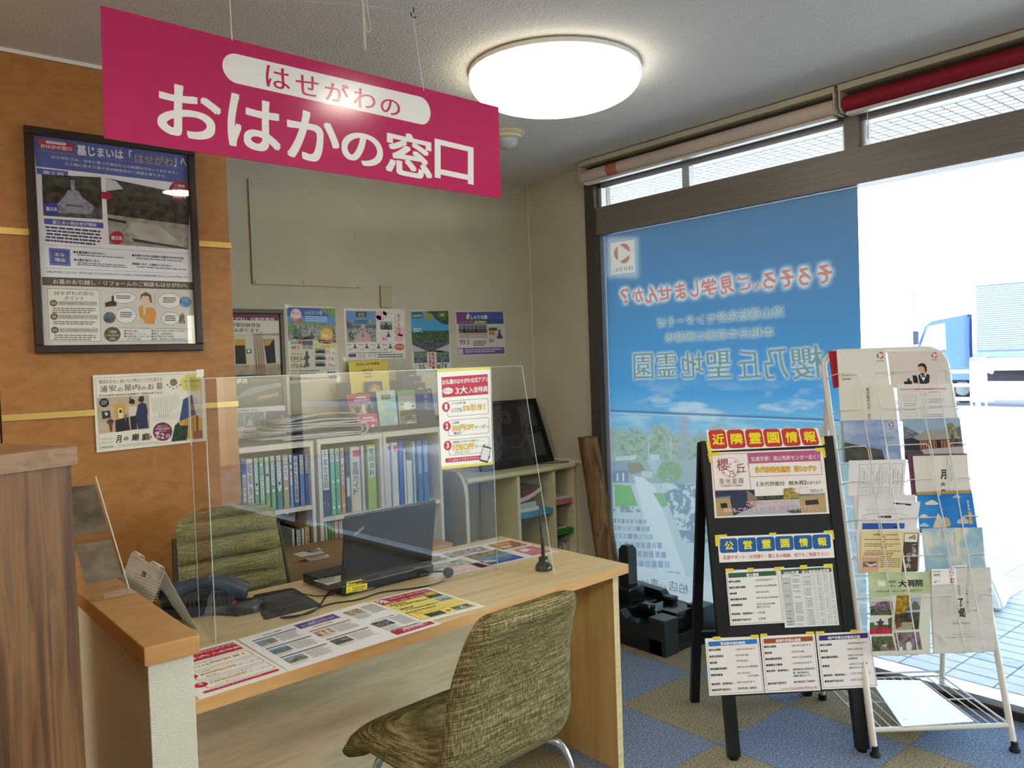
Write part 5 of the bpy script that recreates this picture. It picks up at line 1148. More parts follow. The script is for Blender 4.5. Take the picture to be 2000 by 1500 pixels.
# row 2
skyb = noisemat('print_sky', ['#6f86b6', '#93a6cc', '#b9c4d8'], scale=7, detail=4, rough=.3, stretch=(1, 2, 1), lo=.35, hi=.7)
s = bro(2, [Za(345, 1080), Za(1080, 1062), Za(1140, 1600), Za(375, 1620)], 'brochure', 'blue sky brochure with a dark stone wall, third row left', '#8da0c6', .034, .003, m=skyb)
dk = noisemat('print_dark', ['#3c3b3a', '#5c5a54'], scale=20, rough=.3)
s.P([Za(388, 1362), Za(880, 1460), Za(900, 1525), Za(925, 1605), Za(400, 1618)], dk, 2); s.R(*Za(345, 1080), *Za(372, 1610), '#8f9399', 1.5, 0, 4); logo(s, *Za(1000, 1130), 4.6, '#8a4a52', 'はせがわ'); s.T('はせがわの墓石', *Za(822, 1290), *Za(1050, 1282), 4.6, '#4a5470', .0); s.T('商品カタログ', *Za(932, 1326), *Za(1050, 1322), 2.2, '#4a5470', .01)
s.P([Za(820, 1545), Za(905, 1560), Za(905, 1572), Za(820, 1558)], '#1c1b1a', 3); s.done()
s = bro(2, [Za(1150, 1058), Za(1890, 1040), Za(1945, 1560), Za(1180, 1590)], 'brochure', 'brochure with a photo of a wide tiled roof house, third row right', '#9fb4c6', .034, .003)
s.photo([Za(1155, 1060), Za(1892, 1042), Za(1945, 1560), Za(1180, 1590)], [(0, .3, '#93abc4'), (.3, .45, '#a9bcc9'), (.45, 1, '#5b5652')],
  [([(0, .16), (.27, .36), (.2, .5), (0, .48)], mot('#5d6066', '#888c92', 120)), ([(.13, .5), (.3, .36), (.36, .3), (.86, .26), (1, .44), (.98, .52), (.25, .54)], '#9a9894'), ([(0, .5), (.14, .46), (.26, .54), (.26, .78), (0, .76)], '#24262c'),
   ([(.26, .54), (.92, .52), (.94, .70), (.27, .74)], '#4a3224')] + [([(.27+.045*k, .55), (.295+.045*k, .55), (.30+.045*k, .73), (.275+.045*k, .735)], '#b5744a') for k in range(13)] + [([(.55, .54), (.62, .54), (.625, .73), (.555, .735)], '#1a1513'),
   ([(.76, .2), (.80, .12), (.87, .14), (.90, .25), (.86, .4), (.80, .42), (.77, .34)], mot('#6d6a40', '#93906a', 90)), ([(.80, .4), (.86, .4), (.88, .68), (.82, .68)], mot('#4a452f', '#6d6a4a', 90)), ([(.9, .26), (1, .2), (1, .5), (.93, .46)], '#6a6560'), ([(.3, .76), (1, .72), (1, .9), (.2, .9)], '#b6aeb0'), ([(0, .78), (.3, .8), (.35, 1), (0, 1)], '#4a4650')]); s.done()
# row 3
Zb = Zm(1640, 870, 6.667)
s = bro(3, [Zb(118, 198), Zb(865, 178), Zb(830, 660), Zb(100, 680)], 'brochure', 'white printed form with vertical tables, fourth row left', '#e6e2e2', .036, .002)
for (x0_, x1_) in ((250, 420), (442, 525), (545, 662), (685, 820)):
    s.ring([Zb(x0_+5, 250-(x0_-250)*.03), Zb(x1_, 245-(x0_-250)*.03), Zb(x1_-18, 548), Zb(x0_-12, 550)], '#444444', .45); s.ring([Zb(x0_-12, 550), Zb(x1_-18, 548), Zb(x1_-24, 650), Zb(x0_-18, 652)], '#444444', .45)
    for k in range(int((x1_-x0_)/26)):
        xx = x0_+14+26*k; a = random.uniform(262, 400)
        s.ln(*Zb(xx+4, a), *Zb(xx-6, random.uniform(480, 545)), '#444444', .9 if random.random() < .3 else .45); s.ln(*Zb(xx-10, 565), *Zb(xx-14, 635), '#555555', .4)
s.done()
o = bro(3, [Zb(878, 118), Zb(1655, 105), Zb(1690, 640), Zb(935, 660)], 'brochure', 'plum coloured folder showing around the cream moon brochure, fourth row right', '#6d3a4f', .034, .003)
s = bro(3, [Zb(948, 140), Zb(1658, 122), Zb(1695, 640), Zb(998, 655)], 'brochure', 'cream brochure with brush characters beside a thin line, fourth row right', '#dfd8ce', .039, .002)
s.T('月', *Zb(1292, 318), *Zb(1365, 314), 19, '#171413', .03, 5, .12); s.T('の', *Zb(1314, 488), *Zb(1366, 484), 6.6, '#171413', .03); s.T('廟', *Zb(1312, 572), *Zb(1372, 570), 12, '#171413', .02); s.ln(*Zb(1388, 128), *Zb(1424, 645), '#8a857c', .5)
s.TV('月輪山千光寺', *Zb(1430, 262), *Zb(1447, 470), 3.2, '#8a857c', .0); s.TV('曹洞宗浦安屋内墓', *Zb(1468, 262), *Zb(1484, 425), 2.4, '#8a857c', .0); s.done()
# row 4
s = bro(4, [Zb(175, 655), Zb(980, 640), Zb(1000, 1150), Zb(210, 1165)], 'brochure', 'loose white sheets behind the curled cemetery sheet, fifth row left', '#dedada', .034, .004)
s = bro(4, [Zb(245, 665), Zb(1048, 735), Zb(985, 1150), Zb(225, 1160)], 'brochure', 'curled white sheet with an oval framed title and a blue photo, fifth row left', '#e2dede', .040, .002)
s.RR([Zb(695, 742), Zb(928, 762), Zb(928, 786), Zb(695, 762)], '#18181c', 2, .5); s.T('永代供養墓', *Zb(770, 757), *Zb(850, 764), 1.8, '#dddddd', .02)
ov = [Zb(585+292*math.cos(a*math.pi/16)*(1 if True else 1), 930+48*math.sin(a*math.pi/16)) for a in range(32)]; s.ring(ov, '#555555', .5)
s.T('印西霊園', *Zb(494, 916), *Zb(664, 912), 5, '#1c1c1e', .03); s.greek(*Zb(330, 825), *Zb(880, 822), 3, 2, .7, '#bbb6b6'); s.P([Zb(292, 1012), Zb(842, 1012), Zb(838, 1100), Zb(288, 1104)], noisemat('print_blue', ['#2a4f9a', '#3f68b4'], scale=9, rough=.3), 2); s.C(*Zb(715, 1068), 4, 1.6, '#16202e', 3); s.done()
cl = '#e2d6c8'
s = bro(4, [Zb(1000, 610), Zb(1710, 580), Zb(1790, 1110), Zb(1040, 1140)], 'brochure', 'bright blue sky brochure with a white sculpture and a golden top edge, fifth row right', '#1b66b4', .038, .003, m=noisemat('print_deep_sky', ['#0d57aa', '#1f74c4', '#3d94d8'], scale=5, rough=.3))
s.P([Zb(1000, 610), Zb(1710, 582), Zb(1712, 618), Zb(1006, 645)], '#b98d2a', 2)
def cloud(s, u, v, w_, h_, Zf, c=cl):
    for dx, dy, a, b_ in ((0, 0, .5, .32), (-.28, .1, .3, .22), (.25, .08, .34, .24), (.05, -.22, .28, .25), (.42, .12, .2, .14)): s.C(*Zf(u+dx*w_, v+dy*h_), a*w_/6.667, b_*h_/6.667, c, 2.5+abs(dx), 14)
cloud(s, 1190, 750, 150, 80, Zb); cloud(s, 1515, 668, 90, 50, Zb, '#b9b6c4'); cloud(s, 1090, 918, 90, 50, Zb); cloud(s, 1600, 985, 140, 110, Zb, '#b9b8be'); cloud(s, 1090, 1040, 120, 60, Zb, '#a9c4d8')
s.P([Zb(1205, 1075), Zb(1272, 880), Zb(1322, 945), Zb(1330, 1072)], '#d9cdb8', 4); s.RR([Zb(1322, 935), Zb(1412, 935), Zb(1446, 1060), Zb(1330, 1070)], '#c2a888', 3.8, .4)
s.TV('源実寺', *Zb(1655, 712), *Zb(1678, 855), 4.6, '#f0ece4', .01); s.P([Zb(1658, 862), Zb(1712, 858), Zb(1728, 1025), Zb(1676, 1030)], '#b08a3a', 3); s.TV('樹の郷', *Zb(1686, 868), *Zb(1702, 1022), 5, '#e8d9a0', .01); s.done()
# row 5
s = bro(5, [Zb(205, 1095), Zb(1040, 1080), Zb(1030, 1640), Zb(240, 1660)], 'brochure', 'white sheets standing behind the yellow temple leaflet, sixth row left', '#e2dfdf', .034, .004)
s = bro(5, [Zb(282, 1112), Zb(1022, 1120), Zb(1010, 1640), Zb(262, 1655)], 'brochure', 'pale yellow leaflet with a brown side column and plum blossom picture, sixth row left', '#e0cf9c', .040, .003)
s.P([Zb(835, 1142), Zb(1022, 1142), Zb(1010, 1640), Zb(800, 1648)], '#4a332a', 2); s.P([Zb(840, 1148), Zb(1010, 1150), Zb(1004, 1258), Zb(836, 1256)], '#e4dfd6', 3); s.P([Zb(880, 1200), Zb(930, 1180), Zb(960, 1160), Zb(990, 1180), Zb(980, 1230), Zb(940, 1215), Zb(900, 1222)], mot('#7a7250', '#b0a880', 120), 4)
s.TV('ご法事', *Zb(962, 1278), *Zb(958, 1460), 9, '#ece4d6', .01); s.TV('ご予約', *Zb(895, 1395), *Zb(880, 1600), 9, '#ece4d6', .01)
s.T('総合霊園ならではの法事会場', *Zb(430, 1150), *Zb(740, 1154), 3, '#5a4224', .012)
for y in (1192, 1254, 1338, 1450): s.P([Zb(530 if y < 1400 else 512, y-14), Zb(590 if y < 1300 else 606 if y < 1400 else 670, y-14), Zb(588 if y < 1300 else 604 if y < 1400 else 668, y+12), Zb(528 if y < 1400 else 510, y+12)], '#c9a03c', 3)
for y, n_ in ((1218, 1), (1278, 2), (1368, 2), (1412, 1), (1472, 5)): s.greek(*Zb(310 if y < 1470 else 520, y), *Zb(790, y+2), 3.8, n_, 1.3, '#6a5230', 4)
s.P([Zb(285, 1428), Zb(505, 1424), Zb(500, 1640), Zb(272, 1645)], '#d9a890', 2); s.P([Zb(300, 1515), Zb(480, 1508), Zb(478, 1580), Zb(298, 1586)], mot('#4a3a34', '#8a7568', 120), 3); s.P([Zb(300, 1520), Zb(400, 1550), Zb(478, 1530), Zb(478, 1560), Zb(390, 1580)], '#d9cfc6', 4); s.done()
s = bro(5, [Zb(1062, 1082), Zb(1848, 1065), Zb(1900, 1640), Zb(1120, 1660)], 'brochure', 'pale blue brochure with drifting clouds, sixth row right', '#a9c2cc', .040, .004, m=noisemat('print_cloud', ['#8fb4c6', '#a6c2cc', '#d6d3c4'], scale=11, detail=5, rough=.3, lo=.42, hi=.62))
s.TV('都市型樹木葬 永代のやすらぎ', *Zb(1478, 1132), *Zb(1506, 1440), 2.6, '#5b7484', .0); s.ring([Zb(1470, 1575), Zb(1640, 1565), Zb(1650, 1640), Zb(1472, 1650)], '#e8e8e4', 3.2); s.done()
# row 6
Zc = Zm(1660, 1060, 6.667)
s = bro(6, [Zc(232, 385), Zc(1042, 378), Zc(1040, 1440), Zc(290, 1455)], 'brochure', 'pale green temple leaflet with six garden photos, bottom row left', '#d6d5c6', .040, .003)
gm = noisemat('print_green', ['#a9bb8c', '#b9c79e', '#d3dabc'], scale=10, rough=.3, lo=.4, hi=.75)
s.P([Zc(232, 385), Zc(1042, 378), Zc(1040, 660), Zc(600, 680), Zc(244, 740)], gm, 1)
s.T('禅', *Zc(336, 484), *Zc(458, 478), 14.5, '#eef0e6', .05, 5); s.T('禅', *Zc(332, 482), *Zc(456, 476), 14.5, '#39402f', .004, 6)
s.T('曹洞宗', *Zc(492, 494), *Zc(592, 490), 4.6, '#252a1f', .015); s.T('花井山', *Zc(486, 548), *Zc(584, 544), 4.6, '#252a1f', .015); s.T('大洞院', *Zc(615, 486), *Zc(935, 474), 14, '#171a14', .028, 6, .1)
s.T('大洞院は 先祖・故人との暮する菩提寺です', *Zc(316, 622), *Zc(934, 606), 3.8, '#2c3124', .006)
tre = mot('#3f3a3c', '#7d7480', 90); gre = mot('#33402c', '#66704c', 90)
s.photo([Zc(260, 760), Zc(560, 755), Zc(548, 940), Zc(262, 945)], [(0, .35, '#b9b4c4'), (.35, 1, gre)], [([(.1, .5), (.3, .12), (.6, .02), (.95, .1), (1, .6), (.3, .7)], mot('#5e4a5c', '#8e7a88', 90))])
s.photo([Zc(255, 975), Zc(540, 968), Zc(545, 1182), Zc(252, 1192)], [(0, .45, '#d9d6d4'), (.45, .62, gre), (.62, 1, mot('#9c2434', '#c23a48', 90))], [([(.25, .28), (.42, .2), (.48, .02), (.54, .2), (.68, .26), (.6, .34), (.58, .6), (.38, .6), (.36, .34)], '#3f3a38'), ([(0, .3), (.2, .3), (.2, .65), (0, .65)], gre), ([(.82, .1), (1, 0), (1, .8), (.85, .7)], gre)])
s.photo([Zc(272, 1222), Zc(545, 1215), Zc(590, 1400), Zc(288, 1415)], [(0, 1, gre)], [([(.3, .7), (.6, .5), (1, .8), (.9, 1), (.4, 1)], mot('#5a4a44', '#8d8078', 60)), ([(.4, .6), (.7, .55), (.6, .75)], '#c9c9c4')])
s.photo([Zc(600, 685), Zc(922, 680), Zc(890, 1125), Zc(566, 1140)], [(0, .5, '#a9b0bd'), (.5, .78, mot('#2f2e2a', '#5a544a', 60)), (.78, 1, '#a39a88')], [([(0, 0), (.5, 0), (.58, .2), (.45, .5), (.1, .55), (0, .5)], mot('#8a6a1c', '#c29a34', 70)), ([(.4, .4), (.62, .3), (.72, .18), (.86, .2), (1, .36), (1, .42), (.4, .46)], '#55605e'), ([(0, .75), (.3, .78), (.3, .9), (0, .98)], mot('#8a3020', '#5a6a30', 60)), ([(.75, .76), (1, .72), (1, 1), (.75, 1)], '#2d3a26')])
s.photo([Zc(570, 1170), Zc(895, 1160), Zc(938, 1390), Zc(612, 1405)], [(0, 1, mot('#5a4a52', '#94818a', 70))], [([(.36, .98), (.4, .6), (.55, .5), (.62, .75), (.55, 1)], '#d9d4cc'), ([(.1, .8), (.22, .8), (.22, 1), (.1, 1)], '#e2e0da')]); s.done()
s = bro(6, [Zc(1012, 345), Zc(1790, 322), Zc(1870, 1400), Zc(1085, 1440)], 'brochure', 'pale card edge behind the marble patterned brochure, bottom row right', '#d6d2ca', .036, .003)
s = bro(6, [Zc(1050, 345), Zc(1822, 316), Zc(1885, 1412), Zc(1092, 1438)], 'brochure', 'pale grey marble brochure with two large brush characters, bottom row right', '#c9c4bc', .040, .003, m=noisemat('print_marble', ['#cfcac2', '#d8d3cb', '#bdb6ac'], scale=5, detail=5, stretch=(1, 2.4, 1), rough=.3, dist=1.6, lo=.4, hi=.75, rot=(0, 0, .6)))
s.T('了', *Zc(1383, 728), *Zc(1455, 720), 16, '#191716', .03, 5, .1); s.T('聞', *Zc(1388, 858), *Zc(1476, 850), 18, '#191716', .02, 5, .06); s.T('RYOMON', *Zc(1334, 1036), *Zc(1552, 1030), 4.6, '#8c8880', .0)
s.TV('南麻布', *Zc(1410, 548), *Zc(1420, 690), 4.2, '#6d6860', .0); s.TV('コンセーブガーデンズ', *Zc(1508, 535), *Zc(1532, 905), 3, '#8c8880', .0); s.T('新しい納骨のかたち', *Zc(1338, 1186), *Zc(1562, 1176), 2.6, '#7c776e', .0); s.T('屋内墓苑 了聞 見学受付中', *Zc(1256, 1228), *Zc(1622, 1212), 2.6, '#7c776e', .0); s.done()
s = bro(6, [Zc(1060, 345), Zc(1382, 335), Zc(1388, 540), Zc(1066, 552)], 'business_card', 'white business card with a small portrait clipped on the marble brochure', '#f0ece8', .046, .001, cat='card')
logo(s, *Zc(1322, 374), 4, '#a84a4a', 'はせがわ'); s.P([Zc(1298, 455), Zc(1362, 452), Zc(1366, 522), Zc(1300, 526)], '#e6cf9c', 3); s.C(*Zc(1330, 478), 3, 3.6, '#3a2a20', 4); s.C(*Zc(1331, 482), 2, 2.6, '#e0b090', 5); s.P([Zc(1304, 524), Zc(1312, 504), Zc(1352, 502), Zc(1364, 522)], '#c96a54', 4.5)
s.greek(*Zc(1085, 375), *Zc(1210, 370), 3, 1, 1.2, '#444444'); s.greek(*Zc(1088, 412), *Zc(1172, 408), 3, 1, 2.2, '#555555'); s.greek(*Zc(1090, 435), *Zc(1212, 431), 3, 1, .7, '#888888'); s.greek(*Zc(1092, 490), *Zc(1180, 487), 2.2, 2, .6, '#888888'); s.R(*Zc(1094, 513), *Zc(1124, 522), '#222222', 4); s.done()
# ================================================================== WINDOW FILM (printed translucent film stuck inside the glass)
import numpy as np
def pr(p):
    r = Vector(p)-EYE; z = r.dot(CF); return (1000+CAM_F*r.dot(CR)/z, 750-CAM_F*r.dot(CU)/z)
def film_mat(name, col=None):
    m, n, l, b = newmat(name); n.remove(b); out = n['Material Output']
    tl_ = n.new('ShaderNodeBsdfTranslucent'); df = n.new('ShaderNodeBsdfDiffuse'); mx = n.new('ShaderNodeMixShader'); mx.inputs[0].default_value = .22
    if col is None:
        at = n.new('ShaderNodeAttribute'); at.attribute_name = 'print'; l.new(at.outputs['Color'], tl_.inputs[0]); l.new(at.outputs['Color'], df.inputs[0])
    else:
        tl_.inputs[0].default_value = (*lin(col), 1); df.inputs[0].default_value = (*lin(col), 1)
    l.new(tl_.outputs[0], mx.inputs[1]); l.new(df.outputs[0], mx.inputs[2]); l.new(mx.outputs[0], out.inputs[0]); return m
XFm = XW-.002
c4 = [(XFm, 3.213, 2.134), (XFm, 1.714, 2.134), (XFm, 1.714, .056), (XFm, 3.213, .056)]
s = Sheet([pr(p) for p in c4], (XFm, 0, 0), X_)
FS = s; st = .003; nu, nv = int(1.499/st), int(2.078/st)
U, V = np.meshgrid(np.linspace(0, 1.499, nu+1), np.linspace(0, 2.078, nv+1)); Yw = 3.213-U; Zw = 2.134-V
D_ = np.stack([np.full_like(U, XFm), Yw, Zw-1.43], -1)
zc = D_@np.array(CF); PX = 1000+CAM_F*(D_@np.array(CR))/zc; PY = 750-CAM_F*(D_@np.array(CU))/zc
rng = np.random.RandomState(4)
def vnoise(x, y, sc, seed=0, oct_=4):
    out = np.zeros_like(x); am = 1; tot = 0
    for o in range(oct_):
        g = np.random.RandomState(seed+o).rand(64, 64); xs, ys = x*sc*2**o, y*sc*2**o
        xi, yi = np.floor(xs).astype(int), np.floor(ys).astype(int); fx, fy = xs-xi, ys-yi; fx = fx*fx*(3-2*fx); fy = fy*fy*(3-2*fy)
        a, b_, c, d = g[yi % 64, xi % 64], g[yi % 64, (xi+1) % 64], g[(yi+1) % 64, xi % 64], g[(yi+1) % 64, (xi+1) % 64]
        out += am*((a*(1-fx)+b_*fx)*(1-fy)+(c*(1-fx)+d*fx)*fy); tot += am; am *= .55
    return out/tot
IMG = np.zeros(U.shape+(3,))
ys = [360, 480, 620, 760, 830, 900, 1300]; cs = ['#6b8db0', '#658fb6', '#5f98c6', '#5caade', '#86c6e8', '#bcdde8', '#c6dadf']
cl_ = np.array([lin(c) for c in cs])
for k in range(3): IMG[..., k] = np.interp(PY-(PX-1180)*.02, ys, cl_[:, k])
def blend(mask, col, a=1.0):
    m = np.clip(mask*a, 0, 1)[..., None]; IMG[...] = IMG*(1-m)+np.array(lin(col) if isinstance(col, str) else col)*m
def inpoly(pts):
    n = len(pts); r = np.zeros(PX.shape, bool); j = n-1
    for i in range(n):
        xi, yi = pts[i]; xj, yj = pts[j]; c = ((yi > PY) != (yj > PY)) & (PX < (xj-xi)*(PY-yi)/((yj-yi) or 1e-9)+xi); r ^= c; j = i
    return r.astype(float)
n1 = vnoise(PX/100, PY/30, 1.4, 1); n2 = vnoise(PX/40, PY/40, 2.2, 9); n3 = vnoise(PX/12, PY/12, 1.5, 20, 3)
blend(np.clip((n1-.52)*6, 0, 1)*np.exp(-((PY-800)/38)**2)*(PX < 1620), '#dceaf0', .75); blend(np.exp(-((PY-835)/22)**2)*np.clip((n1-.35)*3, 0, 1), '#d5e9ee', .7)
edge = 842+30*(vnoise(PX/60, PX*0, 2, 33)-.5)*2+16*(n2-.5); trees = 1/(1+np.exp(-(PY-edge)/3))*(PY < 945)
IMG[...] = IMG*(1-trees[..., None])+(np.array(lin('#a3bba8'))*(1-n2[..., None])+np.array(lin('#c6d6c2'))*n2[..., None])*trees[..., None]*(1-.30*np.clip((.50-vnoise(PX/7, PY/7, 1.3, 50, 4)[..., None])*5, 0, 1))+0
blend(np.exp(-((PX-1335)/11)**2)*((PY > 812) & (PY < 930)), '#b5bdc8', .8); blend(np.exp(-((PX-1310)/1.5)**2)*((PY > 855) & (PY < 905)), '#d3dce0', .8); blend(np.exp(-((PX-1267)/1.2)**2)*((PY > 865) & (PY < 900)), '#d8e2e6', .9)
blend((PY >= 905-(PX-1190)*.05).astype(float), '#b3c6c8', 1); blend(inpoly([(1203, 892), (1243, 889), (1243, 898), (1203, 900)]), '#cfe0e6'); blend(inpoly([(1270, 888), (1288, 888), (1289, 900), (1270, 899)]), '#cfe2e8')
blend(inpoly([(1222, 905), (1250, 902), (1262, 922), (1230, 926)]), '#a9a79a'); blend(inpoly([(1262, 899), (1291, 898), (1294, 926), (1278, 925)]), '#c3d6da'); blend(inpoly([(1190, 902), (1219, 901), (1227, 919), (1190, 919)]), '#a9b9c6'); blend(inpoly([(1193, 919), (1227, 919), (1228, 942), (1193, 942)]), '#93a6b4')
for x in (1204, 1216): blend(inpoly([(x, 924), (x+3, 924), (x+3.5, 940), (x+.5, 940)]), '#e6eef0')
blend(np.clip(1.15-np.hypot((PX-1308)/24, (PY-922)/20), 0, .25)*4*(n3 > .3), '#9dbb8c', .9)
blend((PY > 944).astype(float), '#d3e0e1', .9)
blend(inpoly([(1238, 930), (1257, 933), (1278, 950), (1360, 1180), (1300, 1180)]), '#e4eeee'); blend(inpoly([(1200, 946), (1232, 948), (1246, 988), (1202, 990)]), '#93c98f'); blend(inpoly([(1275, 962), (1298, 963), (1313, 983), (1293, 992)]), '#9ccb9a')
blend(inpoly([(1252, 920), (1275, 921), (1274, 933), (1254, 932)]), '#d3ddda')
blend(inpoly([(1288, 942), (1420, 950), (1420, 1060), (1335, 1060)])*(n3 > .48), '#8fa9b6', .9); blend(inpoly([(1288, 942), (1420, 950), (1420, 1060), (1335, 1060)])*(n3 < .36), '#dbe8ea', .9)
blend(inpoly([(1196, 988), (1248, 990), (1252, 1000), (1197, 1002)])*(n3 > .45), '#8aa3a6', .8)
for r_ in range(9):
    y0 = 1012+r_*(13+r_*.6); h_ = 9+r_*.9; w_ = 7.5+r_*.75; xx = 1197.0; xe = 1256+r_*10.5
    while xx < xe:
        c = ['#b3c8d2', '#a8bfcb', '#bfd1d9', '#a3adaa'][rng.choice(4, p=[.4, .35, .2, .05])]; sl = (xx-1197)*.035
        blend(inpoly([(xx, y0+sl), (xx+w_*.86, y0+sl+.4), (xx+w_*.9, y0+h_+sl), (xx+.3, y0+h_+sl)]), c); blend(inpoly([(xx+1, y0+sl-1.2), (xx+w_*.8, y0+sl-.9), (xx+w_*.8, y0+sl+.8), (xx+1, y0+sl+.6)]), '#dfebee'); xx += w_*1.12
blend(inpoly([(1190, 1092), (1240, 1104), (1420, 1142), (1420, 1205), (1240, 1165), (1190, 1152)]), '#e3ebea'); blend(inpoly([(1190, 1152), (1240, 1165), (1420, 1205), (1420, 1330), (1190, 1330)])*(n2 > 0), '#bcd0d6', .8)
blend((PX > 1420).astype(float)*(PY > 900)*(n3 > .5), '#b6d0d8', .8); blend((PX > 1420).astype(float)*(PY > 900)*((PY % 47) < 4), '#eef4f4', .9)
bord = np.minimum(U, 1.499-U)
# text halo
TXT = []
def FT(t, x0, y0, x1, y1, h, col, bold=.02): TXT.append((t, x0, y0, x1, y1, h, col, bold))
RED, GRY = '#d9968c', '#8aa39e'
for ch, (x0, y0, x1, y1, h) in zip('そろそろ、ご見学しませんか？', ((1623, 513, 1594, 520, 38), (1581, 520, 1557, 526, 36), (1548, 523, 1522, 529, 36), (1513, 529, 1488, 535, 33), (1482, 553, 1473, 555, 12), (1463, 535, 1438, 541, 30), (1430, 535, 1403, 543, 36), (1398, 541, 1368, 548, 34), (1362, 546, 1345, 550, 34), (1337, 550, 1317, 555, 33), (1311, 555, 1284, 561, 28), (1282, 556, 1257, 562, 34), (1255, 561, 1233, 566, 28), (1228, 562, 1211, 566, 29))):
    FT(ch, x0, y0, x1, y1, h, RED, .03)
FT('流山運転免許センターそば', 1531, 597, 1283, 622, 21, GRY, .0); FT('本格日本庭園公園墓地', 1511, 638, 1299, 651, 19, GRY, .0)
for ch, (x0, y0, x1, y1, h) in zip('櫻乃丘聖地霊園', ((1607, 673, 1541, 681, 64), (1538, 680, 1490, 684, 60), (1484, 681, 1438, 686, 56), (1427, 683, 1376, 687, 54), (1373, 685, 1328, 689, 52), (1321, 688, 1280, 691, 48), (1275, 689, 1236, 691, 52))): FT(ch, x0, y0, x1, y1, h, GRY, .012)
FT('柏店', 1344, 1141, 1306, 1133, 20, '#7e8b86', .0); FT('より', 1303, 1144, 1288, 1139, 12, '#7e8b86', .0); FT('車', 1286, 1132, 1270, 1128, 21, '#7e8b86', .0); FT('で約', 1268, 1134, 1252, 1130, 12, '#7e8b86', .0)
def raster(items):
    """coverage of lettering on the film grid, sampled twice as fine"""
    H_, W_ = U.shape; m2 = np.zeros((H_*2, W_*2), 'f')
    for (t, x0, y0, x1, y1, h, col, bold) in items:
        a, b_ = s.L(x0, y0), s.L(x1, y1); d = b_-a; pe = Vector((-d.y, d.x)).normalized(); dn = s.L(x0, y0+h)-a
        if dn.dot(pe) < 0: pe = -pe
        dv = pe*abs(dn.dot(pe)); vs, fs = glyphs(t, bold, 4); q = np.array([a+d*u+dv*v for u, v, e in vs]); gx = q[:, 0]/st*2; gy = -q[:, 1]/st*2
        for f in fs:
            xs_, ys_ = gx[f], gy[f]; x0_, x1_, y0_, y1_ = int(xs_.min()), int(xs_.max())+1, int(ys_.min()), int(ys_.max())+1
            if x0_ < 0 or y0_ < 0: continue
            yy, xx = np.mgrid[y0_:y1_+1, x0_:x1_+1]; ins = np.zeros(xx.shape, bool); j = len(f)-1
            for i in range(len(f)):
                if ys_[i] != ys_[j]: ins ^= ((ys_[i] > yy) != (ys_[j] > yy)) & (xx < (xs_[j]-xs_[i])*(yy-ys_[i])/(ys_[j]-ys_[i])+xs_[i])
                j = i
            sub = m2[y0_:y1_+1, x0_:x1_+1]; sub[ins[:sub.shape[0], :sub.shape[1]]] = 1
    return (m2[::2, ::2]+m2[1::2, ::2]+m2[::2, 1::2]+m2[1::2, 1::2])/4
mred, mgry, mlow = raster([k for k in TXT if k[6] == RED]), raster([k for k in TXT if k[6] == GRY]), raster([k for k in TXT if k[6] not in (RED, GRY)])
def blur(a, r):
    for ax in (0, 1):
        k = 2*r+1; p = np.pad(a, [(r+1, r) if i == ax else (0, 0) for i in (0, 1)]); c = np.cumsum(p, ax); a = ((c[k:] - c[:-k]) if ax == 0 else (c[:, k:]-c[:, :-k]))/k
    return a
halo = np.clip(np.clip(blur(blur(mred, 5), 4)*3.2, 0, 1)+np.clip(blur(blur(mgry, 3), 2)*2.2, 0, 1)*.85, 0, 1)
blend(halo, '#e6efef', .95); blend(mred, RED); blend(mgry, GRY); blend(mlow, '#7e8b86')
blend(np.exp(-((PY-(802+.042*(PX-1189)))/2.2)**2)*(PX < 1640), '#5d87a8'); blend(np.exp(-((PY-(806+.042*(PX-1189)))/1.2)**2)*(PX < 1640), '#cfe6f2', .8)
lg_ = [(1192, 475), (1238.5, 468), (1240.5, 531), (1193.5, 537)]; blend(inpoly(lg_), '#eae8dc'); gl_ = np.exp(-(np.maximum(np.abs(PX-1216)-24, 0)**2+np.maximum(np.abs(PY-503)-33, 0)**2)/60.); blend(gl_*(1-inpoly(lg_)), '#dbe6e8', .6)
logo_s = s
for k in range(3):
    a0 = math.radians(-60+120*k); pts = []
    for i in range(9): f = i/8; th = a0+math.radians(105)*(f-.5); w_ = .34*math.sin(math.pi*f)**.8; pts.append((1216+14*math.cos(th)*(1-w_), 495+17*math.sin(th)*(1-w_)))
    for i in range(8, -1, -1): f = i/8; th = a0+math.radians(105)*(f-.5); w_ = .2*math.sin(math.pi*f); pts.append((1216+14*math.cos(th)*(1+w_), 495+17*math.sin(th)*(1+w_)))
    blend(inpoly(pts), '#cf8f80')
blend(raster([('はせがわ', 1236, 518, 1198, 524, 9, '', .01)]), '#8a8f84')
FILM_GAIN = np.array([.39, .37, .345])
me = bpy.data.meshes.new('window_film')
loc = np.stack([U, -V, np.zeros_like(U)], -1).reshape(-1, 3); idx = np.arange((nu+1)*(nv+1)).reshape(nv+1, nu+1)
q = np.stack([idx[1:, :-1], idx[1:, 1:], idx[:-1, 1:], idx[:-1, :-1]], -1).reshape(-1, 4)
me.vertices.add(len(loc)); me.vertices.foreach_set('co', loc.ravel().astype('f')); me.loops.add(q.size); me.loops.foreach_set('vertex_index', q.ravel().astype('i'))
me.polygons.add(len(q)); me.polygons.foreach_set('loop_start', (np.arange(len(q))*4).astype('i')); me.update(calc_edges=True)
ca = me.color_attributes.new('print', 'FLOAT_COLOR', 'POINT'); ca.data.foreach_set('color', np.concatenate([np.clip(IMG*FILM_GAIN, 0, .9).reshape(-1, 3), np.ones((len(loc), 1))], 1).ravel().astype('f'))
me.materials.append(film_mat('film_print'))
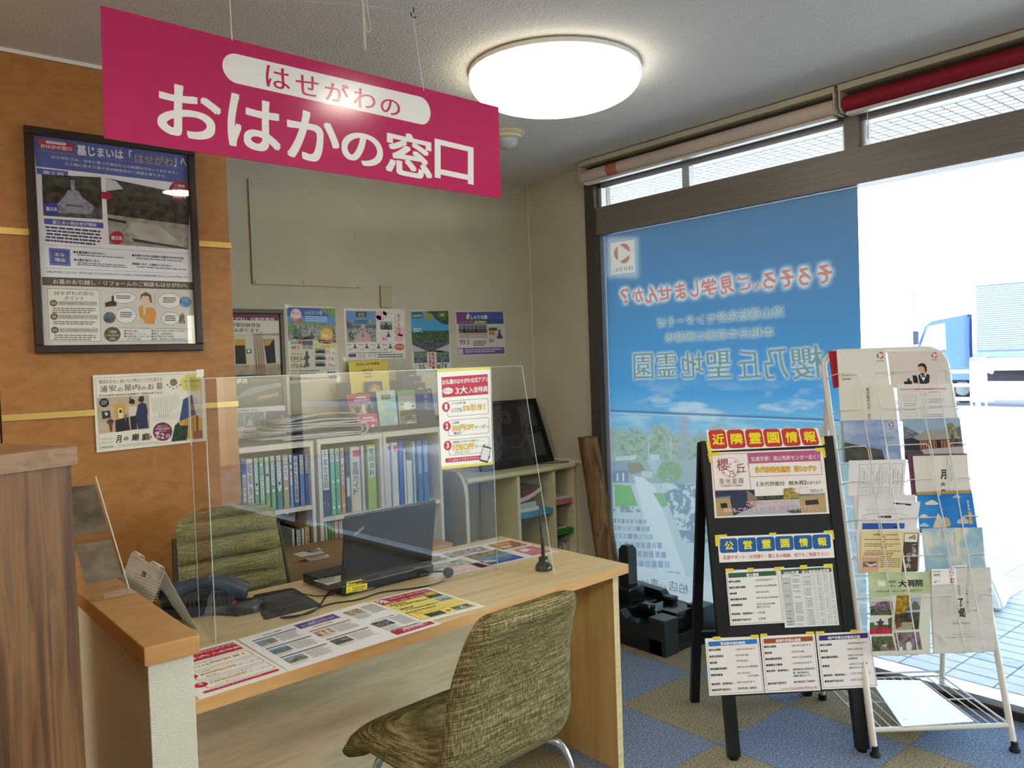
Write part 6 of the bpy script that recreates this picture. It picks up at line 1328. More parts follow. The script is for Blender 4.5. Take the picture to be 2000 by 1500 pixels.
film = bpy.data.objects.new('window_film', me); link(film, None, s.M); tag(film, 'blue translucent advertising film with mirrored lettering covering the left window', 'window film')

# ================================================================== FRAMED POSTER ON THE ORANGE WALL
def frame(t, x0, x1, z0, z1, yf, d, w, m):
    for nm, a, b_, c, e in (('frame_bar', x0, x1, z1-w, z1), ('frame_bar', x0, x1, z0, z0+w), ('frame_bar', x0, x0+w, z0+w, z1-w), ('frame_bar', x1-w, x1, z0+w, z1-w)): box(nm, m, a, b_, yf, yf+d, c, e, t, bev=.004)
m_fr = M('#2e1c12', .35)
t = thing('framed_poster', 'large dark framed poster with blue header on the orange wall', 'poster', (.816, YO, 1.9))
frame(t, .531, 1.103, 1.513, 2.293, YO-.026, .0255, .028, m_fr)
t1, t5 = Zm(0, 0, 4), Zm(0, 375, 4)
s = Sheet([(64, 258), (371, 302), (384, 674), (86, 677)], (0, YO-.010, 0), Y_); s.paper('poster', '#e9e7ea', t)
BL = '#4c5c9e'; DB = '#2c3160'
s.P([t1(255, 1035), t1(1478, 1208), t1(1485, 1440), t1(282, 1300)], BL, 1); s.RR([t1(298, 1085), t1(575, 1118), t1(577, 1192), t1(302, 1155)], '#a8263c', 2, .1); s.RR([t1(355, 1098), t1(515, 1118), t1(517, 1138), t1(357, 1118)], '#e6e2e2', 3, .5)
s.T('はせがわの', *t1(385, 1104), *t1(490, 1118), 3, '#a8263c', .01); s.T('おはかの窓口', *t1(316, 1122), *t1(558, 1150), 7.6, '#e9e4e4', .02)
s.T('墓じまいは「', *t1(598, 1128), *t1(1030, 1178), 20, '#eceaf0', .022); s.T('はせがわ', *t1(1050, 1196), *t1(1350, 1232), 18, '#a9977c', .02); s.T('」へ', *t1(1358, 1225), *t1(1455, 1240), 19, '#eceaf0', .022)
s.ln(*t1(302, 1172), *t1(1480, 1322), '#8e9acb', .6, 2); s.T('はせがわでは、法令に基づき墓石などの処理を行なっております。', *t1(400, 1212), *t1(1380, 1340), 6, '#e2e2ee', .012); s.T('さら地に戻す工事や次の納骨先のご相談も承ります。', *t1(505, 1265), *t1(1300, 1368), 6, '#e2e2ee', .012)
s.P([t1(284, 1312), t1(530, 1338), t1(532, 1385), t1(288, 1358)], BL, 2); s.T('施工例', *t1(335, 1330), *t1(492, 1348), 7, '#e2e2ee', .012)
dg, dgl = mot('#24261f', '#4f4a38', 40), mot('#4a4538', '#7d7460', 30)
s.photo([t1(325, 1362), t1(788, 1385), t5(802, 215), t5(338, 185)], [(0, .7, dg), (.7, 1, mot('#4a4a48', '#6d6a66', 60))], [([(.2, .75), (.36, .5), (.42, .35), (.47, .35), (.47, .1), (.54, .1), (.54, .35), (.6, .36), (.66, .5), (.86, .7), (.8, .9), (.25, .9)], mot('#7d7d86', '#a3a3ac', 60)), ([(.4, .55), (.62, .55), (.66, .85), (.4, .85)], '#9a9aa2'), ([(.38, .68), (.66, .7), (.68, .74), (.38, .73)], '#5d5d66')])
s.photo([t1(822, 1388), t5(1480, 25), t5(1472, 450), t5(852, 408)], [(0, .55, dg), (.55, 1, mot('#8d887e', '#a8a398', 40))], [([(0, 0), (.12, .02), (.2, .12), (0, .2)], '#c9c9cc'), ([(.3, .62), (.62, .62), (.95, .95), (.36, .9), (.3, .8), (.18, .8)], mot('#aaa69a', '#bdb9ae', 20)), ([(.28, .88), (.95, .97), (1, 1), (.3, .93)], '#3d3a32'), ([(0, .6), (.22, .62), (.22, .66), (0, .64)], '#2d2a22')])
for p, c, tx in ((t5(402, 132), '#2c3f94', '撤去前'), (t5(911, 358), '#a3233a', '撤去後')): s.C(*p, 14, 13, c, 5); s.T(tx, p[0]-11, p[1]-4.5, p[0]+11, p[1]-3, 8, '#efeaf0', .015, 7)
s.C(351, 372, 21, 19, '#a3233a', 5); s.T('ご相談', 341, 359, 361, 361.5, 5.5, '#f0e8ea', .015, 7); s.T('お見積り', 338, 367, 365, 370, 5.5, '#f0e8ea', .015, 7); s.T('無料', 337, 374, 363, 377, 12, '#f0e8ea', .02, 7)
s.P([(198, 374), (208, 375.5), (208, 371), (222, 384), (208, 394), (208, 389), (199, 388)], '#a3233a', 5)
s.RR([t5(342, 205), t5(806, 240), t5(808, 285), t5(345, 250)], BL, 2, .2); s.T('墓じまい検討者が増加', *t5(408, 220), *t5(750, 244), 7, '#eceaf2', .015)
s.greek(*t5(350, 266), *t5(805, 305), 6.4, 5, 3.4, '#3a3c60', 4); s.ln(*t5(352, 412), *t5(1478, 484), DB, .5, 2)
s.P([t5(380, 435), t5(546, 448), t5(552, 580), t5(388, 570)], BL, 2); s.ring([t5(388, 445), t5(538, 456), t5(543, 570), t5(396, 560)], '#b9c0e0', .5, 3); s.T('主な', *t5(424, 470), *t5(506, 477), 7, '#e6e6f2', .015); s.T('理由', *t5(428, 514), *t5(510, 520), 7, '#e6e6f2', .015)
for (u, v, w_, tx) in ((572, 458, 250, 'お墓を継ぐ人がいない。'), (576, 518, 208, 'お墓が遠方にある。'), (1030, 484, 410, '夫婦それぞれの実家のお墓を守るのが大変。'), (1034, 550, 310, '高齢になり、お墓参りに行けない。')):
    s.T('●'+tx, *t5(u, v), *t5(u+w_, v+w_*.062), 5, DB, .02); s.greek(*t5(u+25, v+30), *t5(u+430, v+55), 3.6, 2 if v == 518 else 1, 1.8, '#6a6c8a', 4)
s.ln(*t5(358, 592), *t5(1486, 642), DB, .5, 2); s.T('お墓は代々続いてきたもの、また代々続いていくものと考えられているが故え さまざまなお悩みを抱えていらっしゃる方が増えています。', *t5(360, 612), *t5(1488, 658), 4.6, DB, .01)
s.P([t5(326, 662), t5(1512, 705), t5(1514, 765), t5(330, 728)], '#5e5244', 2); s.T('お墓のお引越し・リフォームのご相談もはせがわへ', *t5(412, 680), *t5(1460, 714), 9.6, '#e9e2d2', .012)
s.P([t5(330, 728), t5(1514, 765), t5(1530, 1195), t5(350, 1200)], '#d9d3cb', 1.2)
s.RR([t5(368, 752), t5(775, 764), t5(790, 1168), t5(384, 1165)], '#6d6252', 2, .03); s.RR([t5(370, 755), t5(773, 767), t5(787, 1165), t5(386, 1162)], '#e9e6e0', 3, .03)
s.T('はせがわの安心', *t5(424, 772), *t5(732, 778), 8, '#5a4c3a', .012); s.T('ポイント', *t5(500, 812), *t5(655, 814), 8, '#5a4c3a', .012)
for i, tx in enumerate(('専門の相談員がご対応いたします', '日本全国に広がるネットワーク', '安心で安全な施工をお約束します')):
    y = 868+105*i; s.P([t5(450+4*i, y-18), t5(758+4*i, y-14), t5(760+4*i, y+22), t5(452+4*i, y+20)], '#c9c3b8', 3.5); s.C(*t5(418+5*i, y), 7.5, 6.6, '#6d5c44', 4); s.T('0'+str(i+1), *t5(402+5*i, y-8), *t5(434+5*i, y-7), 4.4, '#e9e2d2', .012, 6); s.T(tx, *t5(462+4*i, y-9), *t5(750+4*i, y-6), 4.6, '#6d5c44', .008); s.greek(*t5(405+5*i, y+36), *t5(755+4*i, y+40), 4, 3 if i != 1 else 2, 2, '#77706a', 4)
# thinking woman with speech bubbles
for p, rx, ry in ((t5(965, 828), 25, 11), (t5(985, 965), 20, 16), (t5(1325, 850), 23, 15), (t5(1330, 988), 18, 13)): s.C(*p, rx, ry, '#6d675f', 2.5); s.C(*p, rx-.7, ry-.7, '#eceae6', 3); s.greek(p[0]-rx*.6, p[1]-ry*.45, p[0]+rx*.6, p[1]-ry*.4, 4, 3 if ry > 12 else 2, 2, '#4a4540', 4, .05)
s.P([t5(820, 865), t5(872, 850), t5(872, 812), t5(890, 812), t5(890, 850), t5(912, 862), t5(910, 890), t5(822, 898)], '#2a2826', 4); s.C(*t5(855, 982), 12, 11, mot('#3a4450', '#6a7a84', 60), 3); s.C(*t5(1448, 860), 11.5, 11, mot('#4a78b4', '#7aa0cc', 60), 3)
SKN = '#e2c9b0'
s.P([t5(1080, 905), t5(1115, 880), t5(1165, 895), t5(1205, 910), t5(1222, 950), t5(1205, 1035), t5(1130, 1030), t5(1120, 1000), t5(1092, 980)], '#d9974a', 3.4); s.C(*t5(1140, 830), 9.5, 12.5, SKN, 3.6); s.P([t5(1092, 850), t5(1100, 800), t5(1140, 780), t5(1180, 805), t5(1188, 870), t5(1172, 860), t5(1160, 815), t5(1112, 812)], '#6d5f58', 4)
s.P([t5(1128, 870), t5(1150, 868), t5(1180, 905), t5(1130, 900)], SKN, 3.5); s.P([t5(1115, 880), t5(1132, 870), t5(1140, 890), t5(1135, 960), t5(1120, 960)], SKN, 3.8); s.P([t5(1062, 990), t5(1090, 1000), t5(1130, 1018), t5(1125, 1032), t5(1075, 1018)], SKN, 3.8); s.TV('どうしよう', *t5(1212, 795), *t5(1202, 885), 3.4, '#5a524a', .0)
s.P([t5(1395, 1030), t5(1402, 960), t5(1425, 940), t5(1440, 960), t5(1448, 1028)], mot('#a89a8a', '#6d5f54', 60), 3)
s.RR([t5(868, 1060), t5(1500, 1070), t5(1505, 1162), t5(870, 1166)], '#6d6252', 2, .06); s.RR([t5(870, 1063), t5(1498, 1073), t5(1502, 1159), t5(872, 1163)], '#e9e6e0', 3, .06); s.C(*t5(878, 1112), 16, 14.5, '#5a4a3a', 4)
for tx, v, w_ in (('ご相談', 1080, 34), ('いただける', 1108, 50), ('内容', 1136, 22)): s.T(tx, *t5(878-w_, v), *t5(878+w_, v+2), 5, '#e9e2d2', .01, 6)
for i, (a, b_) in enumerate((('お墓の購入', 'お墓の移転(お墓のお引越し)'), ('お墓のリフォーム', '墓石・納骨堂探し'), ('お墓を継ぐ人がいない', '法律者以外の納骨'), ('(永代供養)', '樹葬・樹木葬などの相談なお墓 など'))): s.T('●'+a if i < 3 else a, *t5(970 if i < 3 else 990, 1077+21*i), *t5(970+19*(len(a)+1), 1079+21*i), 4, '#4a4540', .012); s.T('●'+b_, *t5(1182, 1077+21*i), *t5(1182+min(19.5*(len(b_)+1), 275), 1079+21*i), 4, '#4a4540', .012)
s.done()
B().box(.557, 1.077, YO-.017, YO-.0145, 1.539, 2.267).obj('glass', glassmat('frame_glass'), t)
# ------------------------------------------------------------------ flyer on the orange wall
Zp = Zm(180, 720, 6.667)
s = Sheet([(181, 733), (396, 724), (402, 861), (189, 884)], (0, YO-.0066, 0), Y_); s.paper('wall_flyer', '#e6e1d2'); tag(s.o, 'cream flyer about an indoor cemetery taped on the orange wall under the framed poster', 'flyer')
s.ring([Zp(42, 125), Zp(1405, 55), Zp(1440, 915), Zp(98, 1045)], '#555048', .5)
s.T('駅近だから、会いたい時にいつでも会える', *Zp(86, 150), *Zp(912, 112), 6.6, '#5a4a48', .0); s.ln(*Zp(86, 198), *Zp(915, 162), '#8a8078', .4)
for ch, (u0, v0, u1, v1, h) in zip('浦安の屋内のお墓', ((100, 225, 196, 220, 12.8), (215, 215, 312, 210, 12.6), (330, 252, 395, 248, 7.4), (415, 208, 508, 203, 12.4), (524, 205, 618, 200, 11.6), (636, 235, 700, 231, 7), (720, 198, 805, 193, 11.2), (830, 185, 915, 180, 12.6))): s.T(ch, *Zp(u0, v0), *Zp(u1, v1), h, '#7a2f48', .008)
s.T('冬のお彼岸 特別見学会開催中 ご相談も承ります。', *Zp(90, 340), *Zp(925, 296), 4.4, '#4a4440', .008)
s.photo([Zp(60, 382), Zp(738, 345), Zp(752, 780), Zp(90, 850)], [(0, 1, mot('#b9a088', '#c6b09a', 20))], [([(.3, .22), (.52, .2), (.54, .62), (.33, .66)], '#c9a23c'), ([(.385, .34), (.47, .33), (.475, .6), (.39, .62)], '#e0d6c0'), ([(.405, .38), (.455, .37), (.458, .46), (.408, .47)], '#2a2624'), ([(.32, .66), (.58, .6), (.6, .98), (.32, 1)], '#1b1c20'), ([(.5, .56), (.56, .5), (.52, .75)], '#6d6a3a'), ([(.61, .6), (.74, .56), (.74, .97), (.62, .98)], '#221f22'), ([(.59, .36), (.64, .26), (.72, .28), (.76, .36), (.74, .58), (.6, .58)], '#d9cdbc'), ([(.6, .2), (.62, .1), (.68, .08), (.72, .14), (.71, .24), (.64, .24)], '#1c1614'), ([(.615, .03), (.64, .02), (.645, .12), (.62, .12)], '#1c1614'), ([(.625, .22), (.69, .22), (.69, .3), (.63, .3)], '#c9987a'),
 ([(.72, .58), (.78, .26), (.86, .2), (.94, .26), (.97, .5), (.95, .6), (.97, .98), (.76, .98)], '#2b3150'), ([(.78, .12), (.82, .02), (.9, .02), (.9, .16), (.86, .2), (.8, .18)], '#3a3230'), ([(.07, .38), (.23, .37), (.24, .58), (.08, .6)], '#2e3038'), ([(.13, .42), (.18, .42), (.185, .5), (.135, .5)], '#d9d6d0'), ([(.15, .68), (.22, .6), (.3, .66), (.26, .8), (.25, .97), (.21, .97), (.2, .8)], mot('#4a2e26', '#7a4a34', 90))])
s.C(*Zp(155, 445), 9.6, 8.8, '#232022', 5); s.greek(*Zp(115, 420), *Zp(195, 414), 2.2, 4, 1, '#b9b2a4', 6)
s.C(*Zp(1060, 180), 7.4, 7.2, mot('#7a6048', '#a88a64', 90), 3)
for u, v, w_, r_ in ((980, 212, 34, .5), (1012, 242, 28, .3), (1055, 262, 30, 0), (1100, 245, 26, -.3), (1145, 215, 34, -.5), (1108, 228, 16, -.4)): p = Zp(u, v); s.P([(p[0]-w_/13, p[1]-w_*r_/13), (p[0], p[1]+w_*.03), (p[0]+w_/13, p[1]+w_*r_/13), (p[0], p[1]-w_*.05)], '#23201e', 4)
s.P([Zp(1150, 160), Zp(1220, 75), Zp(1400, 60), Zp(1412, 270), Zp(1330, 300), Zp(1200, 290), Zp(1160, 230)], '#d9cd6a', 2); s.T('ご見学', *Zp(1235, 108), *Zp(1338, 100), 4.8, '#8a7a34', .0); s.T('予約受付中', *Zp(1196, 152), *Zp(1395, 142), 5.4, '#5a4a24', .008); s.greek(*Zp(1215, 212), *Zp(1380, 204), 3, 3, .8, '#8a7a3a')
for k in range(13): s.TV('・'*1, *Zp(0, 0), *Zp(0, 1), .1) if False else s.greek(*Zp(1115-27*k, 330+4*k), *Zp(1128-27*k, 560+14*k if k < 9 else 420+20*k), 0, 1, .1, '#77706a', 4) if False else s.ln(*Zp(1112-28*k, 332+5*k), *Zp(1122-28*k+4, (470+28*k if k < 6 else 640) if k < 10 else 560), '#8a857c', .55, 3)
for k in range(6): s.ln(*Zp(760+10*k, 640+9*k), *Zp(1150, 560+16*k), '#b9c4c6', .5, 2)
s.P([Zp(1135, 690), Zp(1185, 400), Zp(1300, 340), Zp(1350, 600)], '#39487a', 3); s.P([Zp(1300, 340), Zp(1425, 470), Zp(1430, 640), Zp(1350, 600)], '#c9cbd0', 3.2); s.P([Zp(1140, 690), Zp(1350, 605), Zp(1430, 640), Zp(1435, 900), Zp(1130, 935)], '#c9a23c', 3.1)
for k in range(5): s.ln(*Zp(1215+28*k, 660-6*k), *Zp(1210+28*k, 900), '#5a3a24', .9, 3.6)
s.P([Zp(1030, 950), Zp(1060, 820), Zp(1075, 740), Zp(1130, 690), Zp(1140, 740), Zp(1250, 740), Zp(1230, 930)], mot('#1c2a20', '#3a4a34', 90), 4); s.P([Zp(1350, 600), Zp(1380, 615), Zp(1385, 810), Zp(1355, 815)], '#5a2e34', 4); s.P([Zp(1318, 812), Zp(1432, 800), Zp(1438, 905), Zp(1325, 918)], '#8a3a48', 5)
s.C(*Zp(917, 820), 18.8, 18.2, '#7a2a48', 5)
for tx, u0, v0, w_, h in (('東京メトロ', 850, 740, 125, 3.6), ('東西線 浦安駅', 825, 772, 180, 3.8), ('西口より', 868, 802, 95, 3.6)): s.T(tx, *Zp(u0, v0), *Zp(u0+w_, v0-8), h, '#e9dcd6', .01, 7)
s.T('約', *Zp(832, 868), *Zp(880, 864), 6.6, '#efe6e0', .012, 7); s.T('2', *Zp(888, 842), *Zp(940, 838), 10.6, '#efe6e0', .01, 7); s.T('分', *Zp(955, 852), *Zp(1015, 848), 8, '#efe6e0', .012, 7); s.C(*Zp(847, 840), 4, 3, '#efe6e0', 6); s.T('徒歩', *Zp(830, 832), *Zp(866, 830), 2.6, '#7a2a48', .01, 8)
for ch, (u0, v0, u1, v1, h) in zip('月の廟庭', ((305, 870, 375, 865, 15), (408, 890, 468, 886, 7), (510, 850, 605, 842, 14), (640, 845, 745, 836, 14))): s.T(ch, *Zp(u0, v0), *Zp(u1, v1), h, '#171412', .022, 5, .08)
s.P([Zp(738, 872), Zp(778, 868), Zp(780, 910), Zp(742, 915)], '#c98a74', 4); s.T('曹洞宗浦安', *Zp(115, 912), *Zp(268, 898), 3, '#8a857c', .0); s.T('月輪山千光寺', *Zp(112, 955), *Zp(270, 940), 3.6, '#8a857c', .0); s.greek(*Zp(112, 1022), *Zp(320, 1000), 3, 1, 1.6, '#555048'); s.greek(*Zp(335, 998), *Zp(980, 940), 3, 1, .8, '#777068'); s.done()
for q_ in ([(383, 722), (398, 721), (398, 735), (384, 737)],): s.strip(q_, 'tape', CLEAR, l=1)
# ================================================================== POSTERS ON THE BACK WALL
def wposter(q, label, col, cat='poster', tapes_=()):
    s = Sheet(q, (0, YB, 0), Y_); s.paper('poster', col); tag(s.o, label, cat, 'posters on the back wall')
    for q_ in tapes_: s.strip(q_, 'tape', CLEAR, l=1)
    return s
Zq = Zm(440, 590, 6.667); t6 = Zm(500, 375, 4)
gv = mot('#6a6f70', '#a9aca8', 60)
gstones = lambda n, y0, y1, seed: [(grey_stone(random.Random(seed*31+i).uniform(.02, .98), y0+(y1-y0)*i/n, .05+.06*i/n, .10+.1*i/n), ['#4a4e50', '#7d8284', '#5d6264', '#94989a'][(i*7+seed) % 4]) for i in range(n)]
s = wposter([(558, 597), (653, 600), (663, 739), (566, 750)], 'tall poster with a gold medal and prices, leftmost on the back wall', '#dedacd', tapes_=([(556, 594), (565, 596), (563, 602), (556, 601)], [(656, 738), (665, 734), (666, 744), (659, 748)]))
s.photo([Zq(802, 68), Zq(1424, 82), Zq(1445, 530), Zq(822, 500)], [(0, .25, '#3f62ac'), (.25, .44, '#5a93cf'), (.44, .52, mot('#4a6a3a', '#7a945a', 90)), (.52, 1, gv)], [([(.66, 0), (1, 0), (1, .3), (.85, .2)], mot('#4a7a34', '#7aa04a', 90)), ([(.1, .5), (.28, .65), (.3, .9), (.0, .9), (0, .55)], mot('#3a6a3a', '#5a8a4a', 90))]+gstones(22, .56, .95, 3))
s.C(*Zq(918, 165), 10.5, 11.5, '#e9d4dc', 6); s.T('桜乃丘', *Zq(868, 120), *Zq(970, 122), 7, '#c43a5a', .01, 8); s.T('聖地霊園', *Zq(860, 205), *Zq(1000, 208), 8, '#d9607a', .02, 8); s.T('ふるさとの夏', *Zq(1030, 112), *Zq(1265, 118), 7, '#eef0f4', .0, 7); s.greek(*Zq(1035, 182), *Zq(1335, 192), 4, 3, 1.4, '#dfe8f0', 6)
s.C(*Zq(1316, 425), 13.5, 14.5, '#c9a23a', 7); s.C(*Zq(1316, 425), 11.5, 12.5, '#d9b656', 7.4); s.T('No.1', *Zq(1262, 400), *Zq(1368, 402), 10, '#f2ead0', .02, 9); s.P([Zq(1210, 485), Zq(1320, 500), Zq(1435, 490), Zq(1440, 525), Zq(1320, 545), Zq(1215, 525)], '#7a1f2c', 8); s.T('便利・安心の霊園', *Zq(1235, 505), *Zq(1405, 505), 3.6, '#e9d8c6', .01, 9.5)
s.P([Zq(845, 440), Zq(1000, 460), Zq(1160, 440), Zq(1155, 475), Zq(1000, 490), Zq(860, 470)], '#23241f', 6)
s.UV(.05, .45, .97, .88, '#cfccba', 5); s.P([Zq(852, 515), Zq(940, 515), Zq(940, 545), Zq(855, 545)], '#7aa88a', 6); s.C(*Zq(968, 525), 3.6, 3.4, '#c43a4a', 6); s.T('48.5', *Zq(852, 572), *Zq(965, 566), 6.6, '#c22f38', .015, 8); s.photo([Zq(995, 505), Zq(1138, 505), Zq(1140, 612), Zq(1005, 608)], [(0, .5, '#5a605a'), (.5, 1, gv)], l=6)
s.P([Zq(1155, 562), Zq(1435, 560), Zq(1438, 595), Zq(1160, 592)], '#e6d23a', 6); s.T('小さな安心の墓石', *Zq(1235, 572), *Zq(1360, 572), 2.6, '#5a4a1a', .01, 8)
for i, tx in enumerate(('95', '121', '136')):
    y = 598+85*i; s.photo([Zq(1168, y+4), Zq(1298, y+6), Zq(1300, y+70), Zq(1172, y+70)], [(0, .5, '#8a8f8c'), (.5, 1, '#3f4444')], [([(.1, .8), (.3, .4), (.7, .4), (.9, .8)], '#2a2d2e')], l=6); s.P([Zq(1302, y+2), Zq(1432, y+2), Zq(1435, y+74), Zq(1305, y+74)], '#e6e4da', 6); s.T(tx, *Zq(1308, y+28), *Zq(1308+32*len(tx)-10, y+28), 6, '#c22f38', .012, 8); s.greek(*Zq(1395, y+55), *Zq(1428, y+55), 3, 1, 1.6, '#555555', 8)
for i, tx in enumerate(('134.5', '172.8')): y = 712+98*i; s.T(tx, *Zq(852, y-4), *Zq(1002, y-4), 7.4, '#8a7a30', .04, 7); s.T(tx, *Zq(855, y), *Zq(1000, y), 6.6, '#e2d88a', .01, 8); s.P([Zq(855, y-40), Zq(1010, y-40), Zq(1010, y-36), Zq(855, y-36)], '#3a3a34', 6); s.P([Zq(u, v) for u, v in ((1015, y+30), (1040, y-20), (1045, y-72), (1075, y-72), (1080, y-20), (1100, y), (1085, y+35))], '#5a5e5e', 7); s.greek(*Zq(1000, y+32), *Zq(1060, y+30), 3, 1, 1.6, '#555555', 7)
for i in range(2): s.R(*Zq(845, 892+38*i), *Zq(935, 902+38*i), '#c96a60', 6); s.greek(*Zq(945, 890+38*i), *Zq(1230, 885+36*i), 3, 1, 2, '#6a6058', 7)
for i in range(3): s.P([Zq(1326+38*i, 906), Zq(1358+38*i, 904), Zq(1359+38*i, 932), Zq(1328+38*i, 934)], '#3f55a8', 7)
s.T('櫻乃丘聖地霊園', *Zq(842, 985), *Zq(1075, 978), 5, '#3a3d4a', .015, 8); s.T('☎0120-28-9494', *Zq(1085, 980), *Zq(1335, 968), 4.8, '#2a2c34', .015, 8); s.P([Zq(1342, 955), Zq(1448, 950), Zq(1450, 995), Zq(1345, 998)], '#2f5a54', 7); s.done()
s = wposter([(671, 602), (790, 604), (792, 700), (676, 703)], 'wide poster with a path picture and pink blossoms, second from left on the back wall', '#dfdcd4', tapes_=([(668, 698), (675, 697), (678, 704), (672, 706)],))
s.photo([t6(700, 928), t6(938, 932), t6(940, 1170), t6(712, 1175)], [(0, .45, '#6a93c4'), (.45, .55, mot('#4a5a4a', '#6d7a68', 90)), (.55, 1, mot('#6d7078', '#a5a8ae', 70))], [([(.52, .42), (.58, .42), (.86, 1), (.2, 1)], '#c9a9a8')]+gstones(12, .6, .95, 5)+[([(0, .3), (.2, .42), (.2, .55), (0, .55)], '#6a5a44')])
s.P([t6(778, 935), t6(862, 937), t6(863, 975), t6(780, 975)], '#3f4f44', 6); s.T('霊園', *t6(795, 945), *t6(845, 945), 6, '#c9b56a', .01, 8); s.greek(*t6(768, 1003), *t6(880, 1004), 4, 2, 2, '#2e3a5a', 6); s.C(*t6(890, 1005), 3, 3, '#d9a83a', 6)
pkm = mot('#e2a0b0', '#f0ccd2', 90)
for u, v, r_ in ((980, 965, 11), (1130, 1090, 10), (1120, 1140, 9), (955, 985, 6), (1010, 945, 5)): s.C(*t6(u, v), r_, r_*.9, pkm, 3)
s.TV('春のお彼岸', *t6(1112, 950), *t6(1118, 1120), 6, '#c46a80', .02, 5); s.TV('フェア開催', *t6(1085, 950), *t6(1090, 1110), 5, '#c98a94', .01, 5); s.photo([t6(968, 1010), t6(1062, 1012), t6(1064, 1078), t6(970, 1075)], [(0, .4, '#9a9fa2'), (.4, 1, '#5d6266')], [(grey_stone(.5, .95, .5, .8), '#3a3e42')]); s.photo([t6(970, 1090), t6(1060, 1090), t6(1062, 1135), t6(972, 1135)], [(0, 1, '#d6d4ce')], [(grey_stone(.7, .95, .35, .9), '#4d5256')]); s.T('82', *t6(985, 1136), *t6(1022, 1136), 6, '#b03a48', .008)
for i in range(4): u = 712+92*i; s.T('●●', *t6(u, 1190), *t6(u+34, 1190), 1.4, '#4a4a4a', .0); s.P([t6(*p) for p in ((u+45, 1222), (u+55, 1205), (u+56, 1185), (u+64, 1185), (u+66, 1205), (u+80, 1222))], '#4a5054', 5); s.T(('33', '75', '82', '98')[i], *t6(u+8, 1224), *t6(u+38, 1224), 3.4, '#8a6a6a', .005)
s.C(*t6(1120, 1210), 9.5, 6.5, '#cf5a3a', 5); s.T('見学会', *t6(1092, 1198), *t6(1148, 1198), 5, '#f0e2c6', .01, 7); s.greek(*t6(720, 1256), *t6(1160, 1248), 3.5, 1, 1.2, '#8a5a5a'); s.P([t6(720, 1266), t6(782, 1264), t6(783, 1290), t6(722, 1290)], '#6d4a6a', 5); s.greek(*t6(790, 1270), *t6(860, 1268), 3, 3, .9, '#777777'); s.T('2/1', *t6(872, 1252), *t6(930, 1250), 9, '#8a8c9a', .0); s.greek(*t6(945, 1268), *t6(1160, 1266), 4.4, 2, 1.8, '#3a3d44'); s.done()
s = wposter([(801, 605), (876, 607), (882, 722), (806, 726)], 'tall poster with pine trees under a blue sky, third from left on the back wall', '#dad9d2')
s.photo([t6(1205, 932), t6(1502, 928), t6(1512, 1250), t6(1222, 1250)], [(0, .15, '#6a9fc0'), (.15, .48, '#4a9fd0'), (.48, .72, mot('#2f4a30', '#56724a', 70)), (.72, 1, mot('#33383c', '#6a7074', 70))], [([(.4, 0), (1, 0), (1, .34), (.8, .3), (.55, .12)], mot('#2a3a26', '#5a6a4a', 90)), ([(0, .82), (.4, .98), (0, 1)], '#b9bcb9'), ([(1, .8), (.6, .95), (1, 1)], '#b9bcb9')])
s.P([t6(1218, 940), t6(1298, 938), t6(1302, 985), t6(1222, 988)], '#2f6a5a', 6); s.T('南柏聖地', *t6(1228, 958), *t6(1292, 956), 5, '#dfe6d6', .01, 8); s.C(*t6(1458, 962), 10, 7, '#4f6a34', 6); s.T('30', *t6(1435, 948), *t6(1470, 947), 6, '#e9e2b0', .015, 8); s.C(*t6(1350, 975), 9, 7, mot('#7a8a4a', '#b9a86a', 90), 6); s.P([t6(1218, 1055), t6(1302, 1053), t6(1304, 1095), t6(1222, 1097)], '#5a9fb4', 6); s.greek(*t6(1228, 1065), *t6(1295, 1064), 4, 2, 1.8, '#e6eef0', 8)
for q_ in ([t6(1232, 1245), t6(1335, 1242), t6(1338, 1335), t6(1236, 1338)], [t6(1408, 1242), t6(1508, 1240), t6(1512, 1330), t6(1412, 1334)]): s.photo(q_, [(0, .3, '#6d8a6a'), (.3, 1, mot('#4a5054', '#8a9094', 70))], gstones(5, .5, .9, 8))
s.TV('永代供養', *t6(1382, 1250), *t6(1386, 1390), 6, '#c22f48', .03, 6); s.TV('付き墓地', *t6(1356, 1255), *t6(1360, 1370), 5, '#c22f48', .02, 6); s.T('55', *t6(1272, 1350), *t6(1318, 1348), 10, '#2a2c2e', .01); s.T('74', *t6(1445, 1340), *t6(1490, 1338), 9.6, '#2a2c2e', .01); s.P([t6(1410, 1350), t6(1440, 1349), t6(1441, 1380), t6(1412, 1381)], '#7aa04a', 5); s.P([t6(1236, 1394), t6(1520, 1380), t6(1524, 1400), t6(1238, 1414)], '#8fbcc4', 4); s.done()
s = wposter([(890, 607), (984, 608), (988, 692), (893, 696)], 'small wide poster with purple bands, rightmost on the back wall', '#d6d2d2')
s.photo([t6(1562, 938), t6(1928, 935), t6(1935, 1030), t6(1570, 1032)], [(0, .6, '#4a5fa8'), (.6, 1, '#3f5590')], [([(0, 0), (.2, 0), (.25, .6), (0, .7)], '#7a4a8a')]); s.T('しゃりの郷', *t6(1675, 962), *t6(1805, 960), 8.6, '#eef0f6', .02, 8); s.P([t6(1640, 990), t6(1650, 945), t6(1668, 960), t6(1662, 995)], '#e2d88a', 7); s.T('永代供養付墓地', *t6(1575, 1005), *t6(1700, 1004), 5.5, '#e85a4a', .02, 8); s.T('販売開始！', *t6(1706, 1006), *t6(1800, 1005), 5.4, '#f0dc4a', .03, 8)
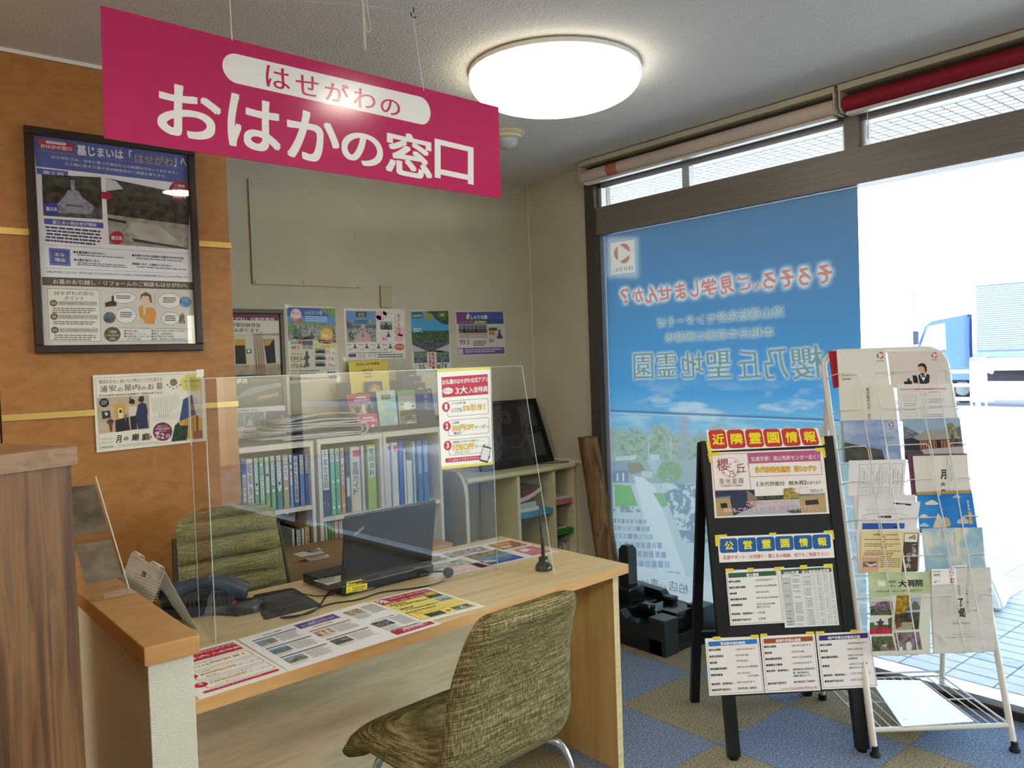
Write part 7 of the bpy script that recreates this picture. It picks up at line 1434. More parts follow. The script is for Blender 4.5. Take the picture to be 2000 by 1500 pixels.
s.photo([t6(1580, 1035), t6(1800, 1035), t6(1812, 1140), t6(1588, 1142)], [(0, .35, '#6a8a9a'), (.35, .6, mot('#5a3a30', '#8a6a5a', 70)), (.6, 1, '#b9b0a4')], [(grey_stone(.2+.14*i, .62, .12, .5), ['#3a3436', '#5a4a4a', '#7a3a34'][i % 3]) for i in range(6)])
s.T('99.5', *t6(1590, 1155), *t6(1665, 1152), 10, '#8e2433', .012); s.greek(*t6(1695, 1165), *t6(1800, 1162), 3.6, 3, 2, '#8a5a5a'); s.photo([t6(1815, 1050), t6(1925, 1048), t6(1932, 1150), t6(1822, 1152)], [(0, 1, '#c9cbc4')], [([(.0, .1), (.6, .1), (.6, .35), (0, .35)], '#3f6a4a'), (grey_stone(.75, .95, .4, .7), '#4a5054'), ([(0, .4), (.45, .4), (.45, .65), (0, .65)], '#d9a83a')]); s.T('12', *t6(1826, 1096), *t6(1858, 1095), 4.4, '#7a2a1a', .02, 9); s.T('99', *t6(1820, 1150), *t6(1858, 1149), 7.4, '#8e2433', .012)
s.P([t6(1572, 1220), t6(1938, 1212), t6(1942, 1262), t6(1576, 1272)], '#7a5a9a', 5); s.P([t6(1576, 1226), t6(1615, 1225), t6(1617, 1266), t6(1579, 1267)], '#e6e0e6', 6); logo(s, *t6(1596, 1244), 3.2, '#6a4a7a', l=8); s.greek(*t6(1630, 1230), *t6(1925, 1222), 4, 2, 2, '#d9cfe2', 7); s.done()
# second framed poster leaning on the left bookcase
t = thing('framed_poster', 'dark framed poster standing on the left bookcase half hidden by the orange wall', 'poster', (1.5, 3.83, 1.09))
XR = yp(559, 740, 3.82).x; z0_, z1_ = 1.0835, yp(500, 604, 3.82).z
frame(t, XR-.47, XR, z0_, z1_, 3.815, .03, .022, m_fr)
Y2 = 3.825
s = Sheet([(410, 612), (541, 614), (556, 845), (410, 866)], (0, Y2, 0), Y_)
s.quad = None; cs_ = [Vector((XR-.45, Y2, z1_-.022)), Vector((XR-.022, Y2, z1_-.022)), Vector((XR-.022, Y2, z0_+.022)), Vector((XR-.45, Y2, z0_+.022))]
s = Sheet([pr(p) for p in cs_], (0, Y2, 0), Y_); s.paper('poster', '#d6cfc2', t)
s.P([pr(cs_[0]), pr(cs_[1]), Zq(690, 243), Zq(0, 235)], '#6a2a44', 2); s.T('「はせがわ」の駅前墓苑', *Zq(-40, 190), *Zq(640, 205), 6.6, '#ece6e0', .012); s.T('永代供養付き駅近納骨堂', *Zq(-260, 262), *Zq(455, 275), 8.2, '#2a2624', .012); s.T('お申込み承ります。', *Zq(-100, 335), *Zq(470, 345), 8.2, '#2a2624', .012)
s.photo([Zq(-80, 415), Zq(715, 405), Zq(745, 935), Zq(-80, 965)], [(0, .75, '#c9c4ba'), (.75, 1, mot('#8a7a60', '#a8987c', 20))], [([(.55, 0), (1, 0), (1, .06), (.6, .04)], '#9a958a'), ([(.24, .14), (.41, .13), (.43, .72), (.25, .73)], '#c99f34'), ([(.245, .28), (.40, .28), (.42, .73), (.25, .73)], '#1f1d1e'), ([(.42, .38), (.50, .37), (.51, .47), (.43, .48)], '#17171a'), ([(.44, .39), (.485, .385), (.49, .45), (.445, .455)], '#e2e2e0'), ([(.71, .14), (.89, .13), (.90, .73), (.75, .74)], '#17161a'), ([(.72, .14), (.89, .13), (.8, .3), (.72, .3)], '#b98f3a')]+[([(.54+.02*k, .0), (.55+.02*k, .0), (.57+.021*k, 1), (.555+.021*k, 1)], ['#a8845a', '#7a5a38'][k % 2]) for k in range(8)])
s.P([Zq(-80, 955), Zq(748, 940), Zm(440, 680, 6.667)(780, 740), Zm(440, 680, 6.667)(-80, 800)], '#34353a', 3); Zr = Zm(440, 680, 6.667)
s.T('夢苑', *Zr(140, 398), *Zr(285, 396), 9.6, '#ece8e4', .02, 5, .1); s.T('浄土宗 松戸市 徒歩1分', *Zr(330, 412), *Zr(690, 402), 3.4, '#b9b6b2', .01); s.photo([Zr(130, 500), Zr(735, 440), Zr(755, 700), Zr(150, 760)], [(0, 1, '#3f4248')], [([(0, .55), (.25, .15), (.95, 0), (1, .2), (0, .6)], '#8a8d92'), ([(.02, .58), (.9, .3), (.95, .8), (.05, .95)], '#5a5a58'), ([(.45, .62), (.9, .5), (.9, .66), (.45, .78)], '#b99a5a')], 4)
s.done()
s = Sheet([Zr(60, 800), Zr(775, 748), Zr(803, 1125), Zr(60, 1190)], (0, 3.808, 0), Y_); s.paper('notice', '#dcdbdc'); tag(s.o, 'white notice with three pictures propped against the framed poster on the bookcase', 'notice')
s.T('首都圏霊園ご案内中', *Zr(165, 800), *Zr(418, 790), 4.4, '#2c2c34', .012)
for a, b_, c in ((60, 240, mot('#4a7a74', '#6a9a94', 50)), (250, 508, mot('#4a5a6a', '#7d8a94', 50)), (520, 785, mot('#2a2f5a', '#3f4a84', 50))): s.P([Zr(a, 845-(a-60)*.05), Zr(b_, 835-(a-60)*.05), Zr(b_+12, 1020-(a-60)*.05), Zr(a+8, 1045-(a-60)*.05)], c, 2)
s.P([Zr(275, 1020), Zr(310, 915), Zr(350, 960), Zr(370, 1010)], '#b9c9d2', 3); s.P([Zr(690, 980), Zr(730, 860), Zr(775, 900), Zr(780, 990)], '#5a9fc4', 3); s.C(*Zr(640, 960), 3.2, 3.8, '#eef0f2', 3); s.T('スタッフにお声掛けください', *Zr(20, 1095), *Zr(545, 1060), 5, '#33343c', .01); s.T('お待ちしております', *Zr(180, 1140), *Zr(470, 1118), 4.4, '#33343c', .01); s.done()
# ================================================================== MEMBERSHIP NOTICE (hung on the screen, and a copy on the desk)
CR_ = '#c42a44'; YL = '#e2b23a'
def promo(s, f):
    """f(u,v): u,v in 0..1 of the sheet -> px ; text drawn along u"""
    def T(t, u0, v0, u1, h, col, b_=.01, l=6):
        a, c = f(u0, v0), f(u1, v0); s.T(t, a[0], a[1], c[0], c[1], math.hypot(f(u0, v0+h)[0]-a[0], f(u0, v0+h)[1]-a[1]) if s.vert else h*s.hs, col, b_, l)
    s.P([f(.08, .06), f(.95, .06), f(.95, .27), f(.08, .27)], CR_, 2)
    T('お仏壇のはせがわ公式アプリ', .09, .085, .94, .055, '#f4ece8', .025)
    s.P([f(.10+.10*math.cos(a*.5236)+.09, .205+.035*math.sin(a*.5236)) for a in range(12)], '#f4ece8', 4); T('おトク♪', .11, .19, .27, .03, '#8a4a50', .0, 7)
    T('3大', .33, .165, .56, .085, '#f4ece8', .02); T('入会特典', .58, .18, .94, .065, '#f4ece8', .02)
    for i, (v, t1_, t2_, t3_, t4_) in enumerate(((.31, 'レジでのお買い物', 'いつでも', '5%引き！', None), (.51, '入会特典', None, '500円OFF', 'クーポン'), (.71, '6回来店してスタンプを集めると', None, '10%OFF', 'クーポン'))):
        s.RR([f(.16, v), f(.95, v), f(.95, v+.165), f(.16, v+.165)], '#a82a44', 1, .14); s.RR([f(.167, v+.004), f(.943, v+.004), f(.943, v+.161), f(.167, v+.161)], '#f6f3ea', 2, .14)
        s.P([f(.14+.075*math.cos(a*.3927), v+.06+.05*math.sin(a*.3927)) for a in range(16)], CR_, 3.2); T(str(i+1), .115, v+.028, .165, .06, '#f4ece8', .03)
        T(t1_, .24, v+.018, .24+.034*len(t1_), .024, '#222222', .012)
        if t2_: T(t2_, .24, v+.075, .44, .05, '#222222', .015)
        u0 = .46 if t2_ else .24; u1 = u0+(.42 if t2_ else .42); T(t3_, u0-.004, v+.052, u1+.004, .07, '#c98a2a', .05, 5); T(t3_, u0, v+.056, u1, .062, '#f0cf62', .01, 7)
        if t4_: T(t4_, .67, v+.075, .94, .036, '#222222', .012)
        if i: T(('進呈！', 'プレゼント！')[i-1], .26, v+.125, (.42, .56)[i-1], .028, '#222222', .014)
    s.RR([f(.08, .90), f(.95, .90), f(.95, .945), f(.08, .945)], CR_, 2, .5); T('ご入会はスマホアプリから', .13, .908, .74, .028, '#f4ece8', .012)
qn = [(853, 726), (957, 719), (962, 906), (862, 915)]
s = Sheet(qn, SCR_P, SCR_N, lift=.0052); s.vert = True; s.paper('notice', '#f6f3ea', t=.0006); tag(s.o, 'white and red membership notice taped to the clear desk screen', 'notice')
f = lambda u, v: tuple((qn[0][k]*(1-u)+qn[1][k]*u)*(1-v)+(qn[3][k]*(1-u)+qn[2][k]*u)*v for k in (0, 1))
promo(s, f); s.P([f(.82, .80), f(.98, .83), f(.90, .985), f(.74, .955)], '#2a2426', 8); s.P([f(.822, .815), f(.965, .842), f(.895, .965), f(.755, .94)], '#e6e2e4', 9); s.done()
for q_ in ([(852, 722), (958, 716), (958, 721), (853, 727)], [(862, 911), (963, 902), (963, 907), (862, 917)]): s.strip(q_, 'tape', TAPE, l=1)
# desk leaflets
ZQ = ZD+.0002
def corner(*p): return zp(*p, ZD)
P1 = [pr((.573, 2.098, ZD)), pr((.776, 2.104, ZD)), pr((.784, 1.792, ZD)), pr((.575, 1.781, ZD))]
s = Sheet(P1, (0, 0, ZQ), Z_); s.vert = False; s.hs = 62; s.paper('leaflet', '#f2f0e8', t=.0008); tag(s.o, 'membership leaflet lying at the left end of the desk by the partition', 'leaflet')
wl = [Vector((.573, 2.098, ZD)), Vector((.776, 2.104, ZD)), Vector((.784, 1.792, ZD)), Vector((.575, 1.781, ZD))]
f = lambda u, v: pr((wl[0]*(1-u)+wl[1]*u)*(1-v)+(wl[3]*(1-u)+wl[2]*u)*v)
promo(s, f); s.done()
# A3 burial guide
wl2 = [Vector((.783, 2.100, ZD)), Vector((1.222, 2.150, ZD)), Vector((1.238, 1.812, ZD)), Vector((.786, 1.790, ZD))]
def mkf(wl): return lambda u, v: pr((wl[0]*(1-u)+wl[1]*u)*(1-v)+(wl[3]*(1-u)+wl[2]*u)*v)
f = mkf(wl2)
s = Sheet([pr(p) for p in wl2], (0, 0, ZQ+.0004), Z_); s.paper('leaflet', '#f3f2ee', t=.0006); tag(s.o, 'large white burial guide sheet with a purple title on the desk front', 'leaflet')
def tt(t, u0, v0, u1, h, col, b_=.01, l=6):
    a, c = f(u0, v0), f(u1, v0); s.T(t, a[0], a[1], c[0], c[1], h*70, col, b_, l)
s.P([f(.355, .06), f(.645, .06), f(.645, .20), f(.355, .20)], '#6a4c90', 2); tt('お墓には', .44, .085, .56, .03, '#e6e0ee', .01); tt('主に3種類の形があります', .38, .125, .62, .045, '#efe9f4', .02); s.greek(*f(.40, .18), *f(.60, .18), 1.5, 1, 1, '#b9a8cc')
tt('1.一般墓の種類', .10, .075, .26, .03, '#2a3c34', .012); tt('2.納骨堂の種類', .42, .235, .56, .03, '#5a3a2a', .01); tt('3.その他の供養', .73, .50, .9, .03, '#3a3a3a', .01)
gph = [mot('#4a5a6a', '#b9a8a0', 60), mot('#6a8aa8', '#7a8458', 50), mot('#3f4a44', '#8a9a94', 60), mot('#d9c0a0', '#8a5a34', 50), mot('#3f4440', '#7a7a6a', 70), mot('#8a7a5a', '#c9b99a', 60), mot('#3a3438', '#8a8a94', 60)]
for u0, v0, pc in ((.05, .14, 0), (.05, .41, 1), (.05, .68, 2), (.37, .31, 3), (.37, .60, 4)):
    gr = u0 < .3; s.P([f(u0, v0), f(u0+.29, v0), f(u0+.29, v0+.022), f(u0, v0+.022)], '#33564a' if gr else '#8a5a4a', 2)
    s.photo([f(u0, v0+.05), f(u0+.115, v0+.05), f(u0+.115, v0+.185), f(u0, v0+.185)], [(0, .4, '#7aa0c4' if pc < 3 else gph[pc]), (.4, 1, gph[pc])], [([(.0, .5), (.5, .25), (1, .4), (1, .55)], gph[(pc+1) % 5])] if pc != 3 else [([(.3, .2), (.45, .2), (.45, .9), (.3, .9)], '#f0dcc0'), ([(.6, .2), (.75, .2), (.75, .9), (.6, .9)], '#f0dcc0')])
    for k in range(7): a, b_ = f(u0+.13, v0+.05+.025*k), f(u0+.28, v0+.05+.025*k); s.greek(*a, *b_, 1, 1, .8, '#8a8884')
    for k in range(2): a, b_ = f(u0, v0+.20+.025*k), f(u0+.11, v0+.20+.025*k); s.greek(*a, *b_, 1, 1, .8, '#a89a94')
for u0, v0, pc in ((.70, .10, 5), (.70, .55, 6)):
    s.photo([f(u0, v0), f(u0+.12, v0), f(u0+.12, v0+.15), f(u0, v0+.15)], [(0, 1, gph[pc])])
    for k in range(12): a, b_ = f(u0+.14, v0+.02*k), f(u0+.28, v0+.02*k); s.greek(*a, *b_, 1, 1, .7, '#8a8884')
    for k in range(6): a, b_ = f(u0, v0+.17+.02*k), f(u0+.12, v0+.17+.02*k); s.greek(*a, *b_, 1, 1, .7, '#9a9894')
s.P([f(.70, .85), f(.98, .85), f(.98, .955), f(.70, .955)], '#b42a40', 2); s.RR([f(.78, .86), f(.93, .86), f(.93, .885), f(.78, .885)], '#f0e6e4', 3, .5); tt('おはかの窓口', .76, .895, .94, .05, '#f4ece8', .02); s.greek(*f(.71, .83), *f(.97, .83), 1, 1, 1.4, '#444444'); s.done()
# yellow price leaflet
wl3 = [Vector((1.200, 2.147, ZD)), Vector((1.411, 2.139, ZD)), Vector((1.418, 1.846, ZD)), Vector((1.206, 1.856, ZD))]; f = mkf(wl3)
s = Sheet([pr(p) for p in wl3], (0, 0, ZQ+.0014), Z_); s.paper('leaflet', '#f3f1ea', t=.0006); tag(s.o, 'yellow price leaflet with a red header on the desk in front of the laptop', 'leaflet')
s.P([f(.05, .05), f(.95, .05), f(.95, .92), f(.05, .92)], '#ecdf7a', 1); s.P([f(.05, .04), f(.95, .04), f(.95, .25), f(.05, .25)], '#b22a3e', 2); s.P([f(.07, .055), f(.20, .055), f(.20, .19), f(.07, .19)], '#f0e6e0', 3)
lx, ly = f(.135, .11); logo(s, lx, ly, 4.5, '#a8263c', l=5)
tt('ご納骨の際に必要な墓石彫刻', .23, .075, .93, .05, '#f2dcd6', .012); tt('文字彫刻・ご納骨・戒名追加彫り', .10, .185, .78, .05, '#f2dcd6', .012)
s.P([f(.78, .16), f(.93, .16), f(.93, .255), f(.78, .255)], '#d9b64a', 3); tt('戒名彫刻', .10, .285, .36, .05, '#3a3418', .014); tt('￥44,000円(税込)～', .14, .345, .70, .055, '#3a3418', .014); tt('納骨式', .10, .47, .32, .05, '#3a3418', .014); tt('￥33,000円(税込)～', .14, .53, .70, .055, '#3a3418', .014)
s.photo([f(.70, .27), f(.93, .27), f(.93, .38), f(.70, .38)], [(0, 1, mot('#1f2228', '#6a6e78', 60))]); s.photo([f(.72, .42), f(.94, .42), f(.94, .54), f(.72, .54)], [(0, .4, '#8ab4d4'), (.4, 1, mot('#4a5a64', '#a8b4b4', 60))])
s.RR([f(.06, .66), f(.94, .66), f(.94, .93), f(.06, .93)], '#b98a2a', 2, .12); s.RR([f(.065, .665), f(.935, .665), f(.935, .925), f(.065, .925)], '#efe076', 3, .12)
tt('墓石クリーニング・リフォーム', .14, .68, .86, .04, '#d98a2a', .012); tt('お墓のお悩みご相談下さい', .14, .735, .76, .035, '#d98a2a', .01); s.greek(*f(.06, .625), *f(.7, .625), 1, 1, 1.6, '#444444')
s.photo([f(.20, .79), f(.46, .79), f(.46, .91), f(.20, .91)], [(0, 1, mot('#1d241e', '#4a5c40', 60))], l=4); s.photo([f(.62, .79), f(.90, .79), f(.90, .91), f(.62, .91)], [(0, 1, mot('#23262e', '#8a94a4', 60))], [([(.3, .8), (.6, .1), (.7, .8)], '#b9c4d4')], l=4); s.P([f(.50, .84), f(.54, .82), f(.58, .85), f(.54, .88)], '#4a4a34', 4); s.done()
s.strip([f(-.03, -.03), f(.08, -.03), f(.05, .05), f(-.04, .05)], 'tape', TAPE, l=1)
# photo poster at the back right of the desk
wl4 = [Vector((1.50, 2.505, ZD)), Vector((2.034, 2.482, ZD)), Vector((2.018, 2.172, ZD)), Vector((1.487, 2.196, ZD))]; f = mkf(wl4)
s = Sheet([pr(p) for p in wl4], (0, 0, ZQ), Z_); s.paper('leaflet', '#e9e5e0', t=.0006); tag(s.o, 'large sheet of landscape and blossom pictures lying at the back right of the desk', 'leaflet')
def ph(u0, v0, u1, v1, b_, e=()): s.photo([f(u0, v0), f(u1, v0), f(u1, v1), f(u0, v1)], b_, e)
ph(.45, .36, .73, .60, [(0, 1, mot('#5a5a44', '#a89a84', 50))], [([(0, .8), (1, .7), (1, 1), (0, 1)], mot('#5a7a34', '#8aa05a', 60))]); ph(.45, .60, .73, .93, [(0, .35, '#6a94c4'), (.35, 1, '#3a66b4')], [([(.1, .3), (.4, .5), (.3, .7), (0, .6)], '#c9c0a4'), ([(.5, .35), (.8, .5), (.8, .8), (.4, .9)], mot('#5a6a6a', '#8a9a94', 50)), ([(0, .75), (1, .6), (1, 1), (0, 1)], '#2f55a8')])
ph(.76, .10, .98, .45, [(0, .6, mot('#c2762a', '#a83a2a', 40)), (.6, 1, mot('#b9a08a', '#5a5a4a', 50))], [([(.1, .1), (.7, .1), (.8, .4), (.2, .45)], '#d9a85a'), ([(.1, .5), (.6, .55), (.5, .8), (.1, .8)], '#d9c0bc')]); ph(.80, .52, .98, .93, [(0, 1, mot('#d9949e', '#c9506a', 60))], [([(.1, .2), (.5, .1), (.6, .4), (.2, .5)], '#ece0e0')])
ph(.10, .08, .34, .34, [(0, 1, mot('#7a8478', '#c9c4bc', 50))]); ph(.37, .08, .70, .32, [(0, 1, mot('#6a645c', '#d0c8c0', 50))]); ph(.10, .45, .40, .70, [(0, 1, mot('#8a9a84', '#cfcac2', 50))], [([(.6, .2), (.75, .1), (.8, .3)], '#2a2a2a')]); ph(.16, .70, .42, .95, [(0, 1, mot('#e6b0b8', '#f2dcdc', 50))]); ph(.36, .72, .46, .97, [(0, 1, mot('#d9808e', '#e9b4ba', 60))])
s.ln(*f(.02, .99), *f(.98, .99), '#c9604a', 1.2, 2); s.done()
# ================================================================== PAMPHLETS, PAPERS ON THE BOOKCASES
ZB_ = 1.0895
t = thing('newspaper_pile', 'folded newspapers lying on top of the left and middle bookcases', 'newspapers', (1.95, 3.68, ZB_))
m_np = noisemat('newsprint', ['#dadbde', '#c6c8d0', '#e4e4e4'], scale=40, stretch=(1, 1, 3), rough=.8)
def fold(x0, x1, y0, y1, z0, z1, droop, name):
    n = 20; ring = []; rad = (z1-z0)/2
    lines = [(x0, z1)] + [(x0+(x1-rad-x0)*i/8, z1-.004*math.sin(i)) for i in range(1, 9)] + [(x1-rad+rad*math.sin(a), z0+rad+rad*math.cos(a)) for a in [math.pi*k/8 for k in range(1, 8)]] + [(x1-rad-(x1-rad-x0)*i/8, z0) for i in range(0, 9)]
    inner = [(x, z) for x, z in lines]; th = .004; vs = []; fs = []
    for (x, z) in lines: vs += [(x, y0, z), (x, y1, z)]
    m_ = len(lines)
    for i in range(m_-1): a = 2*i; fs.append([a, a+1, a+3, a+2])
    b_ = B().add(vs, fs, m_np, True); o = b_.obj(name, m_np, t); md = o.modifiers.new('thick', 'SOLIDIFY'); md.thickness = th; return o
pa = yp(617, 850, 3.60).x; pb = yp(702, 842, 3.60).x
fold(1.56, 2.06, 3.60, 3.84, ZB_+.003, ZB_+.060, 0, 'newspaper'); fold(1.50, 2.035, 3.61, 3.84, ZB_+.012, ZB_+.050, 0, 'newspaper'); fold(1.60, 2.02, 3.62, 3.84, ZB_+.066, ZB_+.086, 0, 'newspaper')
vs = []; 
for i in range(13):
    u = i/12; vs += [(1.62+.41*u, 3.60, ZB_+.090+.022*math.sin(u*3.0)+.012*u), (1.58+.41*u, 3.83, ZB_+.092+.018*math.sin(u*2.6))]
o = B().add(vs, [[2*i, 2*i+1, 2*i+3, 2*i+2] for i in range(12)], m_np, True).obj('newspaper', m_np, t); o.modifiers.new('thick', 'SOLIDIFY').thickness = .003
tag(box('dark_folder', M('#4b4842', .6), 1.22, 1.60, 3.60, 3.79, 1.0835, 1.0985), 'dark grey folder lying flat on the left bookcase under the notice', 'folder')
# acrylic/black pamphlet stand
t = thing('pamphlet_stand', 'black tiered stand holding cemetery pamphlets on the right bookcase', 'stand', (2.28, 3.72, ZB_))
sx0, sx1 = yp(690, 800, 3.64).x, yp(853, 800, 3.64).x; m_bk = M('#17191d', .35)
box('base', m_bk, sx0, sx1, 3.61, 3.84, ZB_+.0025, ZB_+.008, t)
lean = Vector((0, .30, 1)).normalized(); nL = Vector((0, -1, .30)).normalized()
def tier(y, z0, h, n): 
    p = Vector((sx0, y, z0)); w_ = Vector((sx1-sx0, 0, 0)); B().prism([p, p+w_, p+w_+lean*h, p+lean*h], [q+Vector((0, .004, 0)) for q in (p, p+w_, p+w_+lean*h, p+lean*h)]).obj(n, m_bk, t)
tier(3.655, ZB_+.008, .20, 'back_panel'); tier(3.745, ZB_+.008, .26, 'back_panel'); box('side_panel', m_bk, sx0, sx0+.004, 3.615, 3.80, ZB_+.008, ZB_+.06, t); box('side_panel', m_bk, sx1-.004, sx1, 3.615, 3.80, ZB_+.008, ZB_+.06, t); box('front_lip', m_bk, sx0, sx1, 3.612, 3.616, ZB_+.008, ZB_+.03, t)
Zs = Zm(640, 680, 6.667)
def pam(q, y, label, col, m=None, g='pamphlets in the black stand'):
    s = Sheet(q, (0, y, ZB_+.008), nL); s.paper('pamphlet', col, t=.0025, m=m); tag(s.o, label, 'pamphlet', g); return s
s = pam([Zs(265, 175), Zs(778, 155), Zs(840, 1000), Zs(350, 1010)], 3.74, 'big yellow folder with handwritten notes at the back of the black stand', '#e0c95a')
s.T('霊友会 永代供養墓', *Zs(365, 200), *Zs(665, 180), 5.4, '#4a4020', .012); s.T('建前承認', *Zs(442, 280), *Zs(578, 268), 4.4, '#4a4020', .01); s.T('使用規定', *Zs(450, 320), *Zs(560, 314), 4.2, '#4a4020', .01); s.T('契約書', *Zs(470, 365), *Zs(570, 358), 4.2, '#4a4020', .01); s.done()
s = pam([Zs(475, 440), Zs(705, 430), Zs(740, 900), Zs(500, 920)], 3.725, 'navy pamphlet with a golden gable on the yellow folder', '#27304f'); s.P([Zs(528, 520), Zs(600, 458), Zs(690, 505), Zs(700, 560), Zs(530, 580)], '#a8844a', 2); s.P([Zs(560, 545), Zs(605, 500), Zs(660, 540), Zs(662, 580), Zs(562, 590)], '#d9b06a', 3); s.done()
s = pam([Zs(890, 290), Zs(1145, 275), Zs(1200, 900), Zs(930, 920)], 3.738, 'dark plum pamphlet highest at the back right of the stand', '#2c2838'); s.greek(*Zs(1065, 352), *Zs(1145, 348), 3, 1, 2, '#b9b4c0'); s.done()
s = pam([Zs(955, 368), Zs(1210, 360), Zs(1260, 900), Zs(985, 920)], 3.728, 'navy pamphlet just in front of the dark plum one', '#283a66'); s.T('みどり', *Zs(1110, 440), *Zs(1200, 432), 3.4, '#d9dce6', .01); s.C(*Zs(1185, 388), 1.8, 1.8, '#8a6a8a', 3); s.done()
s = pam([Zs(1050, 462), Zs(1265, 448), Zs(1300, 900), Zs(1075, 920)], 3.718, 'dark green pamphlet lowest of the back right group', '#22402f'); s.greek(*Zs(1165, 525), *Zs(1245, 518), 3, 1, 2, '#d9e2d6'); s.done()
s = pam([Zs(380, 585), Zs(620, 565), Zs(680, 1090), Zs(440, 1105)], 3.652, 'navy pamphlet half hidden behind the crimson one in the front tier', '#1f3050'); s.done()
s = pam([Zs(240, 612), Zs(545, 598), Zs(640, 1100), Zs(345, 1120)], 3.640, 'crimson pamphlet with a group photo, leftmost in the front tier', '#b02a3c')
s.RR([Zs(365, 638), Zs(495, 632), Zs(496, 650), Zs(367, 655)], '#efe6e2', 3, .5); s.T('おはかの窓口', *Zs(340, 665), *Zs(535, 655), 5, '#f0e6e4', .02); s.photo([Zs(285, 735), Zs(575, 700), Zs(600, 850), Zs(320, 880)], [(0, 1, mot('#4a3a34', '#b9a494', 60))], [([(.2, .3), (.3, .2), (.36, .9), (.15, .9)], '#2a2426'), ([(.5, .2), (.6, .15), (.66, .95), (.46, .95)], '#d9cfc6'), ([(.75, .25), (.9, .2), (.95, .95), (.7, .95)], '#1f1d22')]); s.done()
s = pam([Zs(380, 868), Zs(632, 850), Zs(692, 1130), Zs(440, 1158)], 3.618, 'small magenta card standing in front of the crimson pamphlet', '#c9507f')
s.RR([Zs(455, 905), Zs(590, 895), Zs(593, 912), Zs(457, 922)], '#f0dfe6', 3, .5); s.T('おはかの窓口', *Zs(425, 935), *Zs(632, 918), 5.6, '#f4e6ec', .02); s.C(*Zs(515, 1020), 3, 3, '#efe2e8', 3); s.P([Zs(565, 1000), Zs(600, 990), Zs(612, 1040), Zs(572, 1045)], '#e6dfe6', 3); s.P([Zs(430, 1110), Zs(682, 1082), Zs(692, 1130), Zs(440, 1156)], '#efe9e2', 2); logo(s, *Zs(520, 1110), 1.6, '#b04a5a', l=4); s.greek(*Zs(545, 1108), *Zs(620, 1100), 3, 1, 1.8, '#8a5a5a'); s.done()
s = pam([Zs(625, 560), Zs(870, 545), Zs(930, 1092), Zs(690, 1112)], 3.636, 'pale blue and green watercolour pamphlet in the front tier', '#b9d0c8', noisemat('print_wash', ['#c9d2a0', '#9cc6d4', '#b9d6c0', '#e0dca8'], scale=9, rough=.3, lo=.35, hi=.66))
s.P([Zs(692, 612), Zs(812, 605), Zs(818, 665), Zs(698, 672)], '#5a5a30', 2); s.T('霊園', *Zs(712, 622), *Zs(800, 618), 5, '#c9bc6a', .01, 4); s.T('入園プレート', *Zs(690, 728), *Zs(828, 718), 3.6, '#5a86a0', .01); s.TV('海', *Zs(780, 800), *Zs(790, 960), 1.6, '#6a9aa8', .0) if False else s.ln(*Zs(780, 800), *Zs(792, 950), '#7aa6b4', .8); s.P([Zs(865, 970), Zs(880, 890), Zs(895, 900), Zs(882, 975)], '#e2ece6', 3); s.done()
s = pam([Zs(905, 555), Zs(1130, 540), Zs(1165, 1062), Zs(945, 1088)], 3.634, 'green headed pamphlet with a cartoon talk and a garden photo', '#b9c49a')
s.P([Zs(905, 555), Zs(1130, 540), Zs(1135, 608), Zs(912, 625)], '#5f9450', 2); s.P([Zs(915, 640), Zs(1085, 615), Zs(1090, 655), Zs(920, 680)], '#d9a8a0', 2); s.C(*Zs(1040, 755), 9, 8, '#e9e6da', 3); s.C(*Zs(965, 745), 2.8, 3.4, '#e6c8a8', 4); s.C(*Zs(965, 733), 3, 1.8, '#2a201c', 5); s.C(*Zs(1105, 768), 2.8, 3.4, '#e6c8a8', 4); s.C(*Zs(1105, 755), 3, 1.8, '#3a2a24', 5)
s.photo([Zs(935, 818), Zs(1150, 790), Zs(1168, 1040), Zs(950, 1060)], [(0, .3, mot('#3a4a30', '#5a6a4a', 90)), (.3, 1, mot('#6a5f54', '#9a9088', 60))], [([(.1, .8), (.5, .6), (.95, .7), (.95, .9), (.1, .95)], '#b9c6d4'), ([(.3, .35), (.7, .3), (.7, .5), (.3, .55)], '#4a3a30')]); s.done()
s = pam([Zs(1140, 538), Zs(1350, 525), Zs(1420, 1045), Zs(1190, 1070)], 3.632, 'navy pamphlet with golden characters, rightmost in the front tier', '#1d3055'); s.TV('海金石', *Zs(1262, 590), *Zs(1285, 810), 9, '#b99a4a', .0); s.TV('永代供養墓', *Zs(1310, 595), *Zs(1322, 690), 2.4, '#9a9478', .0); s.C(*Zs(1315, 985), 4.5, 4.5, '#a83a34', 3); s.T('海洋散骨', *Zs(1280, 978), *Zs(1352, 970), 2.6, '#e0d6c6', .01, 5); s.greek(*Zs(1300, 562), *Zs(1330, 560), 3, 1, 1.6, '#c9ccd6'); s.done()
# newspapers on the cream bookcase
m_nc = noisemat('newsprint_colour', ['#3f3a36', '#8a8478', '#cfc9be', '#6a5a4a'], scale=26, detail=4, rough=.6, lo=.35, hi=.68)
for q_, z_, col, lb in (([(922, 905), (985, 893), (1032, 895), (965, 918)], .8036, '#cfcbc0', 'flat newspaper at the left on the cream bookcase'), ([(968, 902), (1062, 889), (1128, 900), (1012, 908)], .8058, '#b9b4a8', 'open newspaper with dark pictures in front of the black board')):
    s = Sheet(q_, (0, 0, z_), Z_); s.paper('newspaper', col, t=.002, m=m_nc); tag(s.o, lb, 'newspaper')
s = Sheet([(913, 919), (960, 909), (972, 914), (918, 930)], (0, 0, .8006), Z_); s.paper('paper_sheet', '#cfd4cc', t=.001); tag(s.o, 'white card with handwriting at the left end of the cream bookcase', 'paper'); s.T('お花どうぞ', 917, 922, 950, 914, 5, '#4a4a44', .01); s.done()
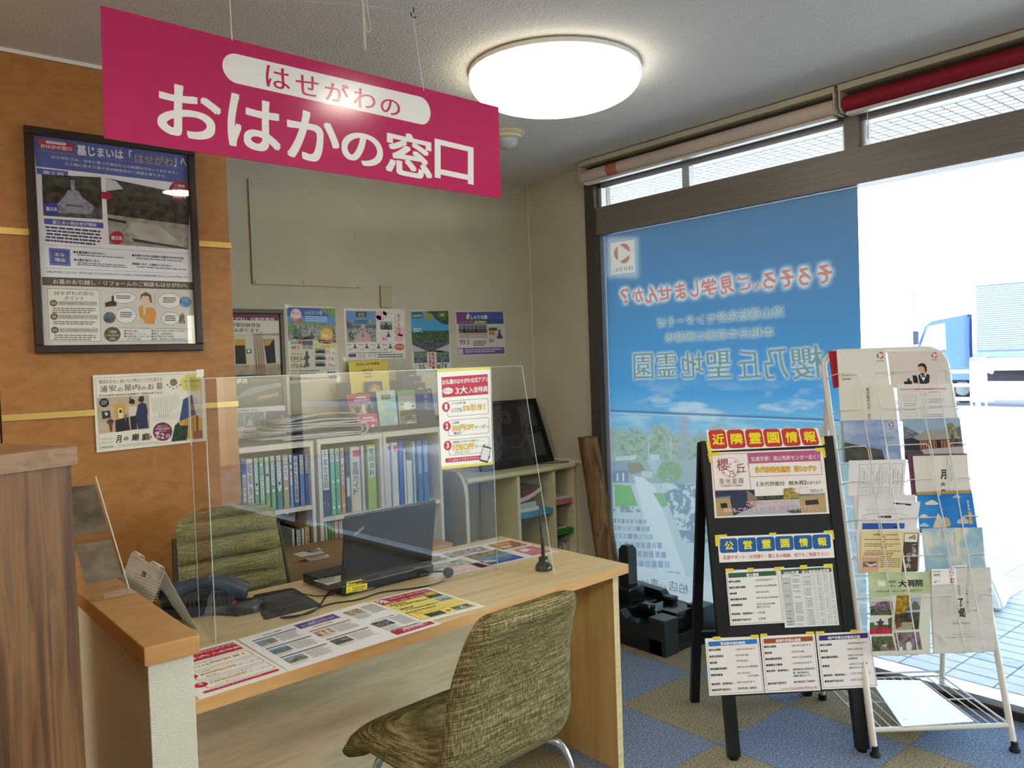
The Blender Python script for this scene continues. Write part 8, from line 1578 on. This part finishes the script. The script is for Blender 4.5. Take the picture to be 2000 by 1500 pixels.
vs = []; nb_ = 10
for i in range(nb_+1):
    u = i/nb_; a = zp(1045+28*u, 903-4*u, .8085); vs += [(a.x, a.y, .8085+.03*math.sin(u*2.4)*u), (a.x+.03, a.y+.14, .8085+.02*math.sin(u*2.4)*u)]
tag(B().add(vs, [[2*i, 2*i+1, 2*i+3, 2*i+2] for i in range(nb_)], m_nc, True).obj('newspaper', m_nc), 'curled newspaper page on the open newspaper by the black board', 'newspaper').modifiers.new('thick', 'SOLIDIFY').thickness = .001
# ================================================================== STREET OUTSIDE
GR = GZ-.1
# delivery truck on the road
TX = 22.0
def tb(n, m, x0, x1, y0, y1, z0, z1, bev=.03): return box(n, m, x0, x1, y0, y1, z0, z1, t, bev)
t = thing('box_truck', 'blue cab box truck with a ribbed silver body driving past outside', 'truck', (TX+.9, 6.5, GR))
yb0, yb1 = 3.0, 8.12; m_silver = M('#64747c', .5); m_cab = M('#2f4f9a', .3, .5)
tb('cargo_body', m_silver, TX, TX+1.9, yb0, yb1, 1.25, 2.92)
rb = B()
for k in range(30): z = 1.30+.053*k; rb.prism([(TX-.001, yb0+.08, z), (TX-.001, yb1-.1, z), (TX-.022, yb1-.1, z+.013), (TX-.022, yb0+.08, z+.013)], [(TX-.001, yb0+.08, z+.034), (TX-.001, yb1-.1, z+.034), (TX-.022, yb1-.1, z+.021), (TX-.022, yb0+.08, z+.021)])
tag(rb.obj('body_ribs', M('#8d9ca2', .45), t), kind='stuff')
tb('top_rail', M('#8fa39f', .4), TX-.03, TX+1.93, yb0, yb1, 2.90, 2.98); tb('corner_post', M('#cfe0dc', .4), TX-.03, TX+.05, yb1-.1, yb1, 1.2, 2.92); tb('floor_rail', M('#5a78b4', .4), TX-.03, TX+1.9, yb0, yb1, 1.10, 1.25); tb('side_guard', M('#cfd8d8', .5), TX+.0, TX+.06, yb0, yb1-.3, .78, 1.05)
cabp = [(8.2, .55), (9.55, .55), (9.62, .95), (9.57, 1.25), (9.30, 1.98), (9.12, 2.10), (8.25, 2.22)]
B().prism([(TX+.08, y, z) for y, z in cabp], [(TX+1.82, y, z) for y, z in cabp]).obj('cab', m_cab, t)
wn = [(8.78, 1.34), (9.45, 1.34), (9.22, 1.96), (8.80, 2.03)]
B().prism([(TX+.06, y, z) for y, z in wn], [(TX+.075, y, z) for y, z in wn]).obj('side_window', M('#dfe8f0', .1, .6), t)
ws = [(9.58, 1.30), (9.31, 1.96)]; B().prism([(TX+.2, ws[0][0], ws[0][1]), (TX+1.7, ws[0][0], ws[0][1]), (TX+1.7, ws[1][0], ws[1][1]), (TX+.2, ws[1][0], ws[1][1])], [(TX+.2, ws[0][0]+.02, ws[0][1]), (TX+1.7, ws[0][0]+.02, ws[0][1]), (TX+1.7, ws[1][0]+.02, ws[1][1]), (TX+.2, ws[1][0]+.02, ws[1][1])]).obj('windscreen', M('#9fb4c8', .08, .6), t)
B().tube([(TX+.02, 9.0, 1.2), (TX+.0, 9.02, 1.2)], .02).obj('door_handle', M('#222222', .4), t); tb('mirror', M('#1c2230', .4), TX-.14, TX-.04, 9.40, 9.52, 1.5, 1.85, .02); tb('air_duct', M('#4f7ac4', .4), TX+.1, TX+.3, 8.22, 8.45, 1.2, 2.15)
for y in (9.0, 4.6):
    for x in (TX+.12, TX+1.78):
        B().lathe((x, y, GR+.40), [(.05, -.13), (.38, -.13), (.40, -.09), (.40, .09), (.38, .13), (.05, .13)], axis='x', seg=28).obj('wheel', M('#17191d', .7), t); B().lathe((x, y, GR+.40), [(.02, -.14), (.20, -.135), (.21, -.12)], axis='x', seg=20).obj('hub', M('#a8adb4', .4, .5, .6), t)
tb('chassis', M('#23262c', .6), TX+.3, TX+1.6, yb0+.2, 9.5, .5, .9); tb('tool_box', M('#c2384a', .5), TX+.02, TX+.5, 5.3, 6.9, .45, .78); tb('front_bumper', M('#c9d0d6', .5), TX+.1, TX+1.8, 9.55, 9.70, .4, .65)
# pedestrian guard rail
t = thing('guard_rail', 'white three pipe guard rail between the paving and the road', 'railing', (17.6, 9.5, GZ))
ye = xp(1936, 755, 17.6).y
for z in (.34, .62, .90):
    B().tube([(17.6, ye, z), (17.6, 26, z)], .035, seg=10).obj('rail_pipe', M('#eef0f2', .4), t); B().lathe((17.6, ye, z), [(.001, -.05), (.05, -.03), (.055, 0), (.04, .03)], axis='y', seg=12).obj('pipe_end', M('#f2f4f6', .4), t)
for y in (ye+.25, ye+2.2, ye+4.2, ye+8.2, ye+12.2): B().tube([(17.6, y, GZ), (17.6, y, 1.0)], .045, seg=10).obj('post', M('#e6e8ea', .4), t)
# white sign stand in front of the rail
a, b_ = xp(1894, 706, 16.6), xp(1927, 704, 16.6)
t = thing('sign_stand', 'plain white standing sign panel near the guard rail outside', 'sign', ((a.x), (a.y+b_.y)/2, GZ))
y0_, y1_ = min(a.y, b_.y), max(a.y, b_.y); zb2 = xp(1910, 785, 16.6).z
box('panel', M('#f2f3f4', .5), 16.58, 16.61, y0_, y1_, zb2, a.z, t, .004)
for y in (y0_+.02, y1_-.02): B().tube([(16.6, y, GZ), (16.6, y, a.z+.06)], .018).obj('leg', M('#eceef0', .5), t)
B().tube([(16.6, y0_+.02, a.z+.06), (16.6, y1_-.02, a.z+.06)], .016).obj('top_bar', M('#eceef0', .5), t); box('base', M('#dcdfe2', .5), 16.4, 16.8, y0_, y1_, GZ, GZ+.05, t, .01)
# white banner base weight near the glass
bp0 = zp(1958, 1200, GZ)
t = thing('banner_base', 'white sloping plastic banner base standing on the tiles outside the window', 'base', (bp0.x+.2, bp0.y+.15, GZ))
BM = Matrix.Translation((bp0.x+.02, bp0.y, GZ)) @ Matrix.Rotation(math.radians(12), 4, 'Z')
w0 = [(-.02, .0), (.42, .0), (.42, .46), (-.02, .46)]; w1 = [(.09, .10), (.31, .10), (.31, .36), (.09, .36)]
bb = bmesh.new(); vb = [bb.verts.new((x, y, .012)) for x, y in w0]+[bb.verts.new((x, y, .05)) for x, y in w0]+[bb.verts.new((x, y, .24)) for x, y in w1]
for q_ in ((3, 2, 1, 0), (8, 9, 10, 11)): bb.faces.new([vb[i] for i in q_])
for o_ in (0, 4):
    for i in range(4): bb.faces.new([vb[o_+i], vb[o_+(i+1) % 4], vb[o_+4+(i+1) % 4], vb[o_+4+i]])
bmesh.ops.bevel(bb, geom=bb.edges[:], offset=.015, segments=3, affect='EDGES'); me = bpy.data.meshes.new('tank'); bb.to_mesh(me); bb.free(); me.materials.append(M('#d9dde0', .45)); me.polygons.foreach_set('use_smooth', [True]*len(me.polygons))
link(bpy.data.objects.new('tank', me), t, BM)
for x, y in ((.02, .04), (.36, .04), (.36, .40), (.02, .40)): B().lathe((x+.02, y, .0), [(.02, 0), (.02, .014)], seg=10).obj('foot', M('#3a3c40', .6), t, BM)
B().lathe((.2, .23, .23), [(.03, 0), (.03, .05), (.02, .06)], seg=16).obj('cap', M('#e6e8ea', .4), t, BM)
# buildings across the street
def building(label, x0, x1, y0, y1, h, col, wins, extra=None):
    t = thing('building', label, 'building', ((x0+x1)/2, (y0+y1)/2, GZ)); box('walls', M(col, .8), x0, x1, y0, y1, GZ-.1, h, t); box('roof_edge', M('#d2d2ce', .7), x0-.08, x1, y0-.05, y1+.05, h, h+.25, t)
    for (ya, yb, za, zb3) in wins:
        f_ = box('window', M('#dfe2e4', .5), x0-.05, x0+.02, ya-.06, yb+.06, za-.06, zb3+.06, t); box('pane', M('#8aa0b0', .1, .6), x0-.06, x0-.045, ya, yb, za, zb3, f_)
    return t
BX = 31.0
def win(xa, ya, xb, yb): a = xp(xa, ya, BX); c = xp(xb, yb, BX); return (min(a.y, c.y), max(a.y, c.y), min(a.z, c.z), max(a.z, c.z))
bd = building('white building across the street with a few small windows behind the truck', BX, BX+9, 3, 13.2, 11.5, '#f0efea', [win(1893, 492, 1925, 506), win(1926, 412, 1941, 422), win(1949, 410, 1959, 420), (3.6, 5.0, 7.2, 8.2)])
yy = xp(1948, 400, BX).y; B().tube([(BX-.1, yy, .2), (BX-.1, yy, 9.5)], .05).obj('drain_pipe', M('#9aa4b0', .5), bd)
b2 = building('white shop building with an entrance further along the street behind the film edge', BX+1, BX+9, 13.5, 30, 9, '#efece4', [(17, 19, 4.6, 5.8), (22, 24, 4.6, 5.8)])
dy = win(1781, 575, 1794, 618); box('door', M('#7f8c9c', .4), BX+.92, BX+1.0, dy[0]*1.03, dy[1]*1.03, GZ, dy[3]+.2, b2); a = win(1784, 529, 1796, 552); box('shop_sign', M('#cfc08a', .5), BX+.8, BX+.98, a[0]*1.03, a[1]*1.03, a[2], a[3], b2)
building('tall pale apartment block far to the left across the street', BX+2, BX+12, 31, 60, 22, '#dedcd6', [(34+4*i, 36+4*i, 3+3*j, 4.6+3*j) for i in range(6) for j in range(6)])
building('low pale building across the street to the right', BX+1, BX+9, -22, 2.6, 7, '#e6e2da', [(-4-4*i, -2.2-4*i, 3.4, 4.8) for i in range(4)])
t = thing('street_lamp', 'curved grey street lamp arm showing beside the film edge', 'street lamp', (27.6, 13.0, GZ))
lp = xp(1735, 498, 27.6); B().tube(bez([(27.6, lp.y-.9, GZ), (27.6, lp.y-.9, lp.z-.6), (27.6, lp.y-.6, lp.z+.05), (27.6, lp.y+.1, lp.z+.1), (27.6, lp.y+.5, lp.z-.05)], 8), .07).obj('pole', M('#c2c8cf', .5), t); B().lathe((27.6, lp.y+.55, lp.z-.15), [(.02, .12), (.18, .08), (.26, -.05), (.05, -.1)], seg=16).obj('lamp_head', M('#6f8099', .4), t)
# tidy: the scratch text object used to draw lettering
bpy.data.objects.remove(_fo)
